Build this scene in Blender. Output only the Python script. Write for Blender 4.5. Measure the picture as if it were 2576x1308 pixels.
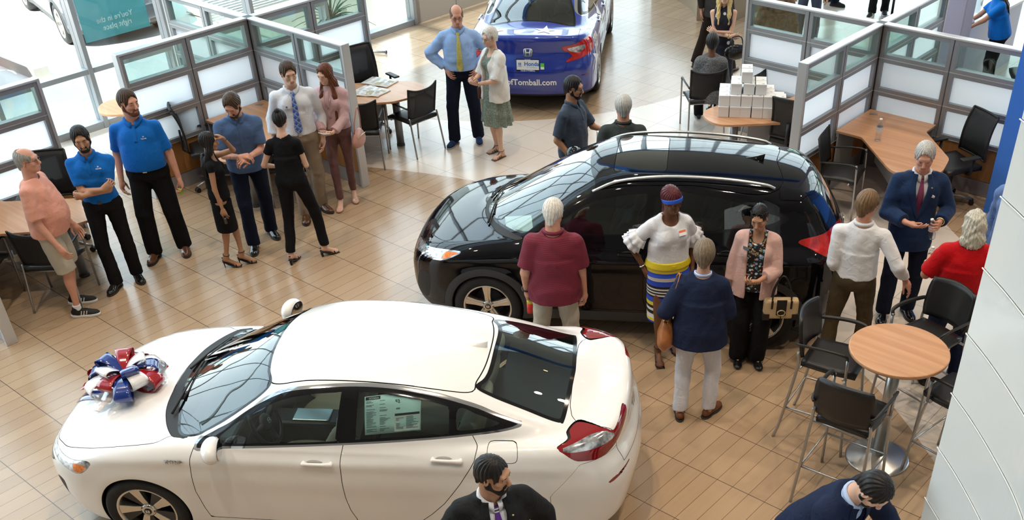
# Car showroom seen from the mezzanine.
import bpy, bmesh, math, random
import numpy as np
from mathutils import Vector, Matrix
for _o in list(bpy.data.objects): bpy.data.objects.remove(_o)
SC = bpy.context.scene
COL = SC.collection
PI = math.pi
rad = math.radians
# ------------------------------------------------------------ camera
FPX, PITCH, ROLL, YAW, PCX, PCY, CAMH = 2618.63, 0.6651514, -0.0190428, -0.7010362, 1458.32, 1113.98, 5.5431
def _cam_rows():
    cy, sy, cp, sp = math.cos(YAW), math.sin(YAW), math.cos(PITCH), math.sin(PITCH)
    fwd = np.array([sy*cp, cy*cp, -sp]); right = np.array([cy, -sy, 0.0]); up = np.cross(right, fwd)
    cr, sr = math.cos(ROLL), math.sin(ROLL)
    return np.array([cr*right+sr*up, -sr*right+cr*up, fwd])
CM = _cam_rows()
cam_data = bpy.data.cameras.new('camera'); cam = bpy.data.objects.new('camera', cam_data); COL.objects.link(cam)
cam_data.sensor_fit = 'HORIZONTAL'; cam_data.sensor_width = 36.0
cam_data.lens = FPX/2576*36.0
cam_data.shift_x = (1288-PCX)/2576
cam_data.shift_y = (PCY-654)/2576
cam_data.clip_start = 0.05; cam_data.clip_end = 400
_R = Matrix((CM[0], CM[1], -CM[2])).transposed()
cam.matrix_world = Matrix.Translation((0, 0, CAMH)) @ _R.to_4x4()
SC.camera = cam
# ------------------------------------------------------------ sky, sun, exposure
SC.view_settings.view_transform = 'Standard'; SC.view_settings.look = 'None'
SC.view_settings.exposure = 0.0; SC.view_settings.gamma = 1.0; SC.view_settings.use_curve_mapping = False
world = bpy.data.worlds.new('daylight'); SC.world = world; world.use_nodes = True
_nt = world.node_tree; _nt.nodes.clear()
_bg = _nt.nodes.new('ShaderNodeBackground'); _wo = _nt.nodes.new('ShaderNodeOutputWorld')
_tc = _nt.nodes.new('ShaderNodeTexCoord'); _sp = _nt.nodes.new('ShaderNodeSeparateXYZ'); _rp = _nt.nodes.new('ShaderNodeValToRGB')
_nt.links.new(_tc.outputs['Generated'], _sp.inputs[0]); _nt.links.new(_sp.outputs['Z'], _rp.inputs[0]); _nt.links.new(_rp.outputs[0], _bg.inputs['Color'])
_rp.color_ramp.elements[0].position = 0.0; _rp.color_ramp.elements[0].color = (0.80, 0.84, 0.84, 1)
_rp.color_ramp.elements[1].position = 0.5; _rp.color_ramp.elements[1].color = (0.72, 0.86, 1.0, 1)
_bg.inputs['Strength'].default_value = 5.0
_nt.links.new(_bg.outputs[0], _wo.inputs[0])
_sun = bpy.data.lights.new('sun', 'SUN'); _sun.energy = 22.0; _sun.angle = rad(1.0); _sun.color = (1.0, 0.96, 0.88)
sun = bpy.data.objects.new('sun', _sun); COL.objects.link(sun)
sun.rotation_euler = Vector((0.25, -0.75, 1.0)).to_track_quat('Z', 'Y').to_euler()
cy = SC.cycles
cy.max_bounces = 7; cy.diffuse_bounces = 3; cy.glossy_bounces = 4; cy.transmission_bounces = 6; cy.transparent_max_bounces = 14
cy.sample_clamp_indirect = 4.0; cy.caustics_reflective = False; cy.caustics_refractive = False
cy.use_denoising = True; cy.use_adaptive_sampling = True; cy.adaptive_threshold = 0.03
# recessed ceiling lamps: the room's warm spots (built with their housings further down)
CEIL = 9.5
SPOTS = [(-9.5, 3.0), (-8.0, 7.0), (-5.0, 4.5), (-2.5, 8.0), (-5.0, 11.5), (-1.0, 4.0), (-3.5, 1.0), (-9.5, 12.0), (-7.5, 15.5), (-1.0, 12.0), (-7.0, 0.0), (2.0, 8.0)]
# ------------------------------------------------------------ helpers
def P3(px, py, z=0.0):
    """point at height z that lies under a pixel of the 2576x1308 frame"""
    d = CM.T @ np.array([px-PCX, -(py-PCY), FPX]); t = (z-CAMH)/d[2]
    return np.array([0, 0, CAMH]) + t*d
def newmat(name):
    m = bpy.data.materials.new(name); m.use_nodes = True
    return m, m.node_tree, m.node_tree.nodes['Principled BSDF']
MATS = {}
def mat(name, col=(.8, .8, .8), rough=.5, metal=0.0, spec=.5, coat=0.0, coatr=.03, emit=None, estr=0.0, bump=0.0, bscale=60.0, var=0.0, vscale=8.0, sheen=0.0, alpha=1.0, trans=0.0, ior=1.45, sss=0.0, stretch=None):
    if name in MATS: return MATS[name]
    m, nt, b = newmat(name)
    I = b.inputs
    I['Base Color'].default_value = (*col, 1); I['Roughness'].default_value = rough; I['Metallic'].default_value = metal
    I['Specular IOR Level'].default_value = spec; I['Coat Weight'].default_value = coat; I['Coat Roughness'].default_value = coatr
    I['IOR'].default_value = ior; I['Transmission Weight'].default_value = trans; I['Alpha'].default_value = alpha
    if sheen: I['Sheen Weight'].default_value = sheen; I['Sheen Roughness'].default_value = .4
    if sss:
        I['Subsurface Weight'].default_value = sss; I['Subsurface Radius'].default_value = (.02, .008, .004); I['Subsurface Scale'].default_value = .5
    if emit: I['Emission Color'].default_value = (*emit, 1); I['Emission Strength'].default_value = estr
    N, L = nt.nodes, nt.links
    if bump or var:
        tc = N.new('ShaderNodeTexCoord'); src = tc.outputs['Object']
        if stretch:
            mp = N.new('ShaderNodeMapping'); mp.inputs['Scale'].default_value = stretch; L.new(src, mp.inputs[0]); src = mp.outputs[0]
    if bump:
        n = N.new('ShaderNodeTexNoise'); n.inputs['Scale'].default_value = bscale; n.inputs['Detail'].default_value = 3
        L.new(src, n.inputs['Vector']); bp = N.new('ShaderNodeBump'); bp.inputs['Strength'].default_value = bump; bp.inputs['Distance'].default_value = .01
        L.new(n.outputs['Fac'], bp.inputs['Height']); L.new(bp.outputs[0], I['Normal'])
    if var:
        n = N.new('ShaderNodeTexNoise'); n.inputs['Scale'].default_value = vscale; n.inputs['Detail'].default_value = 4
        L.new(src, n.inputs['Vector']); mx = N.new('ShaderNodeMix'); mx.data_type = 'RGBA'
        mx.inputs['A'].default_value = (*[c*(1-var) for c in col], 1); mx.inputs['B'].default_value = (*[min(1, c*(1+var)) for c in col], 1)
        rp = N.new('ShaderNodeMapRange'); rp.inputs['From Min'].default_value = .3; rp.inputs['From Max'].default_value = .7
        L.new(n.outputs['Fac'], rp.inputs['Value']); L.new(rp.outputs[0], mx.inputs['Factor']); L.new(mx.outputs['Result'], I['Base Color'])
    MATS[name] = m
    return m
def glass(name, tint=(.9, .95, .95), refl=1.0, rough=0.0):
    """thin pane: see-through tint plus fresnel mirror"""
    if name in MATS: return MATS[name]
    m, nt, b = newmat(name); N, L = nt.nodes, nt.links; N.remove(b)
    out = [n for n in N if n.type == 'OUTPUT_MATERIAL'][0]
    tr = N.new('ShaderNodeBsdfTransparent'); tr.inputs[0].default_value = (*tint, 1)
    gl = N.new('ShaderNodeBsdfGlossy'); gl.inputs['Roughness'].default_value = rough; gl.inputs[0].default_value = (1, 1, 1, 1)
    lw = N.new('ShaderNodeLayerWeight'); lw.inputs['Blend'].default_value = .5
    fr = mathn(nt, 'ADD', mathn(nt, 'MULTIPLY', mathn(nt, 'POWER', lw.outputs['Facing'], 5.0), .95), .045)
    mu = N.new('ShaderNodeMath'); mu.operation = 'MULTIPLY'; mu.inputs[1].default_value = refl; mu.use_clamp = True
    mx = N.new('ShaderNodeMixShader')
    L.new(fr, mu.inputs[0]); L.new(mu.outputs[0], mx.inputs[0]); L.new(tr.outputs[0], mx.inputs[1]); L.new(gl.outputs[0], mx.inputs[2]); L.new(mx.outputs[0], out.inputs[0])
    MATS[name] = m
    return m
def wood(name, c1, c2, scale=3.0, axis='X', rough=.4, coat=0.0):
    if name in MATS: return MATS[name]
    m, nt, b = newmat(name); N, L = nt.nodes, nt.links
    tc = N.new('ShaderNodeTexCoord'); mp = N.new('ShaderNodeMapping')
    s = {'X': (scale*.35, scale*7, scale*7), 'Y': (scale*7, scale*.35, scale*7), 'Z': (scale*7, scale*7, scale*.35)}[axis]
    mp.inputs['Scale'].default_value = s; L.new(tc.outputs['Object'], mp.inputs[0])
    n = N.new('ShaderNodeTexNoise'); n.inputs['Scale'].default_value = 1.6; n.inputs['Detail'].default_value = 5; n.inputs['Distortion'].default_value = .6
    L.new(mp.outputs[0], n.inputs['Vector'])
    rp = N.new('ShaderNodeValToRGB'); rp.color_ramp.elements[0].position = .3; rp.color_ramp.elements[0].color = (*c1, 1)
    rp.color_ramp.elements[1].position = .72; rp.color_ramp.elements[1].color = (*c2, 1)
    L.new(n.outputs['Fac'], rp.inputs[0]); L.new(rp.outputs[0], b.inputs['Base Color']); b.inputs['Roughness'].default_value = rough
    b.inputs['Coat Weight'].default_value = coat
    MATS[name] = m
    return m
def mathn(nt, op, a, b=None, c=None, clamp=False):
    n = nt.nodes.new('ShaderNodeMath'); n.operation = op; n.use_clamp = clamp
    for i, x in enumerate((a, b, c)):
        if x is None: continue
        if isinstance(x, (int, float)): n.inputs[i].default_value = x
        else: nt.links.new(x, n.inputs[i])
    return n.outputs[0]
def mixc(nt, fac, a, b):
    n = nt.nodes.new('ShaderNodeMix'); n.data_type = 'RGBA'
    for k, x in (('Factor', fac), ('A', a), ('B', b)):
        if isinstance(x, tuple): n.inputs[k].default_value = (*x, 1) if len(x) == 3 else x
        elif isinstance(x, (int, float)): n.inputs[k].default_value = x
        else: nt.links.new(x, n.inputs[k])
    return n.outputs['Result']

def meshobj(name, verts, faces, mats=None, parent=None, smooth=False, mi=None, normals=None):
    me = bpy.data.meshes.new(name)
    verts = np.asarray(verts, dtype=np.float64)
    if isinstance(faces, np.ndarray) and faces.ndim == 2:
        nf, k = faces.shape
        me.vertices.add(len(verts)); me.vertices.foreach_set('co', verts.astype(np.float32).ravel())
        me.loops.add(nf*k); me.loops.foreach_set('vertex_index', faces.astype(np.int32).ravel())
        me.polygons.add(nf); me.polygons.foreach_set('loop_start', np.arange(0, nf*k, k, dtype=np.int32))
        me.polygons.foreach_set('loop_total', np.full(nf, k, dtype=np.int32))
        me.update(calc_edges=True)
    else:
        me.from_pydata([tuple(v) for v in verts], [], [tuple(int(i) for i in f) for f in faces])
    if mats is not None:
        for m in (mats if isinstance(mats, (list, tuple)) else [mats]): me.materials.append(m)
    if mi is not None: me.polygons.foreach_set('material_index', np.asarray(mi, dtype=np.int32))
    if isinstance(smooth, (list, tuple, np.ndarray)): me.polygons.foreach_set('use_smooth', np.asarray(smooth, dtype=bool))
    elif smooth: me.polygons.foreach_set('use_smooth', np.ones(len(me.polygons), dtype=bool))
    me.validate()
    if normals is not None and len(normals) == len(me.vertices):
        me.normals_split_custom_set_from_vertices([tuple(n) for n in normals])
    o = bpy.data.objects.new(name, me); COL.objects.link(o)
    if parent is not None: o.parent = parent
    return o
def tag(o, label=None, cat=None, group=None, kind=None):
    for k, v in (('label', label), ('category', cat), ('group', group), ('kind', kind)):
        if v: o[k] = v
    return o
def thing(name, label, cat, loc=(0, 0, 0), rz=0.0, group=None):
    o = bpy.data.objects.new(name, None); COL.objects.link(o); o.empty_display_size = .1
    o.location = loc; o.rotation_euler = (0, 0, rz)
    return tag(o, label, cat, group)
def dup(root, loc=None, rz=None, label=None, group=None):
    r = root.copy(); COL.objects.link(r)
    if loc is not None: r.location = loc
    if rz is not None: r.rotation_euler = (0, 0, rz)
    if label: r['label'] = label
    if group: r['group'] = group
    for ch in list(root.children):
        c = ch.copy(); COL.objects.link(c); c.parent = r
        for g in list(ch.children):
            d = g.copy(); COL.objects.link(d); d.parent = c
    return r
def rotz(a): return np.array([[math.cos(a), -math.sin(a), 0], [math.sin(a), math.cos(a), 0], [0, 0, 1.0]])
def rotx(a): return np.array([[1.0, 0, 0], [0, math.cos(a), -math.sin(a)], [0, math.sin(a), math.cos(a)]])
def roty(a): return np.array([[math.cos(a), 0, math.sin(a)], [0, 1.0, 0], [-math.sin(a), 0, math.cos(a)]])
def unit(v): v = np.asarray(v, float); return v/(np.linalg.norm(v)+1e-12)
def catmull(pts, n=8, closed=False):
    pts = [np.asarray(p, float) for p in pts]; m = len(pts); out = []
    rng = range(m) if closed else range(m-1)
    for i in rng:
        p1, p2 = pts[i], pts[(i+1) % m]
        p0 = pts[(i-1) % m] if closed or i > 0 else 2*p1-p2
        p3 = pts[(i+2) % m] if closed or i < m-2 else 2*p2-p1
        for j in range(n):
            t = j/n
            out.append(.5*((2*p1)+(-p0+p2)*t+(2*p0-5*p1+4*p2-p3)*t*t+(-p0+3*p1-3*p2+p3)*t**3))
    if not closed: out.append(pts[-1])
    return out
def roundpoly(pts, r, n=5):
    """polygon with its corners rounded; r one radius or one per corner"""
    out = []; m = len(pts)
    for i in range(m):
        p = np.array(pts[i], float); a = np.array(pts[i-1], float); b = np.array(pts[(i+1) % m], float)
        ri = r[i] if isinstance(r, (list, tuple)) else r
        if ri <= 0: out.append(tuple(p)); continue
        u, v = unit(a-p), unit(b-p); ang = math.acos(max(-1, min(1, float(u@v)))); d = min(ri/math.tan(ang/2), .49*np.linalg.norm(a-p), .49*np.linalg.norm(b-p))
        for j in range(n+1):
            t = j/n; q = (1-t)**2*(p+u*d)+2*t*(1-t)*p+t*t*(p+v*d); out.append(tuple(q))
    return out
class MB:
    def __init__(s): s.v = []; s.f = []; s.m = []; s.s = []
    def add(s, vs, fs, m=0, sm=False):
        b = len(s.v); s.v += [tuple(map(float, v)) for v in vs]
        for f in fs: s.f.append(tuple(i+b for i in f)); s.m.append(m); s.s.append(sm)
        return s
    def box(s, c, size, R=None, m=0):
        c = np.array(c, float); h = np.array(size, float)/2
        co = np.array([(x, y, z) for x in (-1, 1) for y in (-1, 1) for z in (-1, 1)], float)*h
        if R is not None: co = co @ (rotz(R) if np.isscalar(R) else np.asarray(R)).T
        return s.add(co+c, [(0, 1, 3, 2), (4, 6, 7, 5), (0, 4, 5, 1), (2, 3, 7, 6), (0, 2, 6, 4), (1, 5, 7, 3)], m)
    def bx(s, x0, x1, y0, y1, z0, z1, m=0): return s.box(((x0+x1)/2, (y0+y1)/2, (z0+z1)/2), (abs(x1-x0), abs(y1-y0), abs(z1-z0)), None, m)
    def tube(s, pts, r, n=10, closed=False, caps=True, m=0, flat=1.0, up=None):
        P = [np.asarray(p, float) for p in pts]; k = len(P)
        T = []
        for i in range(k):
            a = P[(i-1) % k] if closed or i > 0 else P[i]; b = P[(i+1) % k] if closed or i < k-1 else P[i]
            T.append(unit(b-a))
        ref = np.array([0, 0, 1.0]) if up is None else np.array(up, float)
        if abs(T[0]@ref) > .95: ref = np.array([1.0, 0, 0])
        N = unit(ref-T[0]*(T[0]@ref)); vs = []
        for i in range(k):
            N = unit(N-T[i]*(N@T[i])); B = np.cross(T[i], N); ri = r[i] if isinstance(r, (list, tuple, np.ndarray)) else r
            for j in range(n):
                a = 2*PI*j/n; vs.append(P[i]+N*math.cos(a)*ri*flat+B*math.sin(a)*ri)
        fs = []
        for i in range(k if closed else k-1):
            for j in range(n):
                a, b = i*n+j, i*n+(j+1) % n; c, d = ((i+1) % k)*n+(j+1) % n, ((i+1) % k)*n+j
                fs.append((a, b, c, d))
        s.add(vs, fs, m, True)
        if caps and not closed:
            b0 = len(s.v)-len(vs)
            s.f.append(tuple(b0+j for j in range(n))[::-1]); s.m.append(m); s.s.append(False)
            s.f.append(tuple(b0+(k-1)*n+j for j in range(n))); s.m.append(m); s.s.append(False)
        return s
    def cyl(s, p0, p1, r0, r1=None, n=20, m=0, caps=True): return s.tube([p0, p1], [r0, r0 if r1 is None else r1], n, False, caps, m)
    def lathe(s, prof, n=32, c=(0, 0, 0), R=None, m=0, sm=True, caps=True):
        vs = []; k = len(prof)
        for r, z in prof:
            for j in range(n):
                a = 2*PI*j/n; vs.append((r*math.cos(a), r*math.sin(a), z))
        vs = np.array(vs)
        if R is not None: vs = vs @ np.asarray(R).T
        vs = vs+np.array(c, float)
        fs = [(i*n+j, i*n+(j+1) % n, (i+1)*n+(j+1) % n, (i+1)*n+j) for i in range(k-1) for j in range(n)]
        s.add(vs, fs, m, sm)
        b0 = len(s.v)-len(vs)
        for i, rev in ((0, True), (k-1, False)):
            if caps and prof[i][0] > 1e-5:
                f = tuple(b0+i*n+j for j in range(n)); s.f.append(f[::-1] if rev else f); s.m.append(m); s.s.append(False)
        return s
    def prism(s, poly, z0, z1, m=0, R=None, c=(0, 0, 0)):
        n = len(poly); vs = np.array([(p[0], p[1], z) for z in (z0, z1) for p in poly], float)
        area = sum(poly[i-1][0]*poly[i][1]-poly[i][0]*poly[i-1][1] for i in range(n))
        if R is not None: vs = vs @ np.asarray(R).T
        vs = vs+np.array(c, float)
        fs = [(i, (i+1) % n, n+(i+1) % n, n+i) for i in range(n)]+[tuple(range(n))[::-1], tuple(range(n, 2*n))]
        if area < 0: fs = [f[::-1] for f in fs]
        return s.add(vs, fs, m)
    def sheet(s, G, th=0.0, m=0, sm=True):
        """G[i][j] points; th gives it thickness"""
        G = np.asarray(G, float); a, b = G.shape[:2]
        fs = [(i*b+j, (i+1)*b+j, (i+1)*b+j+1, i*b+j+1) for i in range(a-1) for j in range(b-1)]
        if not th: return s.add(G.reshape(-1, 3), fs, m, sm)
        du = np.gradient(G, axis=0); dv = np.gradient(G, axis=1); nn = np.cross(du, dv); nn /= np.linalg.norm(nn, axis=2, keepdims=True)+1e-12
        V = np.concatenate([(G+nn*th/2).reshape(-1, 3), (G-nn*th/2).reshape(-1, 3)]); o = a*b
        fs2 = [tuple(o+i for i in f[::-1]) for f in fs]
        ed = [(0*b+j, 0*b+j+1) for j in range(b-1)]+[((i)*b+b-1, (i+1)*b+b-1) for i in range(a-1)]+[((a-1)*b+j+1, (a-1)*b+j) for j in range(b-2, -1, -1)]+[((i+1)*b, i*b) for i in range(a-2, -1, -1)]
        return s.add(V, fs+fs2+[(p, q, o+q, o+p) for p, q in ed], m, sm)
    def ell(s, c, r, n=16, m=0, R=None):
        vs = []; k = n//2
        for i in range(k+1):
            t = PI*i/k
            for j in range(n): a = 2*PI*j/n; vs.append((r[0]*math.sin(t)*math.cos(a), r[1]*math.sin(t)*math.sin(a), -r[2]*math.cos(t)))
        vs = np.array(vs)
        if R is not None: vs = vs @ np.asarray(R).T
        return s.add(vs+np.array(c, float), [(i*n+j, i*n+(j+1) % n, (i+1)*n+(j+1) % n, (i+1)*n+j) for i in range(k) for j in range(n)], m, True)
    def xf(s, R, c=(0, 0, 0)):
        s.v = [tuple(v) for v in (np.array(s.v) @ np.asarray(R).T+np.array(c, float))]; return s
    def build(s, name, mats, parent=None, bevel=0.0, seg=2, smooth=None):
        o = meshobj(name, s.v, s.f, mats, parent, s.s if smooth is None else smooth, s.m)
        if bevel:
            b = o.modifiers.new('bevel', 'BEVEL'); b.width = bevel; b.segments = seg; b.limit_method = 'ANGLE'; b.angle_limit = rad(40)
        return o
def box(name, x0, x1, y0, y1, z0, z1, m, parent=None, bevel=0.0): return MB().bx(x0, x1, y0, y1, z0, z1).build(name, m, parent, bevel)
def textobj(name, txt, size, m, parent, M4, depth=.002, align='CENTER', font_bold=False, sx=1.0, shear=0.0, spacing=1.0):
    cu = bpy.data.curves.new(name, 'FONT'); cu.body = txt; cu.size = size; cu.extrude = depth; cu.align_x = align; cu.align_y = 'CENTER'; cu.shear = shear; cu.space_character = spacing
    if font_bold: cu.offset = size*.022
    cu.resolution_u = 2
    tmp = bpy.data.objects.new(name, cu); COL.objects.link(tmp)
    dg = bpy.context.evaluated_depsgraph_get(); me = bpy.data.meshes.new_from_object(tmp.evaluated_get(dg))
    bpy.data.objects.remove(tmp); bpy.data.curves.remove(cu)
    me.name = name; me.materials.clear(); me.materials.append(m)
    M4 = Matrix(M4) @ Matrix.Diagonal((sx, 1, 1, 1))
    me.transform(M4); me.update()
    o = bpy.data.objects.new(name, me); COL.objects.link(o)
    if parent is not None: o.parent = parent
    return o
def frame4(origin, xdir, ydir):
    """matrix whose x runs along xdir, y along ydir, z out"""
    x = unit(xdir); y = np.asarray(ydir, float); y = unit(y-x*(x@y)); z = np.cross(x, y)
    M = Matrix.Identity(4)
    for i in range(3): M[i][0], M[i][1], M[i][2], M[i][3] = x[i], y[i], z[i], origin[i]
    return M
# ------------------------------------------------------------ implicit surfaces
def surface_nets(F, xs, ys, zs):
    S = F < 0
    nx, ny, nz = F.shape
    cnt = np.zeros((nx-1, ny-1, nz-1), np.int8)
    for i in (0, 1):
        for j in (0, 1):
            for k in (0, 1): cnt += S[i:nx-1+i, j:ny-1+j, k:nz-1+k]
    act = (cnt > 0) & (cnt < 8); idx = np.argwhere(act)
    if len(idx) == 0: return np.zeros((0, 3)), np.zeros((0, 4), int)
    vid = -np.ones(act.shape, np.int64); vid[act] = np.arange(len(idx))
    acc = np.zeros((len(idx), 3)); n = np.zeros(len(idx)); I, J, K = idx.T
    C = [(0, 0, 0), (1, 0, 0), (0, 1, 0), (1, 1, 0), (0, 0, 1), (1, 0, 1), (0, 1, 1), (1, 1, 1)]
    for a in range(8):
        for ax, bit in ((0, 1), (1, 2), (2, 4)):
            b = a | bit
            if b == a: continue
            ca, cb = C[a], C[b]
            fa = F[I+ca[0], J+ca[1], K+ca[2]]; fb = F[I+cb[0], J+cb[1], K+cb[2]]
            x = (fa < 0) != (fb < 0)
            t = np.where(x, fa/(fa-fb+1e-20), 0)
            p = [ca[0]+0*t, ca[1]+0*t, ca[2]+0*t]; p[ax] = t
            for q in range(3): acc[:, q] += np.where(x, p[q], 0)
            n += x
    acc /= n[:, None]
    V = np.empty_like(acc)
    for q, (arr, ii) in enumerate(((xs, I), (ys, J), (zs, K))): V[:, q] = arr[ii]+acc[:, q]*(arr[ii+1]-arr[ii])
    quads = []
    for ax in range(3):
        A = S[:-1] if ax == 0 else S[:, :-1] if ax == 1 else S[:, :, :-1]
        B = S[1:] if ax == 0 else S[:, 1:] if ax == 1 else S[:, :, 1:]
        e = np.argwhere(A != B); o1, o2 = [(1, 2), (2, 0), (0, 1)][ax]
        ok = (e[:, o1] > 0) & (e[:, o2] > 0) & (e[:, o1] < F.shape[o1]-1) & (e[:, o2] < F.shape[o2]-1)
        e = e[ok]; u = np.zeros(3, int); u[o1] = 1; w = np.zeros(3, int); w[o2] = 1
        q = np.stack([vid[tuple((e-u-w).T)], vid[tuple((e-w).T)], vid[tuple(e.T)], vid[tuple((e-u).T)]], 1)
        flip = ~S[tuple(e.T)]
        q[flip] = q[flip][:, ::-1]; quads.append(q)
    return V, np.concatenate(quads)
def smin(a, b, k):
    if k <= 0: return np.minimum(a, b)
    h = np.maximum(k-np.abs(a-b), 0)/k
    return np.minimum(a, b)-h*h*k*.25
def smax(a, b, k): return -smin(-a, -b, k)
class Prim:
    """one blob of an implicit body: f(points)->distance, box it lives in"""
    def __init__(s, f, lo, hi, k=.02, op='u'): s.f = f; s.lo = np.asarray(lo, float); s.hi = np.asarray(hi, float); s.k = k; s.op = op
def cap(a, b, ra, rb=None, k=.02, off=0.0, cut0=False, cut1=False, op='u'):
    a = np.asarray(a, float); b = np.asarray(b, float); rb = ra if rb is None else rb; ra += off; rb += off; d = b-a; L2 = float(d@d)+1e-12; L = math.sqrt(L2)
    def f(X, Y, Z):
        px, py, pz = X-a[0], Y-a[1], Z-a[2]; tt = (px*d[0]+py*d[1]+pz*d[2])/L2; t = np.clip(tt, 0, 1)
        r = np.sqrt((px-t*d[0])**2+(py-t*d[1])**2+(pz-t*d[2])**2)-(ra+(rb-ra)*t)
        if cut1: r = np.maximum(r, (tt-1)*L)
        if cut0: r = np.maximum(r, -tt*L)
        return r
    R = max(ra, rb); return Prim(f, np.minimum(a, b)-R, np.maximum(a, b)+R, k, op)
def elp(c, r, k=.02, R=None, off=0.0, op='u'):
    c = np.asarray(c, float); r = np.asarray(r, float)+off; Ri = None if R is None else np.asarray(R).T
    def f(X, Y, Z):
        x, y, z = X-c[0], Y-c[1], Z-c[2]
        if Ri is not None: x, y, z = [Ri[i, 0]*x+Ri[i, 1]*y+Ri[i, 2]*z for i in range(3)]
        k0 = np.sqrt((x/r[0])**2+(y/r[1])**2+(z/r[2])**2); k1 = np.sqrt((x/r[0]**2)**2+(y/r[1]**2)**2+(z/r[2]**2)**2)+1e-9
        return k0*(k0-1)/k1
    m = max(r) if R is not None else r
    return Prim(f, c-m, c+m, k, op)
def half(p, n, k=0.0):
    """keep the side where (x-p).n < 0"""
    p = np.asarray(p, float); n = unit(n)
    return Prim(lambda X, Y, Z: (X-p[0])*n[0]+(Y-p[1])*n[1]+(Z-p[2])*n[2], (-9,)*3, (9,)*3, k, 'i')
def pts_eval(prims, P):
    X, Y, Z = P.T; F = np.full(len(P), .4)
    for q in prims:
        d = q.f(X, Y, Z); F = smin(F, d, q.k) if q.op == 'u' else smax(F, -d, q.k) if q.op == 's' else smax(F, d, q.k) if q.op == 'i' else F+d
    return F
def grid_eval(prims, xs, ys, zs):
    F = np.full((len(xs), len(ys), len(zs)), .4, np.float64)
    for q in prims:
        m = q.k+.03; sl = []
        for ax, arr in enumerate((xs, ys, zs)):
            i0 = np.searchsorted(arr, q.lo[ax]-m); i1 = np.searchsorted(arr, q.hi[ax]+m); sl.append(slice(i0, i1))
        if any(a.stop <= a.start for a in sl): continue
        X, Y, Z = xs[sl[0]][:, None, None], ys[sl[1]][None, :, None], zs[sl[2]][None, None, :]
        d = q.f(X, Y, Z); G = F[tuple(sl)]
        F[tuple(sl)] = smin(G, d, q.k) if q.op == 'u' else smax(G, -d, q.k) if q.op == 's' else smax(G, d+0*G, q.k) if q.op == 'i' else G+d
    return F
def blob(prims, h, lo=None, hi=None, keep=None):
    us = [q for q in prims if q.op == 'u']
    lo = np.min([q.lo for q in us], axis=0)-.02-h if lo is None else np.asarray(lo, float)
    hi = np.max([q.hi for q in us], axis=0)+.02+h if hi is None else np.asarray(hi, float)
    ax = [np.arange(lo[i], hi[i]+h, h) for i in range(3)]
    V, Q = surface_nets(grid_eval(prims, *ax), *ax)
    if keep is not None and len(Q):
        c = V[Q].mean(1); Q = Q[keep(c)]
        u, inv = np.unique(Q, return_inverse=True); V = V[u]; Q = inv.reshape(Q.shape)
    return V, Q
def relax(V, Q, it=1, w=.5):
    for _ in range(it):
        A = np.zeros_like(V); n = np.zeros(len(V))
        for i in range(4):
            np.add.at(A, Q[:, i], V[Q[:, (i+1) % 4]]); np.add.at(A, Q[:, i], V[Q[:, (i-1) % 4]]); np.add.at(n, Q[:, i], 2)
        V = V*(1-w)+A/np.maximum(n, 1)[:, None]*w
    return V
def blobobj(name, prims, h, m, parent, lo=None, hi=None, keep=None, sm=1):
    V, Q = blob(prims, h, lo, hi, keep)
    if len(Q) == 0: return None
    if sm: V = relax(V, Q, sm)
    return meshobj(name, V, Q, m, parent, True)
def skin(name, c, rough=.5):
    m = mat('skin_'+name, c, rough, sss=.0, spec=.35, var=.05, vscale=25); m['c'] = list(c); return m
def fabric(name, c=(.5, .5, .5), rough=.85, bump=.5, bs=16, sheen=.12, var=.0):
    """cloth: soft creases plus a fine weave"""
    if name in MATS: return MATS[name]
    m = mat(name, c, rough, spec=.15, bump=bump, bscale=bs, sheen=0.0 if max(c) < .08 else sheen); N, L = m.node_tree.nodes, m.node_tree.links
    n = [x for x in N if x.type == 'TEX_NOISE'][0]; n.inputs['Distortion'].default_value = 1.6; n.inputs['Detail'].default_value = 2.0
    b0 = [x for x in N if x.type == 'BUMP'][0]; b0.inputs['Distance'].default_value = .012
    n2 = N.new('ShaderNodeTexNoise'); n2.inputs['Scale'].default_value = 420; L.new([x for x in N if x.type == 'TEX_COORD'][0].outputs['Object'], n2.inputs['Vector'])
    b1 = N.new('ShaderNodeBump'); b1.inputs['Strength'].default_value = .25; b1.inputs['Distance'].default_value = .004; L.new(n2.outputs['Fac'], b1.inputs['Height']); L.new(b0.outputs[0], b1.inputs['Normal']); L.new(b1.outputs[0], N['Principled BSDF'].inputs['Normal'])
    return m
def hairm(name, c, var=.35, rough=.45): return mat(name, c, rough, spec=.35, var=var, vscale=60, stretch=(2.5, 2.5, .35))
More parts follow.
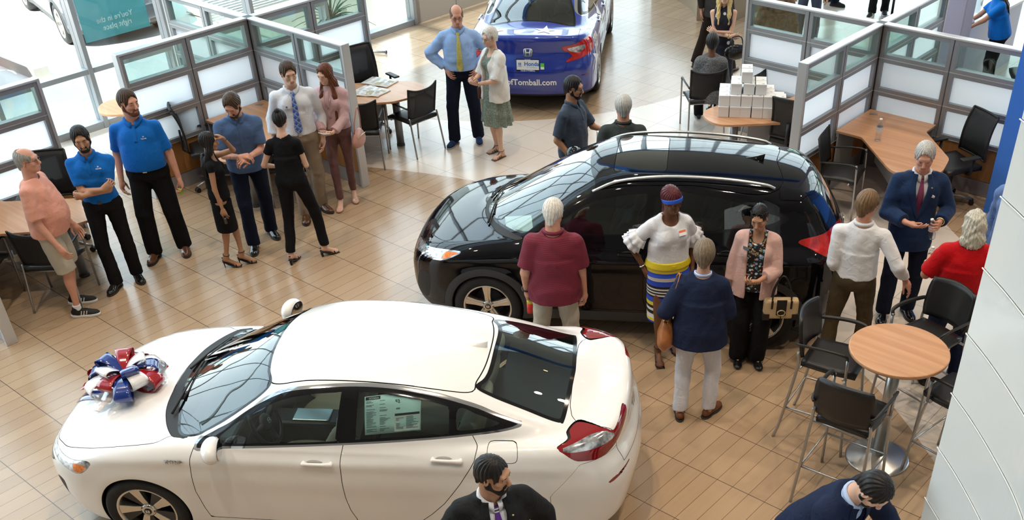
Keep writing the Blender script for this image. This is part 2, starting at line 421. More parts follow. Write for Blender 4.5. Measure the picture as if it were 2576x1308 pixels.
# ------------------------------------------------------------ people
def ellcone(T, z0, z1, a0, b0, a1, b1, k=.02, pleats=0, pamp=0.0, off=0.0, op='u', yo=0.0, flat=True, p=1.0):
    O, R = T; a0 += off; b0 += off; a1 += off; b1 += off
    def f(X, Y, Z):
        x, y, z = X-O[0], Y-O[1], Z-O[2]
        x, y, z = [R[0, i]*x+R[1, i]*y+R[2, i]*z for i in range(3)]
        t = np.clip((z-z0)/(z1-z0), 0, 1); ts = t**p; rx = a0+(a1-a0)*ts; ry = b0+(b1-b0)*ts; yy = y-yo*t
        if pleats:
            th = np.arctan2(yy/ry, x/rx); g = 1+pamp*(1-t)*np.sin(pleats*th+1.3*np.sin(2*th)); rx = rx*g; ry = ry*g
        d = (np.sqrt((x/rx)**2+(yy/ry)**2)-1)*np.minimum(rx, ry)
        return np.maximum(d, np.maximum(z0-z, z-z1))
    m = max(a0, a1)*1.15; zz = max(abs(z0), abs(z1))
    pts = np.array([[sx*m, sy*m+(yo if z == z1 else 0), z] for sx in (-1, 1) for sy in (-1, 1) for z in (z0, z1)]) @ R.T+O
    return Prim(f, pts.min(0), pts.max(0), k, op)
def wrinkle(seed, amp, lo=(-2,)*3, hi=(2.5,)*3, sc=1.0, aniso=(1, 1, 1)):
    r = np.random.RandomState(seed); A = [r.normal(size=3)*np.array(aniso) for _ in range(6)]
    A = [a/np.linalg.norm(a) for a in A]; fr = [26, 17, 45, 23, 85, 40]; ph = r.uniform(0, 6, 6)
    def dot(i, X, Y, Z): return (A[i][0]*X+A[i][1]*Y+A[i][2]*Z)*fr[i]*sc+ph[i]
    def f(X, Y, Z):
        return amp*(.55*np.sin(dot(0, X, Y, Z)+1.8*np.sin(dot(1, X, Y, Z)))+.35*np.sin(dot(2, X, Y, Z)+2*np.sin(dot(3, X, Y, Z)))+.16*np.sin(dot(4, X, Y, Z)+1.5*np.sin(dot(5, X, Y, Z))))
    return Prim(f, lo, hi, 0, 'add')
def strands(T, amp, fr=230, seed=0):
    O, R = T
    def f(X, Y, Z):
        x, y, z = X-O[0], Y-O[1], Z-O[2]
        x, y, z = [R[0, i]*x+R[1, i]*y+R[2, i]*z for i in range(3)]
        th = np.arctan2(y, x)
        return amp*(np.sin(th*fr*.09+seed+1.5*np.sin(z*22+seed)+3*np.sin(x*19))+.6*np.sin(th*fr*.19+z*30+2*np.sin(z*37)))
    return Prim(f, (-2,)*3, (2.5,)*3, 0, 'add')
def ik(a, b, L1, L2, pole):
    a, b, pole = np.array(a, float), np.array(b, float), unit(pole); d = b-a; D = np.linalg.norm(d)
    if D > (L1+L2)*.995: d *= (L1+L2)*.995/D; D = (L1+L2)*.995; b = a+d
    u = d/D; x = (L1*L1-L2*L2+D*D)/(2*D); h = math.sqrt(max(L1*L1-x*x, 0)); p = unit(pole-u*(pole@u))
    return a+u*x+p*h, b
def hand_prims(w, d, n, side, curl=.35, thumb=.5, sc=1.0, spread=1.0):
    """side +1 right, -1 left: which way the thumb lies"""
    d = unit(d); n = np.asarray(n, float); n = unit(n-d*(n@d)); t = np.cross(d, n)*(-side)  # towards the thumb
    w = np.asarray(w, float); P = []
    kn = []
    for i, (off, L) in enumerate(((.030, .086), (.010, .090), (-.011, .086), (-.030, .078))):
        kpt = w+(d*L+t*off*1.05-n*.003*abs(i-1.3))*sc; kn.append(kpt)
        P.append(cap(w+(d*.012+t*off*.55)*sc, kpt, .0155*sc, .0105*sc, .018))
    P.append(elp(w+(d*.05-n*-.004)*sc, (.028*sc,)*3, .02))
    for i, (kpt, Ls) in enumerate(zip(kn, ((.042, .026, .021), (.046, .029, .022), (.043, .027, .021), (.034, .020, .018)))):
        a = kpt; ang = 0.0; sp = (1.2, .3, -.5, -1.4)[i]*.07*spread; c = curl*(1+.12*i)
        for j, L in enumerate(Ls):
            ang += c*(.75, 1.15, .7)[j]
            dd = unit(d*math.cos(ang)+n*math.sin(ang)+t*sp); b = a+dd*L*sc; r = (.0092, .0082, .0072)[j]*sc*(1, 1, .97, .86)[i]
            P.append(cap(a, b, r, r*.93, .004)); a = b
    a = w+(d*.022+t*.026+n*.006)*sc; dd = unit(d*.75+t*(.9-.5*thumb)+n*(.2+.7*thumb*curl*1.5)); b = a+dd*.044*sc
    P.append(cap(w+(d*.02+t*.012)*sc, a, .016*sc, .0135*sc, .015)); P.append(cap(a, b, .0135*sc, .0105*sc, .010))
    dd = unit(d*.95+t*(.25-.4*thumb)+n*(.15+.6*curl)); c = b+dd*.030*sc; P.append(cap(b, c, .0102*sc, .0092*sc, .004)); P.append(cap(c, c+unit(dd+n*.2*curl)*.022*sc, .0092*sc, .0078*sc, .004))
    return P
def head_prims(T, fem=False, wide=1.0, neck=None):
    O, R = T
    def p(x, y, z): return O+R @ np.array([x, y, z])
    w = wide*(.95 if fem else 1.0); Q = []
    Q.append(elp(p(0, -.014, .022), (.074*w, .094, .090), .02, R))
    Q.append(elp(p(0, .022, -.030), (.060*w, .066, .078), .03, R))
    for s in (-1, 1):
        Q.append(cap(p(s*.050*w, -.002, -.055), p(s*.020*w, .058, -.092), .017, .016, .03))
        Q.append(elp(p(s*.038*w, .058, -.026), (.022, .020, .020), .02, R))
    Q.append(elp(p(0, .066, -.090), (.026*w, .022, .020), .025, R))
    Q.append(cap(p(-.034, .076, .026), p(.034, .076, .026), .0135, None, .02))
    for s in (-1, 1): Q.append(elp(p(s*.0315, .100, .003), (.019, .015, .0125), .012, R, op='s'))
    for s in (-1, 1):
        Q.append(elp(p(s*.031, .074, .003), (.0155, .0145, .0135), .003, R))
        Q.append(cap(p(s*.018, .087, .011), p(s*.043, .082, .011), .0042, None, .006))
    Q.append(cap(p(0, .086, .006), p(0, .107, -.030), .0085, .0125, .012)); Q.append(elp(p(0, .102, -.037), (.018, .012, .009), .008, R))
    Q.append(cap(p(-.020, .083, -.060), p(.020, .083, -.060), .0085, None, .012)); Q.append(cap(p(-.017, .082, -.070), p(.017, .082, -.070), .0085, None, .010))
    for s in (-1, 1):
        Q.append(elp(p(s*.077*w, -.008, -.008), (.0085, .019, .032), .006, R @ rotz(-s*.35) @ rotx(-.15)))
        Q.append(elp(p(s*.084*w, -.002, -.006), (.005, .011, .020), .004, R @ rotz(-s*.35), op='s'))
    return Q
BODYN = [0]
def person(label, skin, h=1.75, pos=(0, 0), yaw=0.0, fem=False, girth=1.0, belly=0.0, feet=None, fyaw=None, shift=(0, 0), lean=(0, 0), twist=0.0,
           head=(0, 0, 0), arms=None, curl=(.35, .35), hd=None, hn=None, hair=None, beard=None, top=None, bottom=None, shoes=None, extra=None,
           heel=0.0, seat=None, face_h=.0045, cat='person', wideface=1.0, spread=1.0, thumb=.5, headonly=False, fine=.0045):
    """pos world x,y; yaw degrees (0 faces +Y, counter-clockwise); everything inside is for a 1.75 m body facing +Y"""
    BODYN[0] += 1; seed = BODYN[0]
    s = h/1.75
    root = thing('person', label, cat, (pos[0], pos[1], 0), rad(yaw)); root.scale = (s, s, s)
    cyw, syw = math.cos(-rad(yaw)), math.sin(-rad(yaw))
    def loc(p):  # world xy -> local
        dx, dy = (p[0]-pos[0])/s, (p[1]-pos[1])/s; return np.array([cyw*dx-syw*dy, syw*dx+cyw*dy])
    feet = [loc(f) for f in feet] if feet else [np.array([.11, .0]), np.array([-.11, .0])]   # right, left
    fyaw = fyaw or (-12, 12)
    az = .09+heel*.85
    sh = .158 if fem else .180; hipw = .092
    pel = np.array([(feet[0][0]+feet[1][0])/2+shift[0], (feet[0][1]+feet[1][1])/2+shift[1], .95+heel*.8])
    if seat is not None: pel = np.array([shift[0], shift[1], seat+.10])
    Rt = rotz(rad(twist)) @ rotx(-rad(lean[0])) @ roty(rad(lean[1]))
    def tp(x, y, z): return pel+Rt @ (np.array([x, y, z])-np.array([0, 0, .95]))
    T = (pel-Rt @ np.array([0, 0, .95]), Rt)
    legs = []
    for i, sx in enumerate((1, -1)):
        fy = rad(fyaw[i]); fd = np.array([-math.sin(fy), math.cos(fy), 0])
        if seat is None:
            A = np.array([feet[i][0], feet[i][1], az]); Hp = pel+rotz(rad(twist)*.5) @ np.array([sx*hipw, 0, -.03])
            D = np.linalg.norm(A-Hp)
            if D > .855:
                A0 = A.copy(); Hxy = Hp[:2]-A[:2]
            K, A = ik(Hp, A, .424, .414, fd*1.0+np.array([sx*.08, 0, 0]))
            A = np.array([feet[i][0], feet[i][1], az]) if np.linalg.norm(A[:2]-feet[i]) < .06 else A
        else:
            Hp = pel+np.array([sx*hipw, 0, -.04]); A = np.array([feet[i][0], feet[i][1], az]); K, _ = ik(Hp, A, .44, .43, np.array([sx*.1, .6, 1]))
        legs.append((Hp, K, A, fd))
    g = girth; gx = 1+(g-1)*.9; gy = g
    fx = .93 if fem else 1.0
    tors = lambda off, k=.05: [
        elp(tp(0, -.005, .955), ((.168 if fem else .160)*gx, .118*gy, .125), k, Rt, off), elp(tp(0, .006, 1.09), ((.128 if fem else .146)*gx, .100*gy, .15), k, Rt, off),
        elp(tp(0, .004, 1.27), (.158*fx*gx, .112*gy*(.95 if fem else 1), .165), k, Rt, off), cap(tp(-.125*fx, -.008, 1.358), tp(.125*fx, -.008, 1.358), .052*math.sqrt(g), None, .03, off), cap(tp(-.14*fx, -.012, 1.372), tp(-.03, -.012, 1.445), .030, .042, .035, off), cap(tp(.14*fx, -.012, 1.372), tp(.03, -.012, 1.445), .030, .042, .035, off),
        cap(tp(0, -.01, 1.38), tp(0, .0, 1.46), .075, .054, k, off)] + (
        [elp(tp(sx*.072, .083*gy, 1.265), (.058, .052, .062), .03, Rt, off) for sx in (-1, 1)] if fem else [elp(tp(sx*.075, .05*gy, 1.30), (.075, .06, .07), .04, Rt, off) for sx in (-1, 1)]) + (
        [elp(tp(0, .035*gy+belly*.05, 1.09), (.150*gx, .09+belly*.065, .18), .09, Rt, off)] if belly else [])
    # arms
    arms = arms or [((.27, .03, .86), (.3, -1, 0)), ((-.27, .03, .86), (-.3, -1, 0))]
    AR = []
    for i, sx in enumerate((1, -1)):
        S = tp(sx*sh*(.93+.07*g), -.008, 1.364); w, pole = arms[i]
        E_, W = ik(S, w, .285, .255, pole); AR.append((S, E_, W))
    ag = .5+.5*g; af = .86 if fem else 1.0
    def armp(i, off, k=.03, upto=2.0, loose=0.0, cut=False):
        S, E_, W = AR[i]; out = []; off = off-.002
        if upto <= 1: out.append(cap(S, S+(E_-S)*upto, .053*ag*af, (.048-.004*upto)*ag*af+loose, k, off, cut1=cut))
        else:
            out.append(cap(S, E_, .053*ag*af, .042*ag*af+loose*.5, k, off)); u = upto-1
            out.append(cap(E_, E_+(W-E_)*u, .043*ag*af+loose*.5, (.043-(.043-.028)*u)*ag*af+loose*.7, .010, off, cut1=cut))
        return out
    def legp(i, off, k=.04, upto=2.0, rk=None, ra=None, cut=False, rt=None):
        Hp, K, A, fd = legs[i]; rt = rt or (.092 if fem else .088)*ag; rk = rk or .056*ag; ra = ra or .036; out = [cap(Hp, K, rt, rk, k, off, cut1=False) if upto > 1 else cap(Hp, Hp+(K-Hp)*upto, rt, rt+(rk-rt)*upto, k, off, cut1=cut)]
        if upto > 1:
            u = upto-1; out.append(cap(K, K+(A-K)*u, rk, rk+(ra-rk)*u, .012, off, cut1=cut))
            if ra < .05: out.append(elp(K+(A-K)*.3-fd*.018, (.038*ag, .036*ag, .085), .04, None, off))
        return out
    # head frame
    Rh = Rt @ rotz(rad(head[0])) @ rotx(-rad(head[1])) @ roty(rad(head[2]))
    nk = tp(0, .006, 1.475); hc = nk+.5*(Rh @ np.array([0, .018, .150]))+.5*(Rt @ np.array([0, .018, .150]))
    HT = (hc, Rh)
    def hp(x, y, z): return hc+Rh @ np.array([x, y, z])
    nr = (.047 if fem else .058)*(.6+.4*g)
    neckp = [cap(tp(0, -.005, 1.42), hp(0, -.025, -.06), nr*1.06, nr, .03)]
    headp = head_prims(HT, fem, wideface*(.94+.06*g))
    lo_ = -.016 if (bottom and bottom.get('kind', 'trousers') == 'trousers') else (-.008 if bottom else -.004)
    body = tors(-.016)+[q for i in (0, 1) for q in armp(i, -.001)]+[q for i in (0, 1) for q in legp(i, lo_)]+neckp
    for i in (0, 1):
        Hp, K, A, fd = legs[i]; up = np.array([0, 0, 1.0]); hl = heel
        body += [cap(A, A-fd*.025-up*.045, .036, .030, .03), cap(A-fd*.025-up*.045, A+fd*.12-up*(.062+hl*.85-0.0)+up*.0, .028, .026, .03), elp(A+fd*.12-up*(.066+hl*.85), (.040, .045, .018), .03, rotz(math.atan2(-fd[0], fd[1])))]
    hands = []
    for i, sx in enumerate((1, -1)):
        S, E_, W = AR[i]; fdir = unit(W-E_); d = unit((hd[i] if hd and hd[i] is not None else fdir)); n = (hn[i] if hn and hn[i] is not None else np.array([-sx, .15, 0]))
        hands.append(hand_prims(W+d*.012, d, n, sx, curl[i], thumb, .9 if fem else 1.0, spread))
    allp = body+headp+hands[0]+hands[1]
    ctr = hp(0, 0, -.02)
    hW = [AR[i][2] for i in (0, 1)]; hD = [unit(AR[i][2]-AR[i][1]) for i in (0, 1)]
    hC = [np.mean([(q.lo+q.hi)/2 for q in hands[i]], axis=0) for i in (0, 1)]
    cutn = (hp(0, 0, -.11), Rh @ np.array([0, -.35, 1.0]))
    inh = lambda C, e: (((C-cutn[0]) @ unit(cutn[1])) > e) & (np.linalg.norm(C-ctr, axis=1) < .22)
    inw = lambda C, i, e: (((C-hW[i]) @ hD[i]) > e-.02) & (np.linalg.norm(C-hC[i], axis=1) < .145)
    lo = np.min([q.lo for q in allp], axis=0)-.02; lo[2] = -.005
    V, Q = blob(allp, .0105, lo=lo, keep=lambda C: ~(inh(C, .016) | inw(C, 0, .016) | inw(C, 1, .016)))
    Vs, Qs, n = [relax(V, Q, 1)], [Q], len(V)
    hh = .0045 if not headonly else .0036
    hh = min(hh, fine)
    for cen, r, kp in ((ctr, .19, lambda C: inh(C, -.008)), (hC[0], .125, lambda C: inw(C, 0, -.008)), (hC[1], .125, lambda C: inw(C, 1, -.008))):
        V, Q = blob(allp, hh if cen is ctr else hh*.85, lo=cen-r, hi=cen+r, keep=kp)
        if len(Q): Vs.append(relax(V, Q, 1, .35)); Qs.append(Q+n); n += len(V)
    V = np.concatenate(Vs); Q = np.concatenate(Qs)
    meshobj('body', V, Q, skin, root, True)
    A = dict(root=root, hp=hp, tp=tp, HT=HT, T=T, AR=AR, legs=legs, Rh=Rh, Rt=Rt, tors=tors, armp=armp, legp=legp, hands=hands, hC=hC, s=s, nr=nr, ag=ag, af=af, seed=seed, g=g, fem=fem, pel=pel, loc=loc, head=headp, gx=gx, gy=gy)
    face_details(A, skin)
    if hair: do_hair(A, **hair)
    if beard: do_beard(A, **beard)
    if bottom: do_bottom(A, **bottom)
    if top: do_top(A, **top)
    if shoes: do_shoes(A, heel, **shoes)
    for e in (extra or []): e[0](A, *e[1:])
    return A
def face_details(A, skin):
    hp, R, root = A['hp'], A['Rh'], A['root']
    ev = mat('eye_white', (.75, .73, .70), .2); ir = mat('eye_iris', (.03, .02, .015), .15)
    for s in (-1, 1):
        m = MB().ell(hp(s*.031, .0765, .003), (.0128, .0128, .0112), 12, 0, R).ell(hp(s*.031, .0850, .0025), (.0062, .0048, .0062), 10, 1, R)
        m.build('eye', [ev, ir], root)
    lc = [c*f for c, f in zip(skin['c'], (.82, .66, .66))]
    lm = mat('lip_'+skin.name, tuple(A.get('lip', lc)), .45)
    blobobj('lips', [cap(hp(-.019, .0845, -.0605), hp(.019, .0845, -.0605), .0085, None, .006), cap(hp(-.014, .0845, -.0695), hp(.014, .0845, -.0695), .0090, None, .004)], .004, lm, root)
def do_hair(A, m, style='short', t=.012, top=.0, brow=None, line=.0, bald=0.0, length=.30, front=False, bun=None):
    hp, R, root, HT = A['hp'], A['Rh'], A['root'], A['HT']; w = .95 if A['fem'] else 1.0
    bm = brow or m
    for s in (-1, 1): blobobj('eyebrow', [cap(hp(s*.015, .0885, .019), hp(s*.034, .0875, .0235), .0046, .0048, .004), cap(hp(s*.034, .0875, .0235), hp(s*.047, .079, .018), .0045, .003, .004)], .0034, bm, root)
    P = [elp(hp(0, -.016, .024), (.075*w, .095, .091), .02, R, t)]
    if top: P.append(elp(hp(0, -.006, .072+top*.3), (.060*w, .068, .038+top*.6), .03, R))
    face = [elp(hp(0, .127, -.034+line*.5), (.084*w, .098, .138+line*.5), .010, R, op='s')]
    if style in ('short', 'fringe', 'buzz'):
        P += [cap(hp(0, -.07, -.03), hp(0, -.072, -.075), .045, .036, .03)]
        P += face
        P += [elp(hp(s*.085*w, .018, -.012), (.025, .020, .046), .008, R, op='s') for s in (-1, 1)]
        P += [half(hp(0, -.02, -.055), R @ np.array([0, .55, -1.0]), .01)]
        if style == 'fringe': P += [elp(hp(0, .030, .115), (.062+bald, .10+bald, .080+bald*.5), .012, R, op='s')]
    elif style == 'bob':
        P += [elp(hp(0, -.03, -.03), (.085*w, .075, .085), .04, R, t*.6)]+face+[half(hp(0, -.02, -.085), R @ np.array([0, .35, -1.0]), .01)]
    elif style == 'long':
        T_ = A['tp']; z1 = 1.42-length
        for s in (-1, 1):
            P += [cap(hp(s*.058, -.005, .0), hp(s*.070, -.015, -.10), .034, .038, .04), cap(hp(s*.070, -.015, -.10), T_(s*.085, -.085, 1.34), .038, .036, .04)]
            P += [cap(T_(s*.085, -.085, 1.34), T_(s*.062, -.108*A['gy'], z1), .036, .020, .04)]
            if front: P += [cap(hp(s*.066, .012, -.07), T_(s*.080, .085, 1.36), .026, .028, .03), cap(T_(s*.080, .085, 1.36), T_(s*.075, .135*A['gy'], z1+.02), .028, .013, .03)]
        P += [elp(T_(0, -.09, 1.36), (.085, .035, .12), .04, A['Rt'])]
        P += face
    elif style == 'up':
        P[0] = elp(hp(0, -.022, .024), (.075*w, .095, .090), .02, R, t*.8)
        P += [cap(hp(0, -.07, -.02), hp(0, -.065, -.06), .044, .030, .03)]+face+[elp(hp(s*.087*w, .01, -.016), (.022, .022, .042), .008, R, op='s') for s in (-1, 1)]+[half(hp(0, -.02, -.06), R @ np.array([0, .5, -1.0]), .01)]
        P += [elp(hp(*(bun or (0, -.085, .095))), (.034, .034, .032), .012, R)]
    elif style == 'braids':
        P += [elp(hp(0, -.06, .02), (.065, .065, .075), .03, R, .008)]+face+[elp(hp(s*.087*w, .01, -.016), (.022, .022, .042), .008, R, op='s') for s in (-1, 1)]
        P += [cap(hp(s*.03-.02, -.10, -.02), A['tp'](s*.05-.03, -.125, 1.25), .026, .014, .02) for s in (-1, 1)]
        P += [half(hp(0, .0, -.30), (0, 0, -1), .01)]
    elif style == 'wavy':
        T_ = A['tp']
        P += [elp(hp(0, -.045, -.05), (.098, .082, .095), .04, R), elp(hp(0, -.075, -.13), (.105, .055, .080), .04, R)]+face
    amp = .0022 if style in ('short', 'fringe', 'buzz') else .0034
    P.append(strands(HT, amp, 230, A['seed']))
    if style == 'wavy': P.append(wrinkle(A['seed']+7, .007, sc=2.6))
    blobobj('hair', P, .0042 if style != 'long' else .0055, m, root, sm=1)
def do_beard(A, m, full=True, t=.005):
    hp, R = A['hp'], A['Rh']; P = []
    for s in (-1, 1):
        P.append(cap(hp(s*.056, .0, -.050), hp(s*.024, .058, -.095), .018, .019, .02, t))
        P.append(cap(hp(s*.062, .004, -.02), hp(s*.056, .0, -.050), .012, .016, .02, t))
    P.append(elp(hp(0, .068, -.092), (.030, .025, .022), .02, R, t)); P.append(cap(hp(-.020, .088, -.050), hp(.020, .088, -.050), .0065, None, .01, t*.4))
    for s in (-1, 1): P.append(cap(hp(s*.023, .084, -.052), hp(s*.026, .075, -.085), .006, .008, .01, t*.4))
    P.append(elp(hp(0, .110, -.0655), (.021, .030, .0115), .003, R, op='s'))
    blobobj('beard', P, .0040, m, A['root'])
def front_y(A, prims, xz, back=False):
    """points of the cloth's front seen along the torso's y"""
    O, R = A['T']; sgn = -1 if back else 1; P = np.array([[x, sgn*.45, z] for x, z in xz])
    for _ in range(60):
        F = pts_eval(prims, P @ R.T+O); P[:, 1] -= sgn*np.clip(F*.7, -.01, .05)
    F = np.abs(pts_eval(prims, P @ R.T+O)); bad = F > .02
    if bad.any() and (~bad).any():
        g_ = np.argwhere(~bad)[:, 0]
        for i in np.argwhere(bad)[:, 0]: P[i, 1] = P[g_[np.argmin(np.abs(P[g_, 2]-P[i, 2])*3+np.abs(P[g_, 0]-P[i, 0]))], 1]
    return P
def patch(A, name, prims, rows, m, off=.004, th=.004, back=False, parent=None):
    """rows: list of lists of (x, z) in torso frame"""
    nr_, nc = len(rows), len(rows[0]); P = front_y(A, prims, [q for r in rows for q in r], back)
    P[:, 1] += off*(-1 if back else 1); O, R = A['T']; G = (P @ R.T+O).reshape(nr_, nc, 3)
    return MB().sheet(G, th).build(name, m, parent or A['root'])
def strip_rows(path, n=5):
    """path: list of (x, z, halfwidth)"""
    pts = catmull([np.array(p) for p in path], 6); return [[(p[0]+(j/(n-1)*2-1)*p[2], p[1]) for j in range(n)] for p in pts]
def do_top(A, m, sleeve=.55, hem=.88, loose=.0, kind='tee', wr=.005, collar=None, tuck=False, neck='crew', tie=None, under=None, belt=None, button=1.06, drape=.0, lapel=None, cuff=None, pleats=0, placket=None, hemz1=None, back_len=0.0, name=None):
    tp, T, R, root = A['tp'], A['T'], A['Rt'], A['root']; gx, gy = A['gx'], A['gy']; sd = A['seed']
    off = (.006 if tuck else .013)+loose
    P = A['tors'](off)
    if not tuck: P.append(ellcone(T, hem, 1.22, (.176 if not A['fem'] else .182)*gx+drape+.004, .126*gy+drape+.004, .155*gx, .108*gy, .05, pleats, .06, off))
    else: P.append(ellcone(T, hem, 1.20, .150*gx, .108*gy, .152*gx+drape, .106*gy+drape, .05, 0, 0, off))
    Tz = 1.9
    for i in (0, 1):
        if sleeve > 0: P += A['armp'](i, off+.001, .03, sleeve, .006+loose*.8, True)
    P.append(wrinkle(sd, wr))
    if sleeve > 0:
        Sl = A['AR']
    P.append(Prim(lambda X, Y, Z: (hem-((X-T[0][0])*R[0, 2]+(Y-T[0][1])*R[1, 2]+(Z-T[0][2])*R[2, 2])), (-9,)*3, (9,)*3, 0, 'i'))
    nt = 1.462 if neck == 'crew' else 1.475
    P.append(half(tp(0, 0, nt), R @ np.array([0, -.30, 1.0]), .006))
    P.append(cap(tp(0, .005, 1.40), tp(0, .005, 1.56), A['nr']+.006 if not neck == 'scoop' else .075, None, .006, op='s'))
    if neck == 'scoop': P.append(elp(tp(0, .06, 1.44), (.085, .09, .065), .01, R, op='s'))
    if neck == 'v': P.append(Vwedge(T, 1.30, 1.47, .060, True))
    if sleeve == 0:
        for sx in (1, -1): P.append(half(tp(sx*.135, 0, 1.40), R @ np.array([sx, 0, .05]), .01))
    base = list(P)
    if kind in ('jacket', 'open'): P.append(Vwedge(T, button if kind == 'jacket' else .2, 1.50, .075 if kind == 'jacket' else .085, kind == 'jacket'))
    nm = name or {'tee': 'shirt', 'jacket': 'jacket', 'open': 'cardigan'}.get(kind, kind)
    blobobj(nm, P, .0095, m, root, sm=1)
    if under:
        U = A['tors'](-.002+under.get('off', .0))
        if under.get('drape'): U.append(ellcone(T, under.get('hem', .92), 1.25, .165*gx, .120*gy, .15*gx, .108*gy, .05))
        U += [cap(tp(0, .005, 1.40), tp(0, .005, 1.56), A['nr']+.004, None, .006, op='s'), half(tp(0, 0, under.get('top', 1.47)), R @ np.array([0, -.30, 1.0]), .006), half(tp(0, 0, under.get('hem', .92)), -R[:, 2], 0)]
        if under.get('scoop'): U.append(elp(tp(0, .08, 1.44), (.075, .09, .075), .01, R, op='s'))
        U.append(wrinkle(sd+3, .002))
        blobobj(under.get('name', 'shirt'), U, .009, under['m'], root)
        base_t = U
    else: base_t = base
    A['cloth'] = base; A['cloth_t'] = base_t
    if collar:
        cm = collar if not isinstance(collar, bool) else (under['m'] if under else m)
        r = A['nr']+.006; G = []
        for j in range(25):
            a = 2*PI*j/24-PI/2*0+PI/2; a = PI/2+.16+(2*PI-.32)*j/24; x, y = math.cos(a)*r*1.05, math.sin(a)*r*1.08+.004; pt = .028*max(0, math.sin(a))**6
            fr = max(0.0, math.sin(a))
            o1 = np.array([x*1.02, y*1.02, 1.484-.034*fr**1.5]); o2 = np.array([x*1.27, y*1.24+.006, 1.458-.040*fr**2-pt*1.1]); o0 = np.array([x*.93, y*.93, 1.470-.03*fr])
            G.append([tp(*o0), tp(*o1), tp(*((o1+o2)/2+np.array([x*.08, y*.08, .006]))), tp(*o2)])
        MB().sheet(G, .004).build('collar', cm, root)
    if tie:
        tm = tie['m']; tip = tie.get('tip', .98)
        rows = strip_rows([(0, 1.432, .017), (0, 1.405, .024), (0.0, 1.395, .014), (0.001, 1.30, .026), (0.003, 1.15, .033), (.004, tip+.045, .040), (.004, tip, .006)], 5)
        patch(A, 'tie', A['cloth_t'], rows, tm, .010, .006)
    if kind == 'jacket':
        lm = lapel or m
        for sx in (1, -1):
            b = button; L = [(.072, 1.462, .030), (.086, 1.40, .038), (.090, 1.335, .046), (.066, 1.24, .036), (.038, 1.15, .024), (.010, b+.005, .004)]
            rows = [[(sx*(p[0]-.012+(j/4*2-1)*p[2]*.62), p[1]) for j in range(5)] for p in catmull([np.array(q) for q in L], 4)]
            patch(A, 'lapel', base, rows, lm, .005, .005)
    if placket:
        patch(A, 'placket', A['cloth'], strip_rows([(0, 1.42, .016), (0, 1.36, .016), (0, placket if not isinstance(placket, bool) else 1.28, .016)]), m, .002, .003)
    if belt: do_belt(A, belt)
def Vwedge(T, zb, zt, w, vee=True):
    O, R = T
    def f(X, Y, Z):
        x, y, z = X-O[0], Y-O[1], Z-O[2]
        x, y, z = [R[0, i]*x+R[1, i]*y+R[2, i]*z for i in range(3)]
        t = np.clip((z-zb)/(zt-zb), 0, 1)
        hw = w*t**.8 if vee else w*(.72+.28*t)
        return np.maximum(np.maximum(np.abs(x)-hw, -(y-.0)), zb-z)
    return Prim(f, (-1.5,)*3, (2.2,)*3, .004, 's')
def do_belt(A, m, z=.985, hz=.019, off=.011, buckle=None, name='belt', r=None):
    T, gx, gy = A['T'], A['gx'], A['gy']; P = A['tors'](off)+[half(A['tp'](0, 0, z+hz), A['Rt'][:, 2], 0), half(A['tp'](0, 0, z-hz), -A['Rt'][:, 2], 0)]
    if A.get('waistp'): P = A['waistp'](off-.004)+P[-2:]
    o = blobobj(name, P, .0085, m, A['root'], sm=0)
    if buckle:
        y = front_y(A, P, [(0, z)])[0][1]; O, R = T
        c = O+R @ np.array([0, y+.004, z]); MB().box(c, (.042, .006, .034), R).build('buckle', buckle, A['root'], .004)
def do_bottom(A, m, kind='trousers', z=1.0, hem=.055, thigh=.0, rk=.070, ra=.070, off=.010, wr=.005, belt=None, buckle=None, a1=.20, b1=.16, pleats=0, pamp=.0, skhem=.5, shorts=.55, ztop=None, slim=False, name=None):
    tp, T, R, root, legs = A['tp'], A['T'], A['Rt'], A['root'], A['legs']; gx, gy = A['gx'], A['gy']; fem = A['fem']
    off = off if (kind != 'trousers' or off != .010) else .004
    def waistp(o): return A['tors'](o)[:2]+[ellcone(T, .90, 1.02, (.160)*gx, .116*gy, (.138 if fem else .148)*gx, .106*gy, .04, off=o)]
    P = []
    if kind in ('trousers', 'shorts'):
        P += waistp(off)
        up = 2.0 if kind == 'trousers' else 1+0*shorts if shorts >= 1 else shorts
        ag = A['ag']
        for i in (0, 1):
            Hp, K, Ak, fd = legs[i]
            if kind == 'trousers':
                zz = np.array([0, 0, 1.0]); e = Ak+(Ak-K)*((Ak[2]-hem)/max(.05, (K[2]-Ak[2])))
                P += [cap(Hp, K, (.098 if not slim else .094)*ag+thigh, rk*ag, .035), cap(K, e, rk*ag, ra*(.7+.3*ag), .012, cut1=True)]
            else: P += [cap(Hp, Hp+(K-Hp)*min(1.0, shorts), .100*ag+thigh, .093*ag+thigh, .03, cut1=True)]
        P.append(elp(A['pel']+np.array([0, -.035, -.02]), (.135*gx, .10*gy, .10), .04)) 
        P.append(wrinkle(A['seed']+11, wr, sc=1.0))
    else:
        P += waistp(off)
        pz = A['pel']
        F = (np.array([(legs[0][2][0]+legs[1][2][0])/2*.6+pz[0]*.4, (legs[0][2][1]+legs[1][2][1])/2*.6+pz[1]*.4, 0.0]), np.eye(3)); F = (np.array([pz[0], pz[1], 0]), np.eye(3))
        P.append(ellcone(F, skhem, .93, a1, b1, .165*gx+off, .122*gy+off, .05, pleats, pamp))
        P.append(wrinkle(A['seed']+11, wr, sc=.8))
        P.append(half((0, 0, skhem), (0, 0, -1), 0))
    P.append(half(tp(0, 0, ztop or z), R[:, 2], 0))
    A['waistp'] = waistp
    blobobj(name or {'trousers': 'trousers', 'shorts': 'shorts'}.get(kind, 'skirt'), P, .0095, m, root, sm=1)
    if belt: do_belt(A, belt, z-.018, .018, off+.006, buckle)
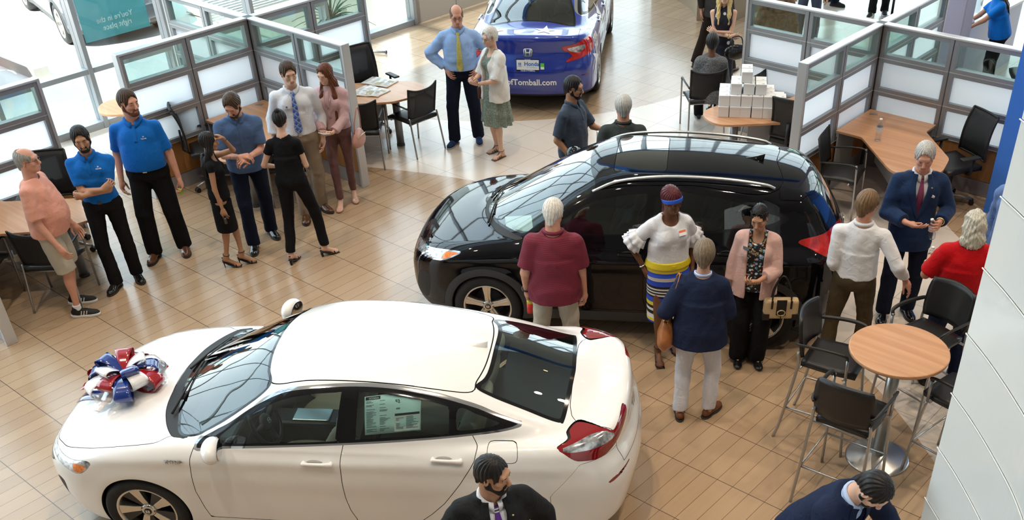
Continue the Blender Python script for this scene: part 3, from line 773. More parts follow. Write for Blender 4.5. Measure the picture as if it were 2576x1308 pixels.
def do_shoes(A, heel, m, kind='oxford', sole=None, sock=None, strap=None, w=1.0):
    root = A['root']; up = np.array([0, 0, 1.0])
    for i in (0, 1):
        Hp, K, Ak, fd = A['legs'][i]; g0 = Ak.copy(); g0[2] = 0; rt = np.cross(fd, up); R = np.stack([rt, fd, up], 1)
        lift = max(0.0, Ak[2]-.09-heel*.85)
        def p(x, y, z, g0=g0, R=R, lift=lift): return g0+R @ np.array([x, y, z+lift])
        hz = heel
        if kind in ('oxford', 'sneaker', 'loafer'):
            P = [elp(p(0, -.025, .045), (.037*w, .052, .045), .02, R), elp(p(0, .05, .045), (.038*w, .07, .042), .03, R), elp(p(0, .125, .030), (.044*w, .080, .034), .03, R)]
            if kind == 'oxford': P.append(cap(p(0, .0, .05), p(0, -.01, .105), .038, .036, .02))
            if kind == 'sneaker': P.append(cap(p(0, .0, .05), p(0, -.01, .095), .041, .042, .02))
            P.append(half(p(0, 0, .008), -up, 0))
            S = [elp(p(0, -.03, .012), (.041*w, .058, .05), .03, R), elp(p(0, .06, .012), (.040*w, .08, .05), .04, R), elp(p(0, .125, .012), (.049*w, .085, .05), .04, R), half(p(0, 0, .0), -up, 0), half(p(0, 0, .016 if kind != 'sneaker' else .030), up, 0)]
            o = blobobj('shoe', P, .006, m, root, sm=1)
            blobobj('sole', S, .0055, sole or mat('sole_dark', (.02, .018, .016), .6), o, sm=0)
            if kind == 'sneaker' and strap:
                for k in range(3):
                    for sx in (-1, 1): MB().box(p(sx*.0405, .035+k*.026, .050), (.004, .010, .050), R @ rotx(-.35)).build('stripe', strap, o, .001)
            if sock: blobobj('sock', [cap(p(0, 0, .07), p(0, -.002, .135), .040, .041, .0, cut1=True)], .006, sock, root)
        else:
            toe = p(0, .135, .018); ball = p(0, .09, .022); hl = p(0, -.035, .030+hz)
            pl = heel*.0
            if kind in ('pump', 'flat'):
                P = [cap(hl, ball, .034, .040, .02), elp(p(0, .118, .024), (.045, .070, .030), .02, R), elp(p(0, -.035, .045+hz), (.036, .042, .038), .02, R)]
                P.append(cap(Ak+up*.06, p(0, .055, .075+hz*.5), .030, .022, .012, op='s')); P.append(half(p(0, 0, .001), -up, 0))
                o = blobobj('shoe', P, .0058, m, root)
            else:  # open sandal: sole plate and straps round the bare foot
                G = [[p(x*(.026+.014*max(0, min(1, (y+.05)/.14))), y, .006+hz*max(0, (1-(y+.07)/.16))**1.2*1.0 if y < .09 else .006) for x in (-1, -.5, 0, .5, 1)] for y in (-.065, -.04, -.01, .02, .05, .09, .12, .15, .165)]
                o = MB().sheet(G, .010).build('shoe', m, root)
                def ring(c, n_, r, rr): 
                    n_ = unit(n_); a = unit(np.cross(n_, rt) if abs(n_@rt) < .9 else np.cross(n_, up)); b = np.cross(n_, a); return [c+(a*math.cos(t)+b*math.sin(t))*r for t in np.linspace(0, 2*PI, 18, endpoint=False)]
                st = MB(); st.tube(ring(Ak+up*.012, (K-Ak), .040, 0), .005, 6, True)
                if kind == 'gladiator':
                    for y in (.04, .075, .11): st.tube([p(-.042, y, .012), p(-.034, y-.005, .05-y*.12), p(0, y-.01, .074-y*.32), p(.034, y-.005, .05-y*.12), p(.042, y, .012)], .0065, 6)
                    st.tube([Ak+R @ np.array([0, .042, 0]), p(0, .07, .062), p(0, .115, .045)], .006, 6)
                else: st.tube([p(-.040, .105, .010), p(-.03, .10, .038), p(0, .095, .046), p(.03, .10, .038), p(.040, .105, .010)], .009, 6)
                st.tube([p(-.028, -.03, .04+hz), p(0, -.062, .05+hz), p(.028, -.03, .04+hz)], .008, 6)
                st.build('strap', strap or m, o)
            if heel > .04: MB().tube([p(0, -.050, .020+hz), p(0, -.052, hz*.5), p(0, -.046, .0)], [.018 if kind != 'chunk' else .02, .007 if heel > .08 else .016, .0055 if heel > .08 else .014], 10).build('heel', m, o)
# accessories
def glasses(A, m=None, sun=False, up=False, lens=None):
    hp = A['hp']; m = m or mat('glasses_frame', (.03, .025, .02), .3); mb = MB(); dz, dy = (.088, -.036) if up else (0, 0)
    for s in (-1, 1):
        ring = [hp(s*(.031+.020*math.cos(t)), .098+dy-.006*abs(math.cos(t)), .001+dz+(.014 if not up else .012)*math.sin(t)) for t in np.linspace(0, 2*PI, 16, endpoint=False)]
        mb.tube(ring, .0019, 5, True); mb.tube([hp(s*.051, .090+dy, .004+dz), hp(s*.075, .06+dy, .006+dz*1.0), hp(s*.080, -.01+dy, .002+dz*.4)], .0018, 5)
    mb.tube([hp(-.011, .099+dy, .004+dz), hp(.011, .099+dy, .004+dz)], .0018, 5)
    o = mb.build('glasses' if not sun else 'sunglasses', m, A['root'])
    lm = lens or (mat('sun_lens', (.01, .01, .012), .05) if sun else None)
    if lm:
        l = MB()
        for s in (-1, 1):
            c = [hp(s*(.031+.019*math.cos(t)), .0975+dy-.006*abs(math.cos(t)), .001+dz+.0125*math.sin(t)) for t in np.linspace(0, 2*PI, 16, endpoint=False)]
            n = len(l.v); l.add(c, [tuple(range(16))])
        l.build('lens', lm, o)
def badge(A, x, z, m, txt=None, w=.075, hgt=.028, tm=None, band=None):
    P = front_y(A, A['cloth'], [(x, z), (x+.03, z), (x-.03, z), (x, z+.01), (x, z-.01)]); O, R = A['T']
    d = unit(np.array([P[1][0]-P[2][0], P[1][1]-P[2][1], 0])); u = unit(P[3]-P[4]); n = unit(np.cross(d, u)); n = n if n[1] > 0 else -n
    c = O+R @ (P[0]+n*.007); Rb = R @ np.stack([d, n*-1, u], 1)
    o = MB().box(c, (w, .003, hgt), Rb).build('name_badge', m, A['root'], .001)
    if band: MB().box(c+R @ (n*.0019)+R @ u*hgt*.28, (w*.96, .0006, hgt*.4), Rb).build('band', band, o)
    return c, R @ d, R @ u
def watch(A, i, m, face=None, t=.0):
    S, E_, W = A['AR'][i]; u = unit(W-E_); c = W-u*.020; a = unit(np.cross(u, [0, 0, 1.0])+1e-6); b = np.cross(u, a); r = .034*A['ag']*A['af']
    mb = MB().tube([c+(a*math.cos(q)*1.05+b*math.sin(q)*.95)*r for q in np.linspace(0, 2*PI, 20, endpoint=False)], .007, 8, True, flat=1.0)
    o = mb.build('watch', m, A['root'])
def necklace(A, m, z=1.30, w=.06, r=.0022, pend=True):
    xs = np.linspace(-w, w, 17); xz = [(x, z+(abs(x)/w)**2*(1.455-z)*.98) for x in xs]; P = front_y(A, A['cloth'], xz); P[:, 1] += .006; O, R = A['T']; G = P @ R.T+O
    mb = MB().tube(list(G), r, 6)
    if pend: mb.tube([G[8]+R @ np.array([.017*math.cos(t), .004, -.02+.020*math.sin(t)]) for t in np.linspace(0, 2*PI, 14, endpoint=False)], .0028, 6, True).ell(G[8]+R @ np.array([0, .004, -.02]), (.008, .002, .009), 8)
    mb.build('necklace', m, A['root'])
# ------------------------------------------------------------ cars
def prof(pts, n=400, smooth=5):
    x = np.array([p[0] for p in pts], float); y = np.array([p[1] for p in pts], float)
    X = np.linspace(x[0], x[-1], n); h = np.diff(x); d = np.diff(y)/h; m = np.zeros(len(x)); m[0] = d[0]; m[-1] = d[-1]
    for i in range(1, len(x)-1):
        m[i] = 0 if d[i-1]*d[i] <= 0 else 2*d[i-1]*d[i]/(d[i-1]+d[i])*.5+.25*(d[i-1]+d[i])
    i = np.clip(np.searchsorted(x, X)-1, 0, len(h)-1); t = (X-x[i])/h[i]
    Y = (2*t**3-3*t*t+1)*y[i]+(t**3-2*t*t+t)*h[i]*m[i]+(-2*t**3+3*t*t)*y[i+1]+(t**3-t*t)*h[i]*m[i+1]
    if smooth:
        k = np.hanning(2*smooth+3)[1:-1]; k /= k.sum(); Y = np.convolve(np.pad(Y, smooth, 'edge'), k, 'valid')
    dY = np.gradient(Y, X)
    def f(q): return np.interp(q, X, Y)
    f.d = lambda q: np.interp(q, X, dY)
    return f
class CarShape:
    def __init__(c, S):
        c.S = S; c.zt = prof(S['top']); c.W = prof(S['plan']); c.sec = prof(S['sec'], smooth=3); c.zr = prof(S['roof'], smooth=S.get('rsm', 6)); c.wb = prof(S['gw'])
        c.xf = prof(S['front'], smooth=3); c.xr = prof(S['rear'], smooth=3); c.zb = prof(S['bottom'])
    def F(c, X, Y, Z):
        S = c.S; a = np.abs(Y); ya = np.sqrt(a*a+1e-6)
        W = c.W(X)
        side = a-W*c.sec(Z)
        yy = a/.9
        if S.get('flare'):
            for wx in (S['wf'], S['wr']):
                r = np.sqrt((X-wx)**2+(Z-S['wz'])**2); side = side-S['flare']*np.exp(-((r-S['ra']-.02)/.075)**2)
        for (z0, dz, amt) in S.get('crease', []):
            t = (Z-(z0+dz*X))/.05; side = side-amt*np.exp(-t*t)
        front = (X-(c.xf(Z)-S['fbow']*yy**S.get('fp', 2.2)))
        rear = ((c.xr(Z)+S['rbow']*yy**S.get('rp', 2.2))-X)
        zt = c.zt(X)-S['hcrown']*yy**2; top = (Z-zt)/np.sqrt(1+np.minimum(c.zt.d(X)**2, 4))
        for (yc, wd, amt, xa, xb) in S.get('hridge', []):
            w_ = 1/(1+np.exp(-(X-xa)/.06))*1/(1+np.exp((X-xb)/.06)); top = top-amt*np.exp(-((a-yc(X) if callable(yc) else a-yc)/wd)**2)*w_
        bot = c.zb(X)-Z
        low = smax(smax(side, front, S['kf']), rear, S['kr']); low = smax(low, top, S['kt']); low = smax(low, bot, .06)
        Xw = X+np.where(X > S['xm'], S['wbow'], -S['bbow'])*(a/.6)**2*np.minimum(1, np.abs(X-S['xm'])*2)
        zr = c.zr(Xw)-S['crown']*(a/.6)**2; rt = (Z-zr)/np.sqrt(1+np.minimum(c.zr.d(Xw)**2, 6))
        gs = (a-(c.wb(X)-np.maximum(Z-S['zbelt'], 0)*S['tumble']-S.get('tum2', 0)*np.maximum(Z-S['zbelt'], 0)**2))/math.sqrt(1+S['tumble']**2)
        gr = smax(rt, gs, S['kg']); gr = smax(gr, .6-Z, 0)
        return smin(low, gr, S['kb'])
    def grad(c, P, e=1e-3):
        g = np.empty_like(P)
        for i in range(3):
            d = np.zeros(3); d[i] = e; g[:, i] = (c.F(*(P+d).T)-c.F(*(P-d).T))/(2*e)
        return g
    def project(c, P, it=3):
        for _ in range(it):
            g = c.grad(P); f = c.F(*P.T); P = P-np.clip(f/np.maximum((g*g).sum(1), 1e-3), -.03, .03)[:, None]*g
        return P
    def mesh(c, h=.026):
        S = c.S; xs = np.arange(S['x0']-.06, S['x1']+.06+h, h); ys = np.arange(-1.05-h/2, 1.05+h, h); zs = np.arange(.08, S['zmax']+.06, h)
        V, Q = surface_nets(c.F(xs[:, None, None], ys[None, :, None], zs[None, None, :]), xs, ys, zs)
        V = c.project(V); T = np.concatenate([Q[:, [0, 1, 2]], Q[:, [0, 2, 3]]])
        return V, T
def polysd(x, y, poly):
    P = np.asarray(poly, float); d2 = np.full(x.shape, 1e9); ins = np.zeros(x.shape, bool)
    for i in range(len(P)):
        ax, ay = P[i-1]; bx, by = P[i]; ex, ey = bx-ax, by-ay; wx, wy = x-ax, y-ay
        t = np.clip((wx*ex+wy*ey)/(ex*ex+ey*ey+1e-12), 0, 1); d2 = np.minimum(d2, (wx-ex*t)**2+(wy-ey*t)**2)
        c1 = (ay > y) != (by > y)
        with np.errstate(divide='ignore', invalid='ignore'): xi = (bx-ax)*(y-ay)/(by-ay)+ax
        ins ^= c1 & (x < xi)
    return np.where(ins, -1, 1)*np.sqrt(d2)
def cutmesh(V, T, f):
    """part of the mesh where f < 0, cut along f = 0"""
    n = len(V); s = f < 0; k = s[T].sum(1); keep = T[k == 3]; out = [keep]; nv = []; em = {}
    def mid(a, b):
        key = (a, b) if a < b else (b, a)
        if key not in em:
            t = f[a]/(f[a]-f[b]); em[key] = n+len(nv); nv.append(V[a]+(V[b]-V[a])*t)
        return em[key]
    ex = []
    for t in T[k == 1]:
        i = int(np.argmax(s[t])); a, b, c_ = t[i], t[(i+1) % 3], t[(i+2) % 3]; ex.append((a, mid(a, b), mid(a, c_)))
    for t in T[k == 2]:
        i = int(np.argmin(s[t])); a, b, c_ = t[i], t[(i+1) % 3], t[(i+2) % 3]; p, q = mid(a, b), mid(a, c_); ex += [(p, b, c_), (p, c_, q)]
    if ex: out.append(np.array(ex))
    T2 = np.concatenate(out) if len(ex) or len(keep) else np.zeros((0, 3), int)
    V2 = np.concatenate([V, np.array(nv)]) if nv else V
    u, inv = np.unique(T2, return_inverse=True)
    return V2[u], inv.reshape(T2.shape)
def side_uv(a=0.0):
    c_, s_ = math.cos(a), math.sin(a)
    return lambda P: (P[:, 0]*c_-np.abs(P[:, 1])*s_, P[:, 2])
top_uv = lambda P: (P[:, 0], np.abs(P[:, 1]))
rear_uv = lambda P: (np.abs(P[:, 1]), P[:, 2])
class CarBuild:
    def __init__(b, S, root, h=.026):
        b.sh = CarShape(S); b.S = S; b.root = root; b.V, b.T = b.sh.mesh(h)
    def sub(b, V, T, f): V2, T2 = cutmesh(V, T, f); return V2, T2
    def take(b, name, m, fn, gap=.0025, parent=None, inset=0.0, th=0.0, drop=False, split=False):
        """cut the region fn<0 out of the skin and make it a part of its own"""
        f = fn(b.V); Vi, Ti = cutmesh(b.V, b.T, f+gap); b.V, b.T = cutmesh(b.V, b.T, -(f-gap))
        if drop or len(Ti) == 0: return None
        if split:
            os_ = []
            for sg in (1, -1):
                V2, T2 = cutmesh(Vi, Ti, -sg*Vi[:, 1])
                if len(T2): os_.append(b.emit(name, V2, T2, m, parent or b.root, inset))
            return os_
        return b.emit(name, Vi, Ti, m, parent or b.root, inset)
    def emit(b, name, V, T, m, parent, inset=0.0):
        g = b.sh.grad(V); N = g/(np.linalg.norm(g, axis=1, keepdims=True)+1e-9)
        return meshobj(name, V-N*inset, T, m, parent, True, normals=N)
    def inner(b, m, d=.018):
        V, T = b.V, b.T; return b.emit('inner_shell', V, T, m, b.root, d)
def reg(uv, poly, cond=None, off=0.0, n=10, raw=False):
    """region of the skin: a closed outline in one projection and an optional extra limit"""
    pl = [tuple(p) for p in poly] if raw else [tuple(p) for p in catmull(poly, n, True)]
    def fn(P):
        u, v = uv(P); f = polysd(u, v, pl)-off
        if cond is not None: f = np.maximum(f, cond(P))
        return f
    return fn
def wheel(root, x, y, z, r, rim, spokes=5, kind='blade', side=1, tw=.205, hubtxt=None, w=None):
    tire = mat('tire_rubber', (.012, .012, .013), .75, bump=.2, bscale=90); rm = rim; dk = mat('brake_dark', (.02, .02, .022), .5); hb = mat('hub_cap', (.05, .05, .055), .3, metal=.8)
    rr = r*.70 if kind != 'big' else r*.74
    o = tag(thing('wheel', None, None, (x, y, z)), None); o.parent = root
    if side < 0: o.rotation_euler = (0, 0, PI)
    R = rotx(-PI/2)   # lathe z -> +y
    prof_ = [(rr-.006, -tw/2+.02), (rr+.004, -tw/2), (r-.035, -tw/2-.006), (r-.010, -tw/2+.012), (r, -tw/2+.04), (r, tw/2-.04), (r-.010, tw/2-.012), (r-.035, tw/2+.006), (rr+.004, tw/2), (rr-.006, tw/2-.02)]
    MB().lathe([(a, b_) for a, b_ in prof_], 56, R=R, caps=False).build('tire', tire, o)
    MB().lathe([(rr+.004, tw/2-.002), (rr-.004, tw/2+.004), (rr-.014, tw/2-.006), (rr-.022, tw/2-.045), (rr-.03, -tw/2+.02)], 56, R=R, caps=False).build('rim', rm, o)
    MB().lathe([(.0001, -.01), (rr*.62, -.01), (rr*.62, -.02), (.0001, -.02)], 40, R=R).lathe([(rr*.98, -.06), (rr*.98, -.07), (.0001, -.07)], 40, R=R, caps=False).build('brake_disc', dk, o)
    sp = MB(); y1 = tw/2-.008; ym = tw/2-.035
    for k in range(spokes):
        a = 2*PI*k/spokes+PI/2; c_, s_ = math.cos(a), math.sin(a)
        def q(rad_, t, yy): return (c_*rad_-s_*t, yy, s_*rad_+c_*t)
        if kind == 'turbine':  # wide asymmetric blades
            L = [(.045, -.022), (rr-.008, -.125), (rr-.008, -.02), (rr*.62, .012), (.045, .022)]
            L = [(.040, -.024), (rr*.55, -.062), (rr-.010, -.105), (rr-.006, -.012), (rr*.55, .000), (.040, .020)]
        else: L = [(.040, -.030), (rr*.5, -.030), (rr-.008, -.044), (rr-.008, .044), (rr*.5, .030), (.040, .030)]
        n = len(L); top = [q(p[0], p[1], (y1 if p[0] > rr*.8 else ym+.012 if p[0] > rr*.4 else ym)) for p in L]; bt = [q(p[0]*.99, p[1]*.9, ym-.03) for p in L]
        sp.add(top+bt, [tuple(range(n))[::-1], tuple(range(n, 2*n))]+[(i, (i+1) % n, n+(i+1) % n, n+i) for i in range(n)])
        if kind != 'turbine':  # raised centre groove
            t2 = [q(p[0], p[1]*.28, (y1 if p[0] > rr*.8 else ym+.014)+.004) for p in L]; sp.add(t2+[q(p[0], p[1]*.28, ym-.01) for p in L], [tuple(range(n))[::-1]]+[(i, (i+1) % n, n+(i+1) % n, n+i) for i in range(n)])
    sp.build('spokes', rm, o, .003)
    if kind == 'turbine':
        dm = mat('wheel_dark', (.03, .03, .033), .3)
        d = MB()
        for k in range(spokes):
            a = 2*PI*k/spokes+PI/2+.62; c_, s_ = math.cos(a), math.sin(a)
            L = [(.05, -.012), (rr-.014, -.052), (rr-.014, .052), (.05, .012)]; n = 4
            top = [(c_*p[0]-s_*p[1], ym-.004+(.016 if p[0] > .1 else 0), s_*p[0]+c_*p[1]) for p in L]; bt = [(v[0], ym-.03, v[2]) for v in top]
            d.add(top+bt, [tuple(range(n))[::-1]]+[(i, (i+1) % n, n+(i+1) % n, n+i) for i in range(n)])
        d.build('spoke_web', dm, o, .003)
    MB().lathe([(.058, ym-.03), (.056, ym+.010), (.045, ym+.016), (.034, ym+.018), (.0001, ym+.019)], 32, R=R).build('hub', rm, o)
    MB().lathe([(.030, ym+.018), (.029, ym+.0215), (.0001, ym+.0225)], 24, R=R).build('centre_cap', hb, o)
    lg = MB()
    for k in range(5):
        a = 2*PI*k/5+PI/2+.3; lg.cyl((math.cos(a)*.048, ym, math.sin(a)*.048), (math.cos(a)*.048, ym+.016, math.sin(a)*.048), .009, .008, 6)
    lg.build('lug_nuts', hb, o)
    hlogo(o, frame4((0, ym+.0235, 0), (-1, 0, 0), (0, 0, 1)), .034, mat('chrome', (.8, .8, .82), .08, metal=1.0), .002)
    return o
def hlogo(parent, M4, size, m, depth=.004, ring=True, name='emblem'):
    """rounded frame with a tapering H inside"""
    mb = MB(); s = size/2
    out = roundpoly([(-1.0*s, .80*s), (-.80*s, -.80*s), (.80*s, -.80*s), (1.0*s, .80*s)], s*.45, 5); inn = [(x*.84, y*.82) for x, y in out]; n = len(out)
    if ring:
        vs = [(x, y, z) for z in (0, depth) for x, y in out]+[(x, y, z) for z in (0, depth) for x, y in inn]
        fs = []
        for i in range(n):
            j = (i+1) % n; fs += [(n+i, 3*n+i, 3*n+j, n+j), (i, n+i, n+j, j), (2*n+i, 2*n+j, 3*n+j, 3*n+i)]
        mb.add(vs, fs)
    for sx in (-1, 1):
        P = [(sx*.66*s, .62*s), (sx*.38*s, .62*s), (sx*.30*s, .1*s), (sx*.26*s, -.62*s), (sx*.52*s, -.62*s), (sx*.60*s, .0*s)]; mb.prism(P, 0, depth)
    mb.prism([(-.32*s, .10*s), (-.30*s, -.16*s), (.30*s, -.16*s), (.32*s, .10*s)], 0, depth)
    o = mb.build(name, m, parent); o.data.transform(Matrix(M4)); o.data.update()
    return o

def blob_at(name, parent, prims, h, m): return blobobj(name, prims, h, m, parent)
def glasscar(name, tint): return glass(name, tint, 2.2)
def carpaint(name, c, rough=.12, metal=0.0, coat=1.0): return mat(name, c, rough+.18, metal=metal, spec=.5, coat=coat, coatr=.02)
def both(f): return [f(1), f(-1)]
def seat(root, x, y, m, z=.30, back=.62, w=.25, tilt=.35):
    mb = MB(); o = []
    a = np.array([x, y, z+.12]); b = a+np.array([.48, 0, .03])
    blobobj('seat', [elp((x+.24, y, z+.13), (.28, w, .09), .03), elp((x+.30, y+w*.85, z+.16), (.22, .05, .06), .03), elp((x+.30, y-w*.85, z+.16), (.22, .05, .06), .03),
        elp((x-.10*1, y, z+.45), (.09, w*.95, .34), .04, roty(-tilt)), elp((x-.05, y+w*.8, z+.45), (.09, .05, .28), .03, roty(-tilt)), elp((x-.05, y-w*.8, z+.45), (.09, .05, .28), .03, roty(-tilt)),
        elp((x-.25, y, z+.83), (.055, .13, .085), .02, roty(-tilt))], .02, m, root)
def build_car(label, S, pose, paint, spec, h=.026, wheels=None, group=None):
    root = thing('car', label, 'car', (pose[0], pose[1], 0), rad(pose[2]), group)
    b = CarBuild(S, root, h); blk = mat('gloss_black', (.006, .006, .007), .08, coat=1.0); mblk = mat('matte_black', (.012, .012, .013), .6); chrome = mat('chrome', (.8, .8, .82), .08, metal=1.0)
    tint, tintw = spec['tint'], spec.get('tintw', spec['tint'])
    arch = lambda P: np.maximum(np.minimum(np.hypot(P[:, 0]-S['wf'], P[:, 2]-S['wz']), np.hypot(P[:, 0]-S['wr'], P[:, 2]-S['wz']))-S['ra'], .5-np.abs(P[:, 1]))
    dlo = reg(side_uv(), spec['dlo'], lambda P: .45-np.abs(P[:, 1]), n=6); op = lambda k, off=0.0, z0=.78: reg(top_uv, catmull(spec[k], 8), lambda P: z0-P[:, 2], off, raw=True)
    ws = op('ws'); rg = op('rg')
    # dark lining behind the skin, open at the windows and arches
    Vi, Ti = b.V.copy(), b.T.copy()
    for f in (arch, dlo, ws, rg): Vi, Ti = cutmesh(Vi, Ti, -f(Vi)-.004)
    b.emit('lining', Vi, Ti, mblk, root, .022)
    b.take('arch', None, arch, 0, drop=True)
    for nm, m, fn in spec.get('first', []): b.take(nm, m, fn, 0, split=True)
    for nm, poly in spec['glass']: b.take(nm, tint, reg(side_uv(), poly, lambda P: .45-np.abs(P[:, 1]), n=5), 0, split=True, inset=.003)
    b.take('window_pillar', blk, dlo, 0, split=True)
    if spec.get('dlo_trim'): b.take('window_trim', spec['dlo_trim'], reg(side_uv(), spec['dlo'], lambda P: .45-np.abs(P[:, 1]), .014, 6), 0, split=True)
    b.take('windshield', tintw, ws, 0); b.take('windshield_border', blk, op('ws', .022), 0)
    if spec.get('cowl'): b.take('cowl', mblk, reg(top_uv, spec['cowl'], lambda P: .78-P[:, 2], 0, 5), .002)
    b.take('rear_window', tint, op('rg', -.03), 0); b.take('rear_window_border', blk, rg, .001)
    for e in spec['parts']:
        nm, m, fn, gap, split = e; b.take(nm, m, fn, gap, split=split)
    b.emit('body_panel', b.V, b.T, paint, root)
    # underside and wheel wells: plain dark boxes added to block light
    MB().bx(S['wr']-.50, S['wf']+.45, -.60, .60, .19, .34).bx(S['wf']-.42, S['wf']+.55, -.58, .58, .30, .72).bx(S['wr']-.60, S['wr']+.40, -.58, .58, .30, .74).bx(S['wf']-.42-.30, S['wf']-.40, -.70, .70, .2, .84).build('underbody_light_block', mblk, root)
    yo = S['plan'][3][1]-.112
    for x in (S['wf'], S['wr']):
        for sd in (1, -1): wheel(root, x, sd*yo, S['wz'], S['wz'], wheels[0], wheels[1], wheels[2], sd)
    return root, b
def surf(b, kind, U, V):
    """points of the skin met from the side, above or behind; U, V arrays"""
    U = np.atleast_1d(np.asarray(U, float)); V = np.atleast_1d(np.asarray(V, float)); n = len(U)
    if kind == 'side': P = np.stack([U, np.full(n, 1.15), V], 1); ax, sg = 1, -1
    elif kind == 'sideR': P = np.stack([U, np.full(n, -1.15), V], 1); ax, sg = 1, 1
    elif kind == 'top': P = np.stack([U, V, np.full(n, 1.75)], 1); ax, sg = 2, -1
    else: P = np.stack([np.full(n, -2.8), U, V], 1); ax, sg = 0, 1
    for _ in range(70): P[:, ax] += sg*np.clip(b.sh.F(*P.T)*.75, -.02, .15)
    return P
def on_skin(b, x, z, sd=1, a=.6): return surf(b, 'side' if sd > 0 else 'sideR', x, z)[0]
def on_top(b, x, y): return surf(b, 'top', x, y)[0]
def on_back(b, y, z): return surf(b, 'back', y, z)[0]
def mirror_on(b, root, m, x, y, z, sg=1, r=(.075, .125, .085)):
    for sd in (1, -1):
        c = np.array([x, sd*y, z]); R = rotz(sd*.2)
        o = blobobj('mirror', [elp(c, r, .02, R), cap(c+np.array([.02, -sd*.09, -.05]), c+np.array([.05, -sd*.19, -.055]), .022, .028, .03), half(c+R @ np.array([-.055, 0, 0]), R @ np.array([-1.0, 0, 0]), .006)], .009, m, root)
        g = MB().ell(c+R @ np.array([-.054, 0, .004]), (.006, r[1]*.8, r[2]*.8), 20, 0, R).build('mirror_glass', mat('mirror_glass', (.6, .6, .6), .02, metal=1.0), o)
def handles_on(b, root, m, spots, cup=None):
    for sd in (1, -1):
        for x, z in spots:
            p = on_skin(b, x, z, sd); q = on_skin(b, x+.2, z, sd); d = unit(q-p); c = p+np.array([0, sd*.020, 0])
            o = blobobj('door_handle', [cap(c-d*.10, c+d*.10, .014, .013, .01), cap(c-d*.10, c-d*.10-np.array([0, sd*.025, 0]), .014, None, .01), cap(c+d*.10, c+d*.10-np.array([0, sd*.025, 0]), .014, None, .01), elp(c-d*.085, (.03, .012, .019), .01)], .0065, m, root)
            MB().ell(p+np.array([0.02, -sd*.004, .0]), (.062, .006, .028), 24).build('handle_recess', cup or mat('handle_recess', (.25, .25, .25), .4), o)
def ray_patch(b, kind, rows, off):
    G = np.array(rows, float); sh = G.shape[:2]; P = surf(b, kind, G[..., 0].ravel(), G[..., 1].ravel()); g = b.sh.grad(P); N = g/np.linalg.norm(g, axis=1, keepdims=True); return (P+N*off).reshape(sh+(3,))
def star_decal(b, kind, u0, v0, r, rot, m, root, name='star_decal', squash=1.0):
    c = (u0, v0); pts = []
    for i in range(10):
        a = rot+PI*i/5; rr = r if i % 2 == 0 else r*.40; pts.append((u0+rr*math.cos(a)*squash, v0+rr*math.sin(a)))
    # fan of small quads following the skin
    mb = MB(); n = 5
    for i in range(10):
        a, d = np.array(pts[i]), np.array(pts[(i+1) % 10]); cc = np.array(c)
        rows = [[tuple(cc+(a+(d-a)*t-cc)*s) for t in (0, .5, 1)] for s in np.linspace(0.02, 1, n)]
        G = ray_patch(b, kind, rows, .004); mb.sheet(G, 0)
    mb.build(name, m, root)
def skin_text(b, kind, name, txt, u0, v0, size, m, root, rot=0.0, bold=True, flip=1, sx=1.0, off=.005, shear=0.0):
    o = textobj(name, txt, size, m, root, Matrix.Identity(4), .001, 'CENTER', bold, sx, shear)
    n = len(o.data.vertices); C = np.empty(n*3, np.float32); o.data.vertices.foreach_get('co', C); C = C.reshape(-1, 3).astype(float)
    x, y = C[:, 0]*math.cos(rot)-C[:, 1]*math.sin(rot), C[:, 0]*math.sin(rot)+C[:, 1]*math.cos(rot)
    P = surf(b, kind, u0+flip*x, v0+y); g = b.sh.grad(P); N = g/np.linalg.norm(g, axis=1, keepdims=True); P = P+N*(off+C[:, 2:3]*2)
    o.data.vertices.foreach_set('co', P.astype(np.float32).ravel()); o.data.update(); return o
def wiper(root, a, c, m):
    a, c = np.array(a), np.array(c); mb = MB().tube([a, (a+c)/2+np.array([0, 0, .012]), c], [.010, .008, .006], 6).tube([a+(c-a)*.25+np.array([-.03, 0, .008]), c+np.array([-.03, 0, .01])], .007, 6); mb.build('wiper', m, root)

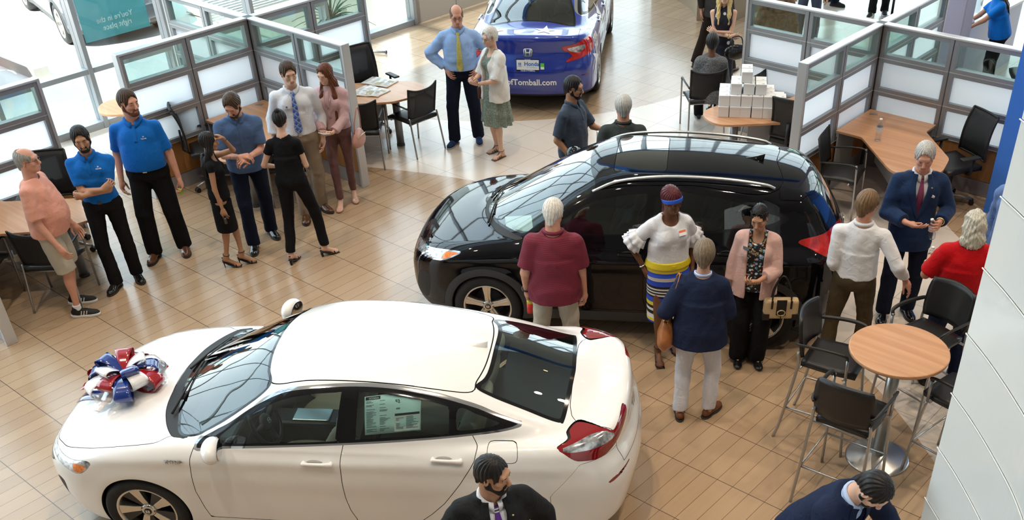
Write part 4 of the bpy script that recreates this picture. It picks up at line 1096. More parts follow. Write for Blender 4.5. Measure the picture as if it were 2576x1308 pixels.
def fin_on(b, root, m, x0):
    G = []
    for t in np.linspace(0, 1, 10):
        x = x0+.10-.20*t; p = on_top(b, x, 0); h = .058*t**1.5; w = .030*math.sin(PI*min(1, .12+t*.75))
        G.append([(p[0]-.02*(1-abs(u)), p[1]+w*u, p[2]-.004+h*(1-abs(u)**1.6)) for u in np.linspace(-1, 1, 9)])
    e = G[-1]; G.append([(e[4][0]+.01, 0, e[0][2])]*9); MB().sheet(G).build('antenna_fin', m, root)
INS = dict(x0=-2.42, x1=2.32, zmax=1.44, wf=1.35, wr=-1.35, wz=.325, ra=.345, flare=.010,
    top=[(-2.45, .99), (-2.36, 1.045), (-2.27, 1.075), (-2.0, 1.085), (-1.6, 1.07), (-1.0, 1.03), (0, .985), (.9, .985), (1.2, .965), (1.6, .905), (1.95, .815), (2.15, .735), (2.27, .665), (2.35, .60)],
    plan=[(-2.45, .82), (-2.2, .865), (-1.8, .895), (-1.35, .905), (-.5, .90), (.5, .90), (1.35, .905), (1.8, .88), (2.1, .84), (2.35, .80)],
    sec=[(.1, .93), (.2, .965), (.35, .98), (.55, .99), (.68, 1.0), (.8, .99), (.9, .97), (1.0, .945), (1.15, .88)],
    front=[(.1, 2.08), (.2, 2.18), (.35, 2.24), (.5, 2.26), (.6, 2.25), (.7, 2.21), (.8, 2.13), (1.0, 1.91)], fbow=.24, fp=2.4,
    rear=[(.1, -2.18), (.25, -2.28), (.5, -2.34), (.62, -2.35), (.78, -2.32), (.9, -2.27), (1.0, -2.27), (1.1, -2.30)], rbow=.24, rp=2.4,
    bottom=[(-2.5, .26), (-1.8, .20), (-1.0, .17), (1.0, .17), (2.0, .18), (2.4, .22)],
    roof=[(-2.3, .5), (-2.22, .80), (-2.15, .96), (-2.05, 1.05), (-1.75, 1.155), (-1.4, 1.26), (-1.0, 1.348), (-.6, 1.395), (-.25, 1.41), (.1, 1.400), (.42, 1.345), (.78, 1.20), (1.08, 1.055), (1.28, .955), (1.43, .87), (1.65, .72), (1.9, .5)],
    gw=[(-2.4, .60), (-2.0, .70), (-1.6, .775), (-1.0, .825), (-.3, .845), (.4, .84), (.9, .80), (1.3, .72)],
    crown=.05, hcrown=.055, tumble=.42, tum2=.25, zbelt=.93, kf=.34, kr=.30, kt=.10, kg=.09, kb=.035, wbow=.20, bbow=.12, xm=-.3,
    crease=[(.845, -.015, .010)])
HRV = dict(x0=-2.18, x1=2.20, zmax=1.63, wf=1.305, wr=-1.305, wz=.335, ra=.355, flare=.018,
    top=[(-2.3, .95), (-2.12, 1.0), (-2.0, 1.04), (-1.6, 1.06), (0, 1.02), (.7, 1.03), (1.0, 1.04), (1.3, 1.02), (1.65, .96), (1.9, .885), (2.05, .80), (2.16, .70), (2.25, .6)],
    plan=[(-2.3, .80), (-2.0, .845), (-1.6, .875), (-1.3, .885), (-.5, .87), (.5, .87), (1.3, .885), (1.7, .865), (2.0, .82), (2.25, .78)],
    sec=[(.1, .93), (.25, .97), (.4, .985), (.6, .99), (.75, 1.0), (.85, .995), (.95, .975), (1.1, .93), (1.2, .88)],
    front=[(.1, 2.02), (.25, 2.12), (.4, 2.165), (.55, 2.17), (.7, 2.15), (.8, 2.11), (.9, 2.03), (1.05, 1.85)], fbow=.26, fp=2.3,
    rear=[(.1, -1.95), (.3, -2.05), (.5, -2.08), (.7, -2.08), (.9, -2.07), (1.0, -2.05), (1.15, -2.02)], rbow=.20, rp=2.4,
    bottom=[(-2.5, .30), (-1.8, .24), (-1.0, .20), (1.0, .20), (2.0, .22), (2.4, .26)],
    roof=[(-2.18, .5), (-2.13, .8), (-2.07, 1.0), (-1.96, 1.2), (-1.84, 1.37), (-1.72, 1.475), (-1.6, 1.51), (-1.2, 1.562), (-.6, 1.60), (-.1, 1.602), (.3, 1.565), (.6, 1.455), (.9, 1.30), (1.2, 1.135), (1.4, 1.02), (1.55, .92), (1.75, .72), (1.95, .5)],
    gw=[(-2.4, .62), (-2.1, .70), (-1.8, .76), (-1.2, .80), (-.3, .815), (.4, .805), (.9, .77), (1.3, .70)],
    crown=.045, hcrown=.05, tumble=.34, tum2=.18, zbelt=.98, kf=.32, kr=.22, kt=.12, kg=.10, kb=.04, wbow=.17, bbow=.10, xm=-.3,
    crease=[(.88, -.03, .010)])
ACC = dict(x0=-2.52, x1=2.44, zmax=1.48, wf=1.415, wr=-1.415, wz=.33, ra=.352, flare=.012,
    top=[(-2.55, 1.0), (-2.45, 1.06), (-2.36, 1.085), (-2.1, 1.085), (-1.6, 1.06), (-1.0, 1.02), (0, .98), (.9, .985), (1.2, .965), (1.6, .91), (1.95, .83), (2.2, .745), (2.4, .65), (2.5, .6)],
    plan=[(-2.55, .86), (-2.3, .90), (-1.9, .925), (-1.4, .935), (-.5, .92), (.5, .92), (1.4, .93), (1.9, .90), (2.2, .86), (2.5, .80)],
    sec=[(.1, .93), (.2, .965), (.35, .98), (.55, .99), (.68, 1.0), (.8, .985), (.9, .965), (1.0, .94), (1.15, .87)],
    front=[(.1, 2.22), (.2, 2.32), (.35, 2.38), (.5, 2.40), (.6, 2.39), (.7, 2.35), (.8, 2.27), (1.0, 2.05)], fbow=.24, fp=2.4,
    rear=[(.1, -2.34), (.25, -2.43), (.45, -2.49), (.60, -2.50), (.74, -2.46), (.85, -2.42), (1.0, -2.44), (1.1, -2.48)], rbow=.20, rp=2.4,
    bottom=[(-2.6, .24), (-1.8, .20), (-1.0, .17), (1.0, .17), (2.0, .18), (2.4, .22)],
    roof=[(-2.4, .5), (-2.32, .82), (-2.25, .97), (-2.15, 1.06), (-1.85, 1.165), (-1.5, 1.275), (-1.1, 1.37), (-.7, 1.425), (-.25, 1.445), (.1, 1.425), (.4, 1.36), (.75, 1.21), (1.05, 1.06), (1.25, .96), (1.4, .88), (1.65, .72), (1.9, .5)],
    gw=[(-2.5, .62), (-2.1, .72), (-1.6, .80), (-1.0, .85), (-.3, .865), (.4, .855), (.9, .80), (1.3, .72)],
    crown=.05, hcrown=.055, tumble=.42, tum2=.25, zbelt=.94, kf=.34, kr=.26, kt=.09, kg=.09, kb=.035, wbow=.20, bbow=.14, xm=-.3,
    crease=[(.86, -.015, .012)])
# ------------------------------------------------------------ the showroom shell
X0, X1, Y0, Y1 = -14.6, 9.0, -9.0, 27.0
def floor_material():
    m, nt, b = newmat('floor_tile'); N, L = nt.nodes, nt.links
    geo = N.new('ShaderNodeNewGeometry'); sp = N.new('ShaderNodeSeparateXYZ'); L.new(geo.outputs['Position'], sp.inputs[0]); X, Y = sp.outputs[0], sp.outputs[1]
    def dist(cx, cyy):
        dx = mathn(nt, 'SUBTRACT', X, cx); dy = mathn(nt, 'SUBTRACT', Y, cyy)
        return mathn(nt, 'SQRT', mathn(nt, 'ADD', mathn(nt, 'MULTIPLY', dx, dx), mathn(nt, 'MULTIPLY', dy, dy)))
    tan = None
    for cx, cyy, r in ((-7.109, 1.512, 7.481), (-12.93, 13.75, 4.315), (-0.85, 14.3, 4.28)):
        k = mathn(nt, 'LESS_THAN', dist(cx, cyy), r); tan = k if tan is None else mathn(nt, 'MAXIMUM', tan, k)
    def joint(v, off, per, w):
        f = mathn(nt, 'FRACT', mathn(nt, 'DIVIDE', mathn(nt, 'SUBTRACT', v, off), per)); a = mathn(nt, 'ABSOLUTE', mathn(nt, 'SUBTRACT', f, .5))
        return mathn(nt, 'GREATER_THAN', a, .5-w/per/2)
    def cell(v, off, per): return mathn(nt, 'FLOOR', mathn(nt, 'DIVIDE', mathn(nt, 'SUBTRACT', v, off), per))
    jy = joint(Y, .327, .6, .007); jx = joint(X, .09, .15, .0045); jxw = joint(X, .05, .6, .005); jyw = joint(Y, .327, .6, .005)
    wn = N.new('ShaderNodeTexWhiteNoise'); wn.noise_dimensions = '2D'; cb = N.new('ShaderNodeCombineXYZ'); L.new(cell(X, .09, .15), cb.inputs[0]); L.new(cell(Y, .327, .6), cb.inputs[1]); L.new(cb.outputs[0], wn.inputs['Vector'])
    mp = N.new('ShaderNodeMapping'); mp.inputs['Scale'].default_value = (34, 2.4, 1); L.new(geo.outputs['Position'], mp.inputs[0])
    no = N.new('ShaderNodeTexNoise'); no.inputs['Scale'].default_value = 1.0; no.inputs['Detail'].default_value = 4; L.new(mp.outputs[0], no.inputs['Vector'])
    t = mathn(nt, 'ADD', mathn(nt, 'MULTIPLY', wn.outputs['Value'], .55), mathn(nt, 'MULTIPLY', no.outputs['Fac'], .45))
    tc = mixc(nt, t, (.36, .245, .150), (.47, .335, .215))
    tc = mixc(nt, jx, tc, (.15, .09, .055)); tc = mixc(nt, jy, tc, (.10, .065, .045))
    n2 = N.new('ShaderNodeTexNoise'); n2.inputs['Scale'].default_value = 3.0; n2.inputs['Detail'].default_value = 3; L.new(geo.outputs['Position'], n2.inputs['Vector'])
    wc = mixc(nt, n2.outputs['Fac'], (.60, .52, .44), (.68, .60, .52)); jw = mathn(nt, 'MAXIMUM', jxw, jyw); wc = mixc(nt, jw, wc, (.26, .21, .17))
    # thin dark line round each plank circle
    col = mixc(nt, tan, wc, tc); L.new(col, b.inputs['Base Color'])
    r = mathn(nt, 'ADD', mathn(nt, 'MULTIPLY', no.outputs['Fac'], .10), .17); L.new(r, b.inputs['Roughness']); b.inputs['Specular IOR Level'].default_value = .6
    bp = N.new('ShaderNodeBump'); bp.inputs['Strength'].default_value = .25; bp.inputs['Distance'].default_value = .004
    jm = mathn(nt, 'ADD', mathn(nt, 'MULTIPLY', tan, mathn(nt, 'MAXIMUM', jx, jy)), mathn(nt, 'MULTIPLY', mathn(nt, 'SUBTRACT', 1.0, tan), jw)); L.new(mathn(nt, 'SUBTRACT', 1.0, jm), bp.inputs['Height']); L.new(bp.outputs[0], b.inputs['Normal'])
    return m
def struct(o): o['kind'] = 'structure'; return o
M_alu = mat('window_aluminium', (.36, .38, .40), .42, metal=.6); M_wall = mat('wall_paint', (.62, .61, .58), .7, bump=.03); M_ceil = mat('ceiling_paint', (.42, .41, .40), .8)
struct(box('floor', X0-.2, X1, Y0, Y1, -.12, 0, floor_material()))
# glazed left wall: mullions, sill rails and panes
win_glass = glass('window_glass', (.93, .97, .96), .9)
mull_y = [-9.0, -6.1, -3.2, -.4, 2.5, 4.1, 5.5, 6.85, 8.15, 9.6, 11.0, 12.9]
def window_bay(n, y0, y1, rails=(.0, .76, 3.0, 5.2, 7.4)):
    o = bpy.data.objects.new('window_%d' % n, None); COL.objects.link(o); struct(o); o.location = (X0, 0, 0)
    mb = MB(); mb.bx(-.10, .10, y1-.035, y1+.035, 0, CEIL)
    for z in rails:
        h = .07 if z else .10; mb.bx(-.09, .09, y0+.035, y1-.035, z, z+h)
    mb.bx(-.09, .09, y0+.035, y1-.035, CEIL-.12, CEIL)
    f = mb.build('window_frame', M_alu, o, .006); zz = list(rails)+[CEIL-.12]
    g = MB()
    for a, b_ in zip(zz[:-1], zz[1:]): g.bx(-.006, .006, y0+.035, y1-.035, a+(.07 if a else .10), b_)
    g.build('pane', win_glass, o); return o
for i in range(len(mull_y)-1): window_bay(i+1, mull_y[i], mull_y[i+1], (.0, .76, 3.0, 5.2, 7.4) if mull_y[i] < 10.9 else (.0, 2.6, 5.2, 7.4))
# beyond the vestibule the left wall is panelled below a window band
wl = MB().bx(X0-.12, X0+.06, 12.94, 13.95, 0, .62).bx(X0-.12, X0+.06, 13.97, Y1, 0, .62); struct(wl.build('wall_left', mat('wall_panel_taupe', (.36, .31, .26), .55), None, .004))
k = len(mull_y)
for i in range(6):
    y0 = 12.935+i*2.34; o = bpy.data.objects.new('window_%d' % (k+i), None); COL.objects.link(o); struct(o); o.location = (X0, 0, 0)
    mb = MB()
    for z in (.64, 3.0, 5.2, 7.4, CEIL-.1): mb.bx(-.09, .09, y0, y0+2.27, z, z+.07)
    mb.bx(-.1, .1, y0+2.27, y0+2.34, .62, CEIL); mb.build('window_frame', M_alu, o, .005)
    g = MB()
    for a, b_ in ((.71, 3.0), (3.07, 5.2), (5.27, 7.4), (7.47, CEIL-.1)): g.bx(-.006, .006, y0, y0+2.27, a, b_)
    g.build('pane', win_glass, o)
# white slatted blind / bright floor of the vestibule seen through the glass door
vb = MB()
for i in range(70): vb.box((X0-2.6, 12.3, .15+i*.045), (.012, 3.8, .038), roty(.6))
vb = vb.build('vestibule_blind', mat('blind_white', (.70, .76, .78), .6)); tag(vb, 'white slatted blind beyond the glass of the entrance', 'blind')
struct(MB().bx(X0-4.0, X0-.1, 10.9, 14.2, -.02, .004).build('floor_vestibule', mat('vestibule_tile', (.72, .60, .46), .5)))
# far wall, right wall, near wall, ceiling
fw = MB(); fw.bx(X0, X1, Y1, Y1+.2, 0, 1.0); struct(fw.build('wall_far', M_wall))
def glazed(name, axis, pos, a0, a1, z0, step, rails):
    o = bpy.data.objects.new(name, None); COL.objects.link(o); struct(o); mb, g = MB(), MB(); n = int(round((a1-a0)/step))
    def bb(q, u0, u1, t, za, zb): (q.bx(u0, u1, pos-t, pos+t, za, zb) if axis == 'x' else q.bx(pos-t, pos+t, u0, u1, za, zb))
    for i in range(n+1): u = a0+(a1-a0)*i/n; bb(mb, u-.04, u+.04, .10, z0, CEIL)
    for i in range(n):
        u0, u1 = a0+(a1-a0)*i/n+.04, a0+(a1-a0)*(i+1)/n-.04
        for z in rails: bb(mb, u0, u1, .08, z, z+.08)
    bb(g, a0, a1, .005, z0, CEIL); mb.build('window_frame', M_alu, o); g.build('pane', win_glass, o)
glazed('window_40', 'x', Y1+.1, X0, X1, 1.0, 2.2, (1.0, 3.2, 5.4, 7.6))
struct(MB().bx(X0, X1, Y0-.2, Y0, 0, CEIL).build('wall_near', mat('wall_shade', (.30, .27, .24), .8)))  # near and right walls out of view, made dark to keep car reflections low
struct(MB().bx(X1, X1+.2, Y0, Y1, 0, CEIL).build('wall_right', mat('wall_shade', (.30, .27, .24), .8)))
# ceiling with two long roof lights
cb_ = MB(); sk = [(-13.6, -10.4)]; xs_ = [X0-.3]+[v for s_ in sk for v in s_]+[X1+.2]
for i in range(0, len(xs_), 2): cb_.bx(xs_[i], xs_[i+1], Y0-.2, Y1+.3, CEIL, CEIL+.25)
for a, b_ in sk: cb_.bx(a, b_, Y0-.2, Y0+1.5, CEIL, CEIL+.25).bx(a, b_, Y1-1.5, Y1+.3, CEIL, CEIL+.25)
struct(cb_.build('ceiling', M_ceil))
k = 50
for a, b_ in sk:
    o = bpy.data.objects.new('window_%d' % k, None); COL.objects.link(o); struct(o); k += 1; mb = MB()
    n = 10
    for i in range(n+1): y = Y0+1.5+(Y1-Y0-3)*i/n; mb.bx(a, b_, y-.06, y+.06, CEIL-.02, CEIL+.18)
    mb.bx((a+b_)/2-.05, (a+b_)/2+.05, Y0+1.5, Y1-1.5, CEIL, CEIL+.16); mb.build('window_frame', mat('roof_beam', (.16, .17, .19), .5), o)
    MB().bx(a, b_, Y0+1.5, Y1-1.5, CEIL+.19, CEIL+.20).build('pane', glass('roof_glass', (.50, .54, .56), .9), o)
# oval lowered ceiling with a blue rim over the reception counter
sx_, sy_ = 5.2, 3.6; Rz = rad(40)
def oval(sc, n=64): return [(-10.6+math.cos(t)*sx_*sc*math.cos(Rz)-math.sin(t)*sy_*sc*math.sin(Rz), 17.6+math.cos(t)*sx_*sc*math.sin(Rz)+math.sin(t)*sy_*sc*math.cos(Rz)) for t in np.linspace(0, 2*PI, n, endpoint=False)]
ov = thing('ceiling_oval', 'large oval hanging ceiling panel with a blue rim over the counter', 'ceiling panel', (0, 0, 0)); ov['kind'] = 'structure'
MB().prism(oval(.94), 7.2, 7.5).build('oval_panel', mat('oval_grey', (.22, .20, .17), .6), ov)
r_ = MB(); A_, B_ = oval(1.0), oval(.94); n = len(A_)
r_.add([(p[0], p[1], z) for z in (7.12, 7.58) for p in A_]+[(p[0], p[1], z) for z in (7.12, 7.58) for p in B_], [f for i in range(n) for j in [(i+1) % n] for f in ((i, j, n+j, n+i), (2*n+i, 3*n+i, 3*n+j, 2*n+j), (i, 2*n+i, 2*n+j, j), (n+i, n+j, 3*n+j, 3*n+i))])
r_.build('oval_rim', mat('rim_blue', (.02, .12, .42), .4), ov)
hg_ = MB()
for p in oval(.6, 6): hg_.cyl((p[0], p[1], 7.5), (p[0], p[1], CEIL), .02, n=8)
hg_.build('hanger', M_alu, ov)
# recessed lamps
can = mat('can_white', (.7, .7, .7), .4); bulb = mat('lamp_glow', (1, .75, .4), .5, emit=(1.0, .62, .28), estr=30.0)
for i, (x, y) in enumerate(SPOTS):
    o = thing('ceiling_lamp', 'round recessed warm ceiling lamp', 'ceiling lamp', (x, y, CEIL), 0, 'warm ceiling lamps')
    MB().lathe([(.12, -.01), (.13, -.05), (.10, -.05), (.09, .0)], 20, caps=False).build('lamp_ring', can, o); MB().lathe([(.0001, -.03), (.09, -.03)], 20, caps=False).build('bulb', bulb, o)
    l = bpy.data.lights.new('ceiling_lamp_light', 'SPOT'); l.energy = 620; l.spot_size = rad(95); l.spot_blend = .9; l.shadow_soft_size = .12; l.color = (1.0, .84, .66)
    lo = bpy.data.objects.new('lamp_light', l); COL.objects.link(lo); lo.parent = o; lo.location = (0, 0, -.10)
# curved white panelled wall beside the mezzanine stair (right edge of the view)
wp = mat('white_gloss_panel', (.74, .77, .78), .22, coat=.4); sc_ = .76
plan = [(-1.845, 6.30), (-1.60, 6.07), (-1.31, 5.76), (-1.03, 5.42), (-.72, 4.92), (-.45, 4.35), (-.22, 3.70), (-.02, 2.9), (.12, 2.0)]
plan = [tuple(p*sc_) for p in catmull([np.array(p) for p in plan], 6)]
cw = thing('wall_curved', 'tall curved wall clad in glossy white panels at the right edge', 'wall', (0, 0, 0)); cw['kind'] = 'structure'
seams = [0.0, .37]; zs_ = [5.5431-(5.5431-z)*sc_ for z in (3.203, 2.71, 2.212, 1.71, 1.213, .719, .227)]; zs_ = sorted(set([0.0]+[round(z, 3) for z in zs_]+[round(zs_[0]+.378*i, 3) for i in range(1, 4)])); zs_ = [z for z in zs_ if z < 5.4]
for a, b_ in zip(zs_[:-1], zs_[1:]):
    n = len(plan); nn = []
    for i in range(n):
        d = unit(np.array(plan[min(i+1, n-1)])-np.array(plan[max(i-1, 0)])); nn.append((d[1], -d[0]))
    sg = -1 if (nn[0][0]*(-1)+nn[0][1]*(-1)) > 0 else 1
    back = [(p[0]-q[0]*.12*-sg*-1, p[1]-q[1]*.12*-sg*-1) for p, q in zip(plan, nn)]
    back = [(p[0]+.12, p[1]+.06) for p in plan]
    MB().prism(plan+back[::-1], a+.006, b_-.006).build('wall_panel', wp, cw)
sm_ = MB()
for z in zs_[1:]: sm_.tube([(p[0]-.003, p[1]-.002, z) for p in [(2*plan[0][0]-plan[1][0]*1.0+ (plan[1][0]-plan[0][0])*.8, 2*plan[0][1]-plan[1][1]+(plan[1][1]-plan[0][1])*.8)]+plan], .004, 6)
sm_.build('seam_strip', mat('seam_white', (.70, .72, .72), .3), cw)
MB().prism([(p[0]+.02, p[1]+.012) for p in plan]+[(p[0]+.10, p[1]+.05) for p in plan][::-1], 0, zs_[-1]-.01).build('wall_core', mat('seam_grey', (.42, .44, .44), .6), cw)
# lilac-grey square column and the blue wall
struct(MB().bx(-5.66, -5.30, 14.45, 14.80, 0, CEIL).build('column', mat('column_lilac', (.42, .41, .52), .6), None, .01))
struct(MB().bx(-3.63, -1.2, 11.80, 12.10, 0, 4.2).build('wall_blue', mat('wall_blue', (.05, .22, .85), .5)))
# curved reception counter
def arc(cx, cy_, r, a0, a1, n=20): return [(cx+r*math.cos(rad(a0+(a1-a0)*i/n)), cy_+r*math.sin(rad(a0+(a1-a0)*i/n))) for i in range(n+1)]
rc = thing('reception_counter', 'curved taupe reception counter at the top of the view', 'counter', (0, 0, 0))
c0 = P3(1750, 47)[:2]; 
out = catmull([np.array(P3(x, y)[:2]) for x, y in ((1640, -30), (1685, -8), (1722, 12), (1745, 32), (1752, 52))], 6); end = np.array(P3(1752, 52)[:2]); dv = unit(np.array([.35, 1.0]))
poly = [tuple(p) for p in out]+[tuple(end+np.array([.55, .35])), tuple(end+np.array([.6, 2.2])), tuple(np.array(out[0])+np.array([.4, 1.6]))]
MB().prism(poly, 0, 1.02).build('counter_base', mat('counter_taupe', (.36, .27, .18), .5), rc); MB().prism([(p[0], p[1]) for p in poly], 1.02, 1.07).build('counter_top', mat('counter_white', (.75, .75, .74), .3), rc)
# outside: paving, kerb
struct(MB().bx(-60, X0-.2, -40, 60, -.2, -.05).build('ground_outside', mat('outside_concrete', (.62, .60, .57), .8, var=.08, vscale=.6)))
kb = MB().bx(-24.0, -17.4, 7.3, 7.55, -.05, .12); struct(kb.build('trim_1', mat('kerb_concrete', (.50, .47, .43), .8)))
# ------------------------------------------------------------ the three cars on the floor
def opn(p): return [tuple(q) for q in catmull(p, 7)]
def build_insight():
    S = INS; white = carpaint('white_paint', (.80, .80, .80), .1); rim = mat('wheel_silver', (.62, .60, .57), .22, metal=.9)
    red = mat('lamp_red', (.22, .004, .006), .08, coat=1.0); clear = mat('lamp_clear', (.45, .47, .50), .12, metal=.6, coat=1.0, var=.7, vscale=26); amber = mat('lamp_amber', (.75, .20, .02), .1, coat=1.0, var=.3, vscale=60); chrome = mat('chrome', (.8, .8, .82), .08, metal=1.0); dk = mat('gloss_black', (.006, .006, .007), .08)
    dlo = [(.85, .925), (.72, 1.01), (.61, 1.07), (.42, 1.185), (.21, 1.28), (.01, 1.322), (-.29, 1.342), (-.57, 1.332), (-.83, 1.295), (-1.0, 1.262), (-1.2, 1.21), (-1.33, 1.165), (-1.47, 1.118), (-1.47, 1.108), (-1.16, 1.075), (-.83, 1.045), (-.24, 1.0), (.25, .967), (.6, .945)]
    fd = [(.86, .30), (.885, .39), (.915, .56), (.905, .73), (.885, .87), (.855, .945), (.6, 1.0), (-.25, 1.1), (-.245, 1.0), (-.22, .9), (-.21, .72), (-.21, .55), (-.23, .42), (-.26, .345), (-.27, .30), (.3, .285)]
    rd = [(-.27, .30), (-.26, .345), (-.23, .42), (-.21, .55), (-.21, .72), (-.22, .9), (-.245, 1.0), (-.25, 1.15), (-1.1, 1.17), (-1.16, 1.075), (-1.205, 1.0), (-1.185, .92), (-1.08, .74), (-.94, .53), (-.84, .42), (-.74, .33), (-.68, .30), (-.5, .29)]
    rear45 = side_uv(-PI/4); front45 = side_uv(PI/4)
    tail = [(-.685, 1.02), (-.83, 1.052), (-.955, 1.064), (-1.05, 1.058), (-1.10, 1.030), (-1.20, 1.050), (-1.34, 1.068), (-1.34, 1.02), (-1.26, .985), (-1.138, .94), (-1.004, .905), (-.912, .90), (-.813, .918), (-.75, .935), (-.70, .985)]
    lamp = [(.55, .785), (.64, .775), (.73, .757), (.94, .738), (1.17, .712), (1.34, .685), (1.34, .650), (1.17, .675), (.94, .695), (.757, .675), (.67, .662), (.60, .70)]
    xr = lambda P: P[:, 0]+1.6; xfv = lambda P: 1.4-P[:, 0]
    parts = [
        ('lamp_clear_lens', clear, lambda P: np.maximum(reg(rear45, tail, xr, -.012)(P), np.maximum(.985+.10*(rear45(P)[0]+1.0)**2-P[:, 2], -1.10-rear45(P)[0])), 0, True),
        ('tail_lamp', red, reg(rear45, tail, xr), .001, True),
        ('reflector', red, reg(rear45, [(-.93, .672), (-1.0, .700), (-1.08, .712), (-1.22, .722), (-1.22, .708), (-1.10, .690), (-1.0, .675)], xr), .001, True),
        ('turn_lamp', amber, lambda P: np.maximum(reg(front45, lamp, xfv, -.008)(P), np.maximum(front45(P)[0]-.70, P[:, 2]-.745)), 0, True),
        ('head_lamp', clear, reg(front45, lamp, xfv), .001, True),
        ('grille', dk, reg(rear_uv, [(-.1, .665), (.45, .672), (.72, .665), (.60, .60), (.40, .575), (-.1, .57)], lambda P: 1.7-P[:, 0], raw=True), .002, False),
        ('lower_grille', mat('matte_black', (.012, .012, .013), .6), reg(rear_uv, [(-.1, .44), (.42, .44), (.50, .30), (.40, .24), (-.1, .24)], lambda P: 1.7-P[:, 0], raw=True), .002, False),
        ('fog_trim', mat('matte_black', (.012, .012, .013), .6), reg(front45, [(.86, .50), (.98, .50), (1.06, .30), (.96, .28)], xfv), .001, True),
        ('hood', white, reg(top_uv, opn([(2.15, -.1), (2.15, .25), (2.10, .49), (2.0, .62), (1.87, .72), (1.6, .795), (1.21, .80), (1.10, .745), (1.06, .70), (1.16, .56), (1.23, .34), (1.26, .1), (1.26, -.1)]), lambda P: .55-P[:, 2], raw=True), .0025, False),
        ('roof_panel', white, reg(top_uv, opn([(.42, -.1), (.42, .1), (.40, .25), (.35, .42), (.28, .535), (0, .555), (-.6, .555), (-1.10, .53), (-1.16, .40), (-1.20, .2), (-1.21, -.1)]), lambda P: 1.1-P[:, 2], raw=True), .0045, False),
        ('trunk_lid', white, reg(top_uv, [(-1.83, -.1), (-1.83, .40), (-1.85, .50), (-1.90, .572), (-1.96, .60), (-2.13, .60), (-2.6, .60), (-2.6, -.1)], lambda P: .76-P[:, 2], raw=True), .0025, False),
        ('front_door', white, reg(side_uv(), fd, lambda P: .5-np.abs(P[:, 1]), raw=True), .0025, True),
        ('rear_door', white, reg(side_uv(), rd, lambda P: .5-np.abs(P[:, 1]), raw=True), .0025, True),
        ('fuel_door', white, reg(side_uv(), roundpoly([(-1.275, 1.03), (-1.49, 1.03), (-1.495, .92), (-1.28, .915)], .04), lambda P: .5-P[:, 1], raw=True), .002, False),
        ('rear_bumper', white, lambda P: np.maximum(P[:, 0]+1.72, P[:, 2]-(.90+(-1.9-P[:, 0])*-.25*0-.0)-np.where(P[:, 0] > -1.93, (P[:, 0]+1.93)*-1.2, 0)), .0015, False),
        ('sill', mat('matte_black', (.012, .012, .013), .6), lambda P: np.maximum(P[:, 2]-.215, np.abs(P[:, 0])-2.6), .001, False)]
    spec = dict(tint=glasscar('side_glass', (.60, .72, .70)), tintw=glasscar('windshield_glass', (.55, .68, .66)), dlo=dlo, dlo_trim=chrome,
        glass=[('side_window', [(.66, .965), (.60, 1.045), (.42, 1.155), (.21, 1.250), (.01, 1.295), (-.22, 1.315), (-.235, 1.315), (-.185, 1.02), (-.20, 1.012), (.25, .983)]),
               ('side_window', [(-.36, 1.315), (-.375, 1.32), (-.57, 1.308), (-.83, 1.270), (-.985, 1.236), (-1.0, 1.222), (-1.0, 1.085), (-.985, 1.072), (-.6, 1.044), (-.345, 1.028), (-.335, 1.04)]),
               ('side_window', [(-1.065, 1.222), (-1.2, 1.185), (-1.35, 1.135), (-1.34, 1.122), (-1.16, 1.098), (-1.06, 1.094), (-1.055, 1.11)])],
        ws=[(1.03, -.74), (1.11, -.45), (1.135, -.15), (1.14, .15), (1.12, .30), (1.07, .50), (.975, .705), (.80, .700), (.55, .655), (.32, .55), (.37, .38), (.40, .20), (.41, 0), (.40, -.3), (.45, -.6), (.75, -.75)],
        rg=[(-1.23, -.2), (-1.23, .2), (-1.21, .35), (-1.15, .47), (-1.30, .53), (-1.55, .56), (-1.78, .57), (-1.815, .545), (-1.83, .3), (-1.84, 0), (-1.83, -.3)],
        cowl=[(1.25, -.4), (1.255, 0), (1.24, .34), (1.17, .56), (1.07, .72), (1.0, .745), (.94, .73), (1.1, .4), (1.15, 0), (1.1, -.4)], parts=parts)
    spec['ws'] = [(1.14, -.1), (1.14, .15), (1.12, .30), (1.07, .50), (.985, .70), (.80, .695), (.55, .645), (.34, .545), (.38, .38), (.405, .20), (.41, 0), (.41, -.1)]; spec['wsraw'] = True
    spec['rg'] = [(-1.23, -.1), (-1.23, .2), (-1.21, .35), (-1.16, .46), (-1.30, .52), (-1.55, .56), (-1.76, .585), (-1.80, .56), (-1.825, .3), (-1.84, 0), (-1.84, -.1)]
    root, b = build_car('white four-door sedan in front with a red, white and blue ribbon bow on its hood', S, (-5.720, 3.904, 215.2), white, spec, wheels=(rim, 5, 'turbine'))
    mirror_on(b, root, white, .66, .965, 1.01); handles_on(b, root, white, [(-.05, .865), (-.99, .925)], mat('handle_recess_pale', (.55, .54, .52), .3))
    fin_on(b, root, white, -1.07)
    wk = mat('wiper_black', (.01, .01, .01), .5); wiper(root, on_top(b, 1.14, .50)+(0, 0, .02), on_top(b, 1.08, -.05)+(0, 0, .02), wk); wiper(root, on_top(b, 1.18, -.02)+(0, 0, .02), on_top(b, 1.06, -.55)+(0, 0, .02), wk)
    skin_text(b, 'side', 'fender_badge', 'HYBRID', 1.01, .835, .036, chrome, root, flip=-1, sx=1.1)
    skin_text(b, 'back', 'model_badge', 'INSIGHT', -.48, .855, .042, chrome, root, flip=-1)
    pe = on_back(b, 0, .90); hlogo(root, frame4(pe+(-.008, 0, 0), (0, -1, 0), (.15, 0, 1)), .115, chrome)
    # cabin
    bei = mat('beige_leather', (.50, .43, .33), .5, bump=.1); blk = mat('dash_black', (.012, .012, .014), .45)
    for y in (.36, -.36): seat(root, -.02, y, bei, .26)
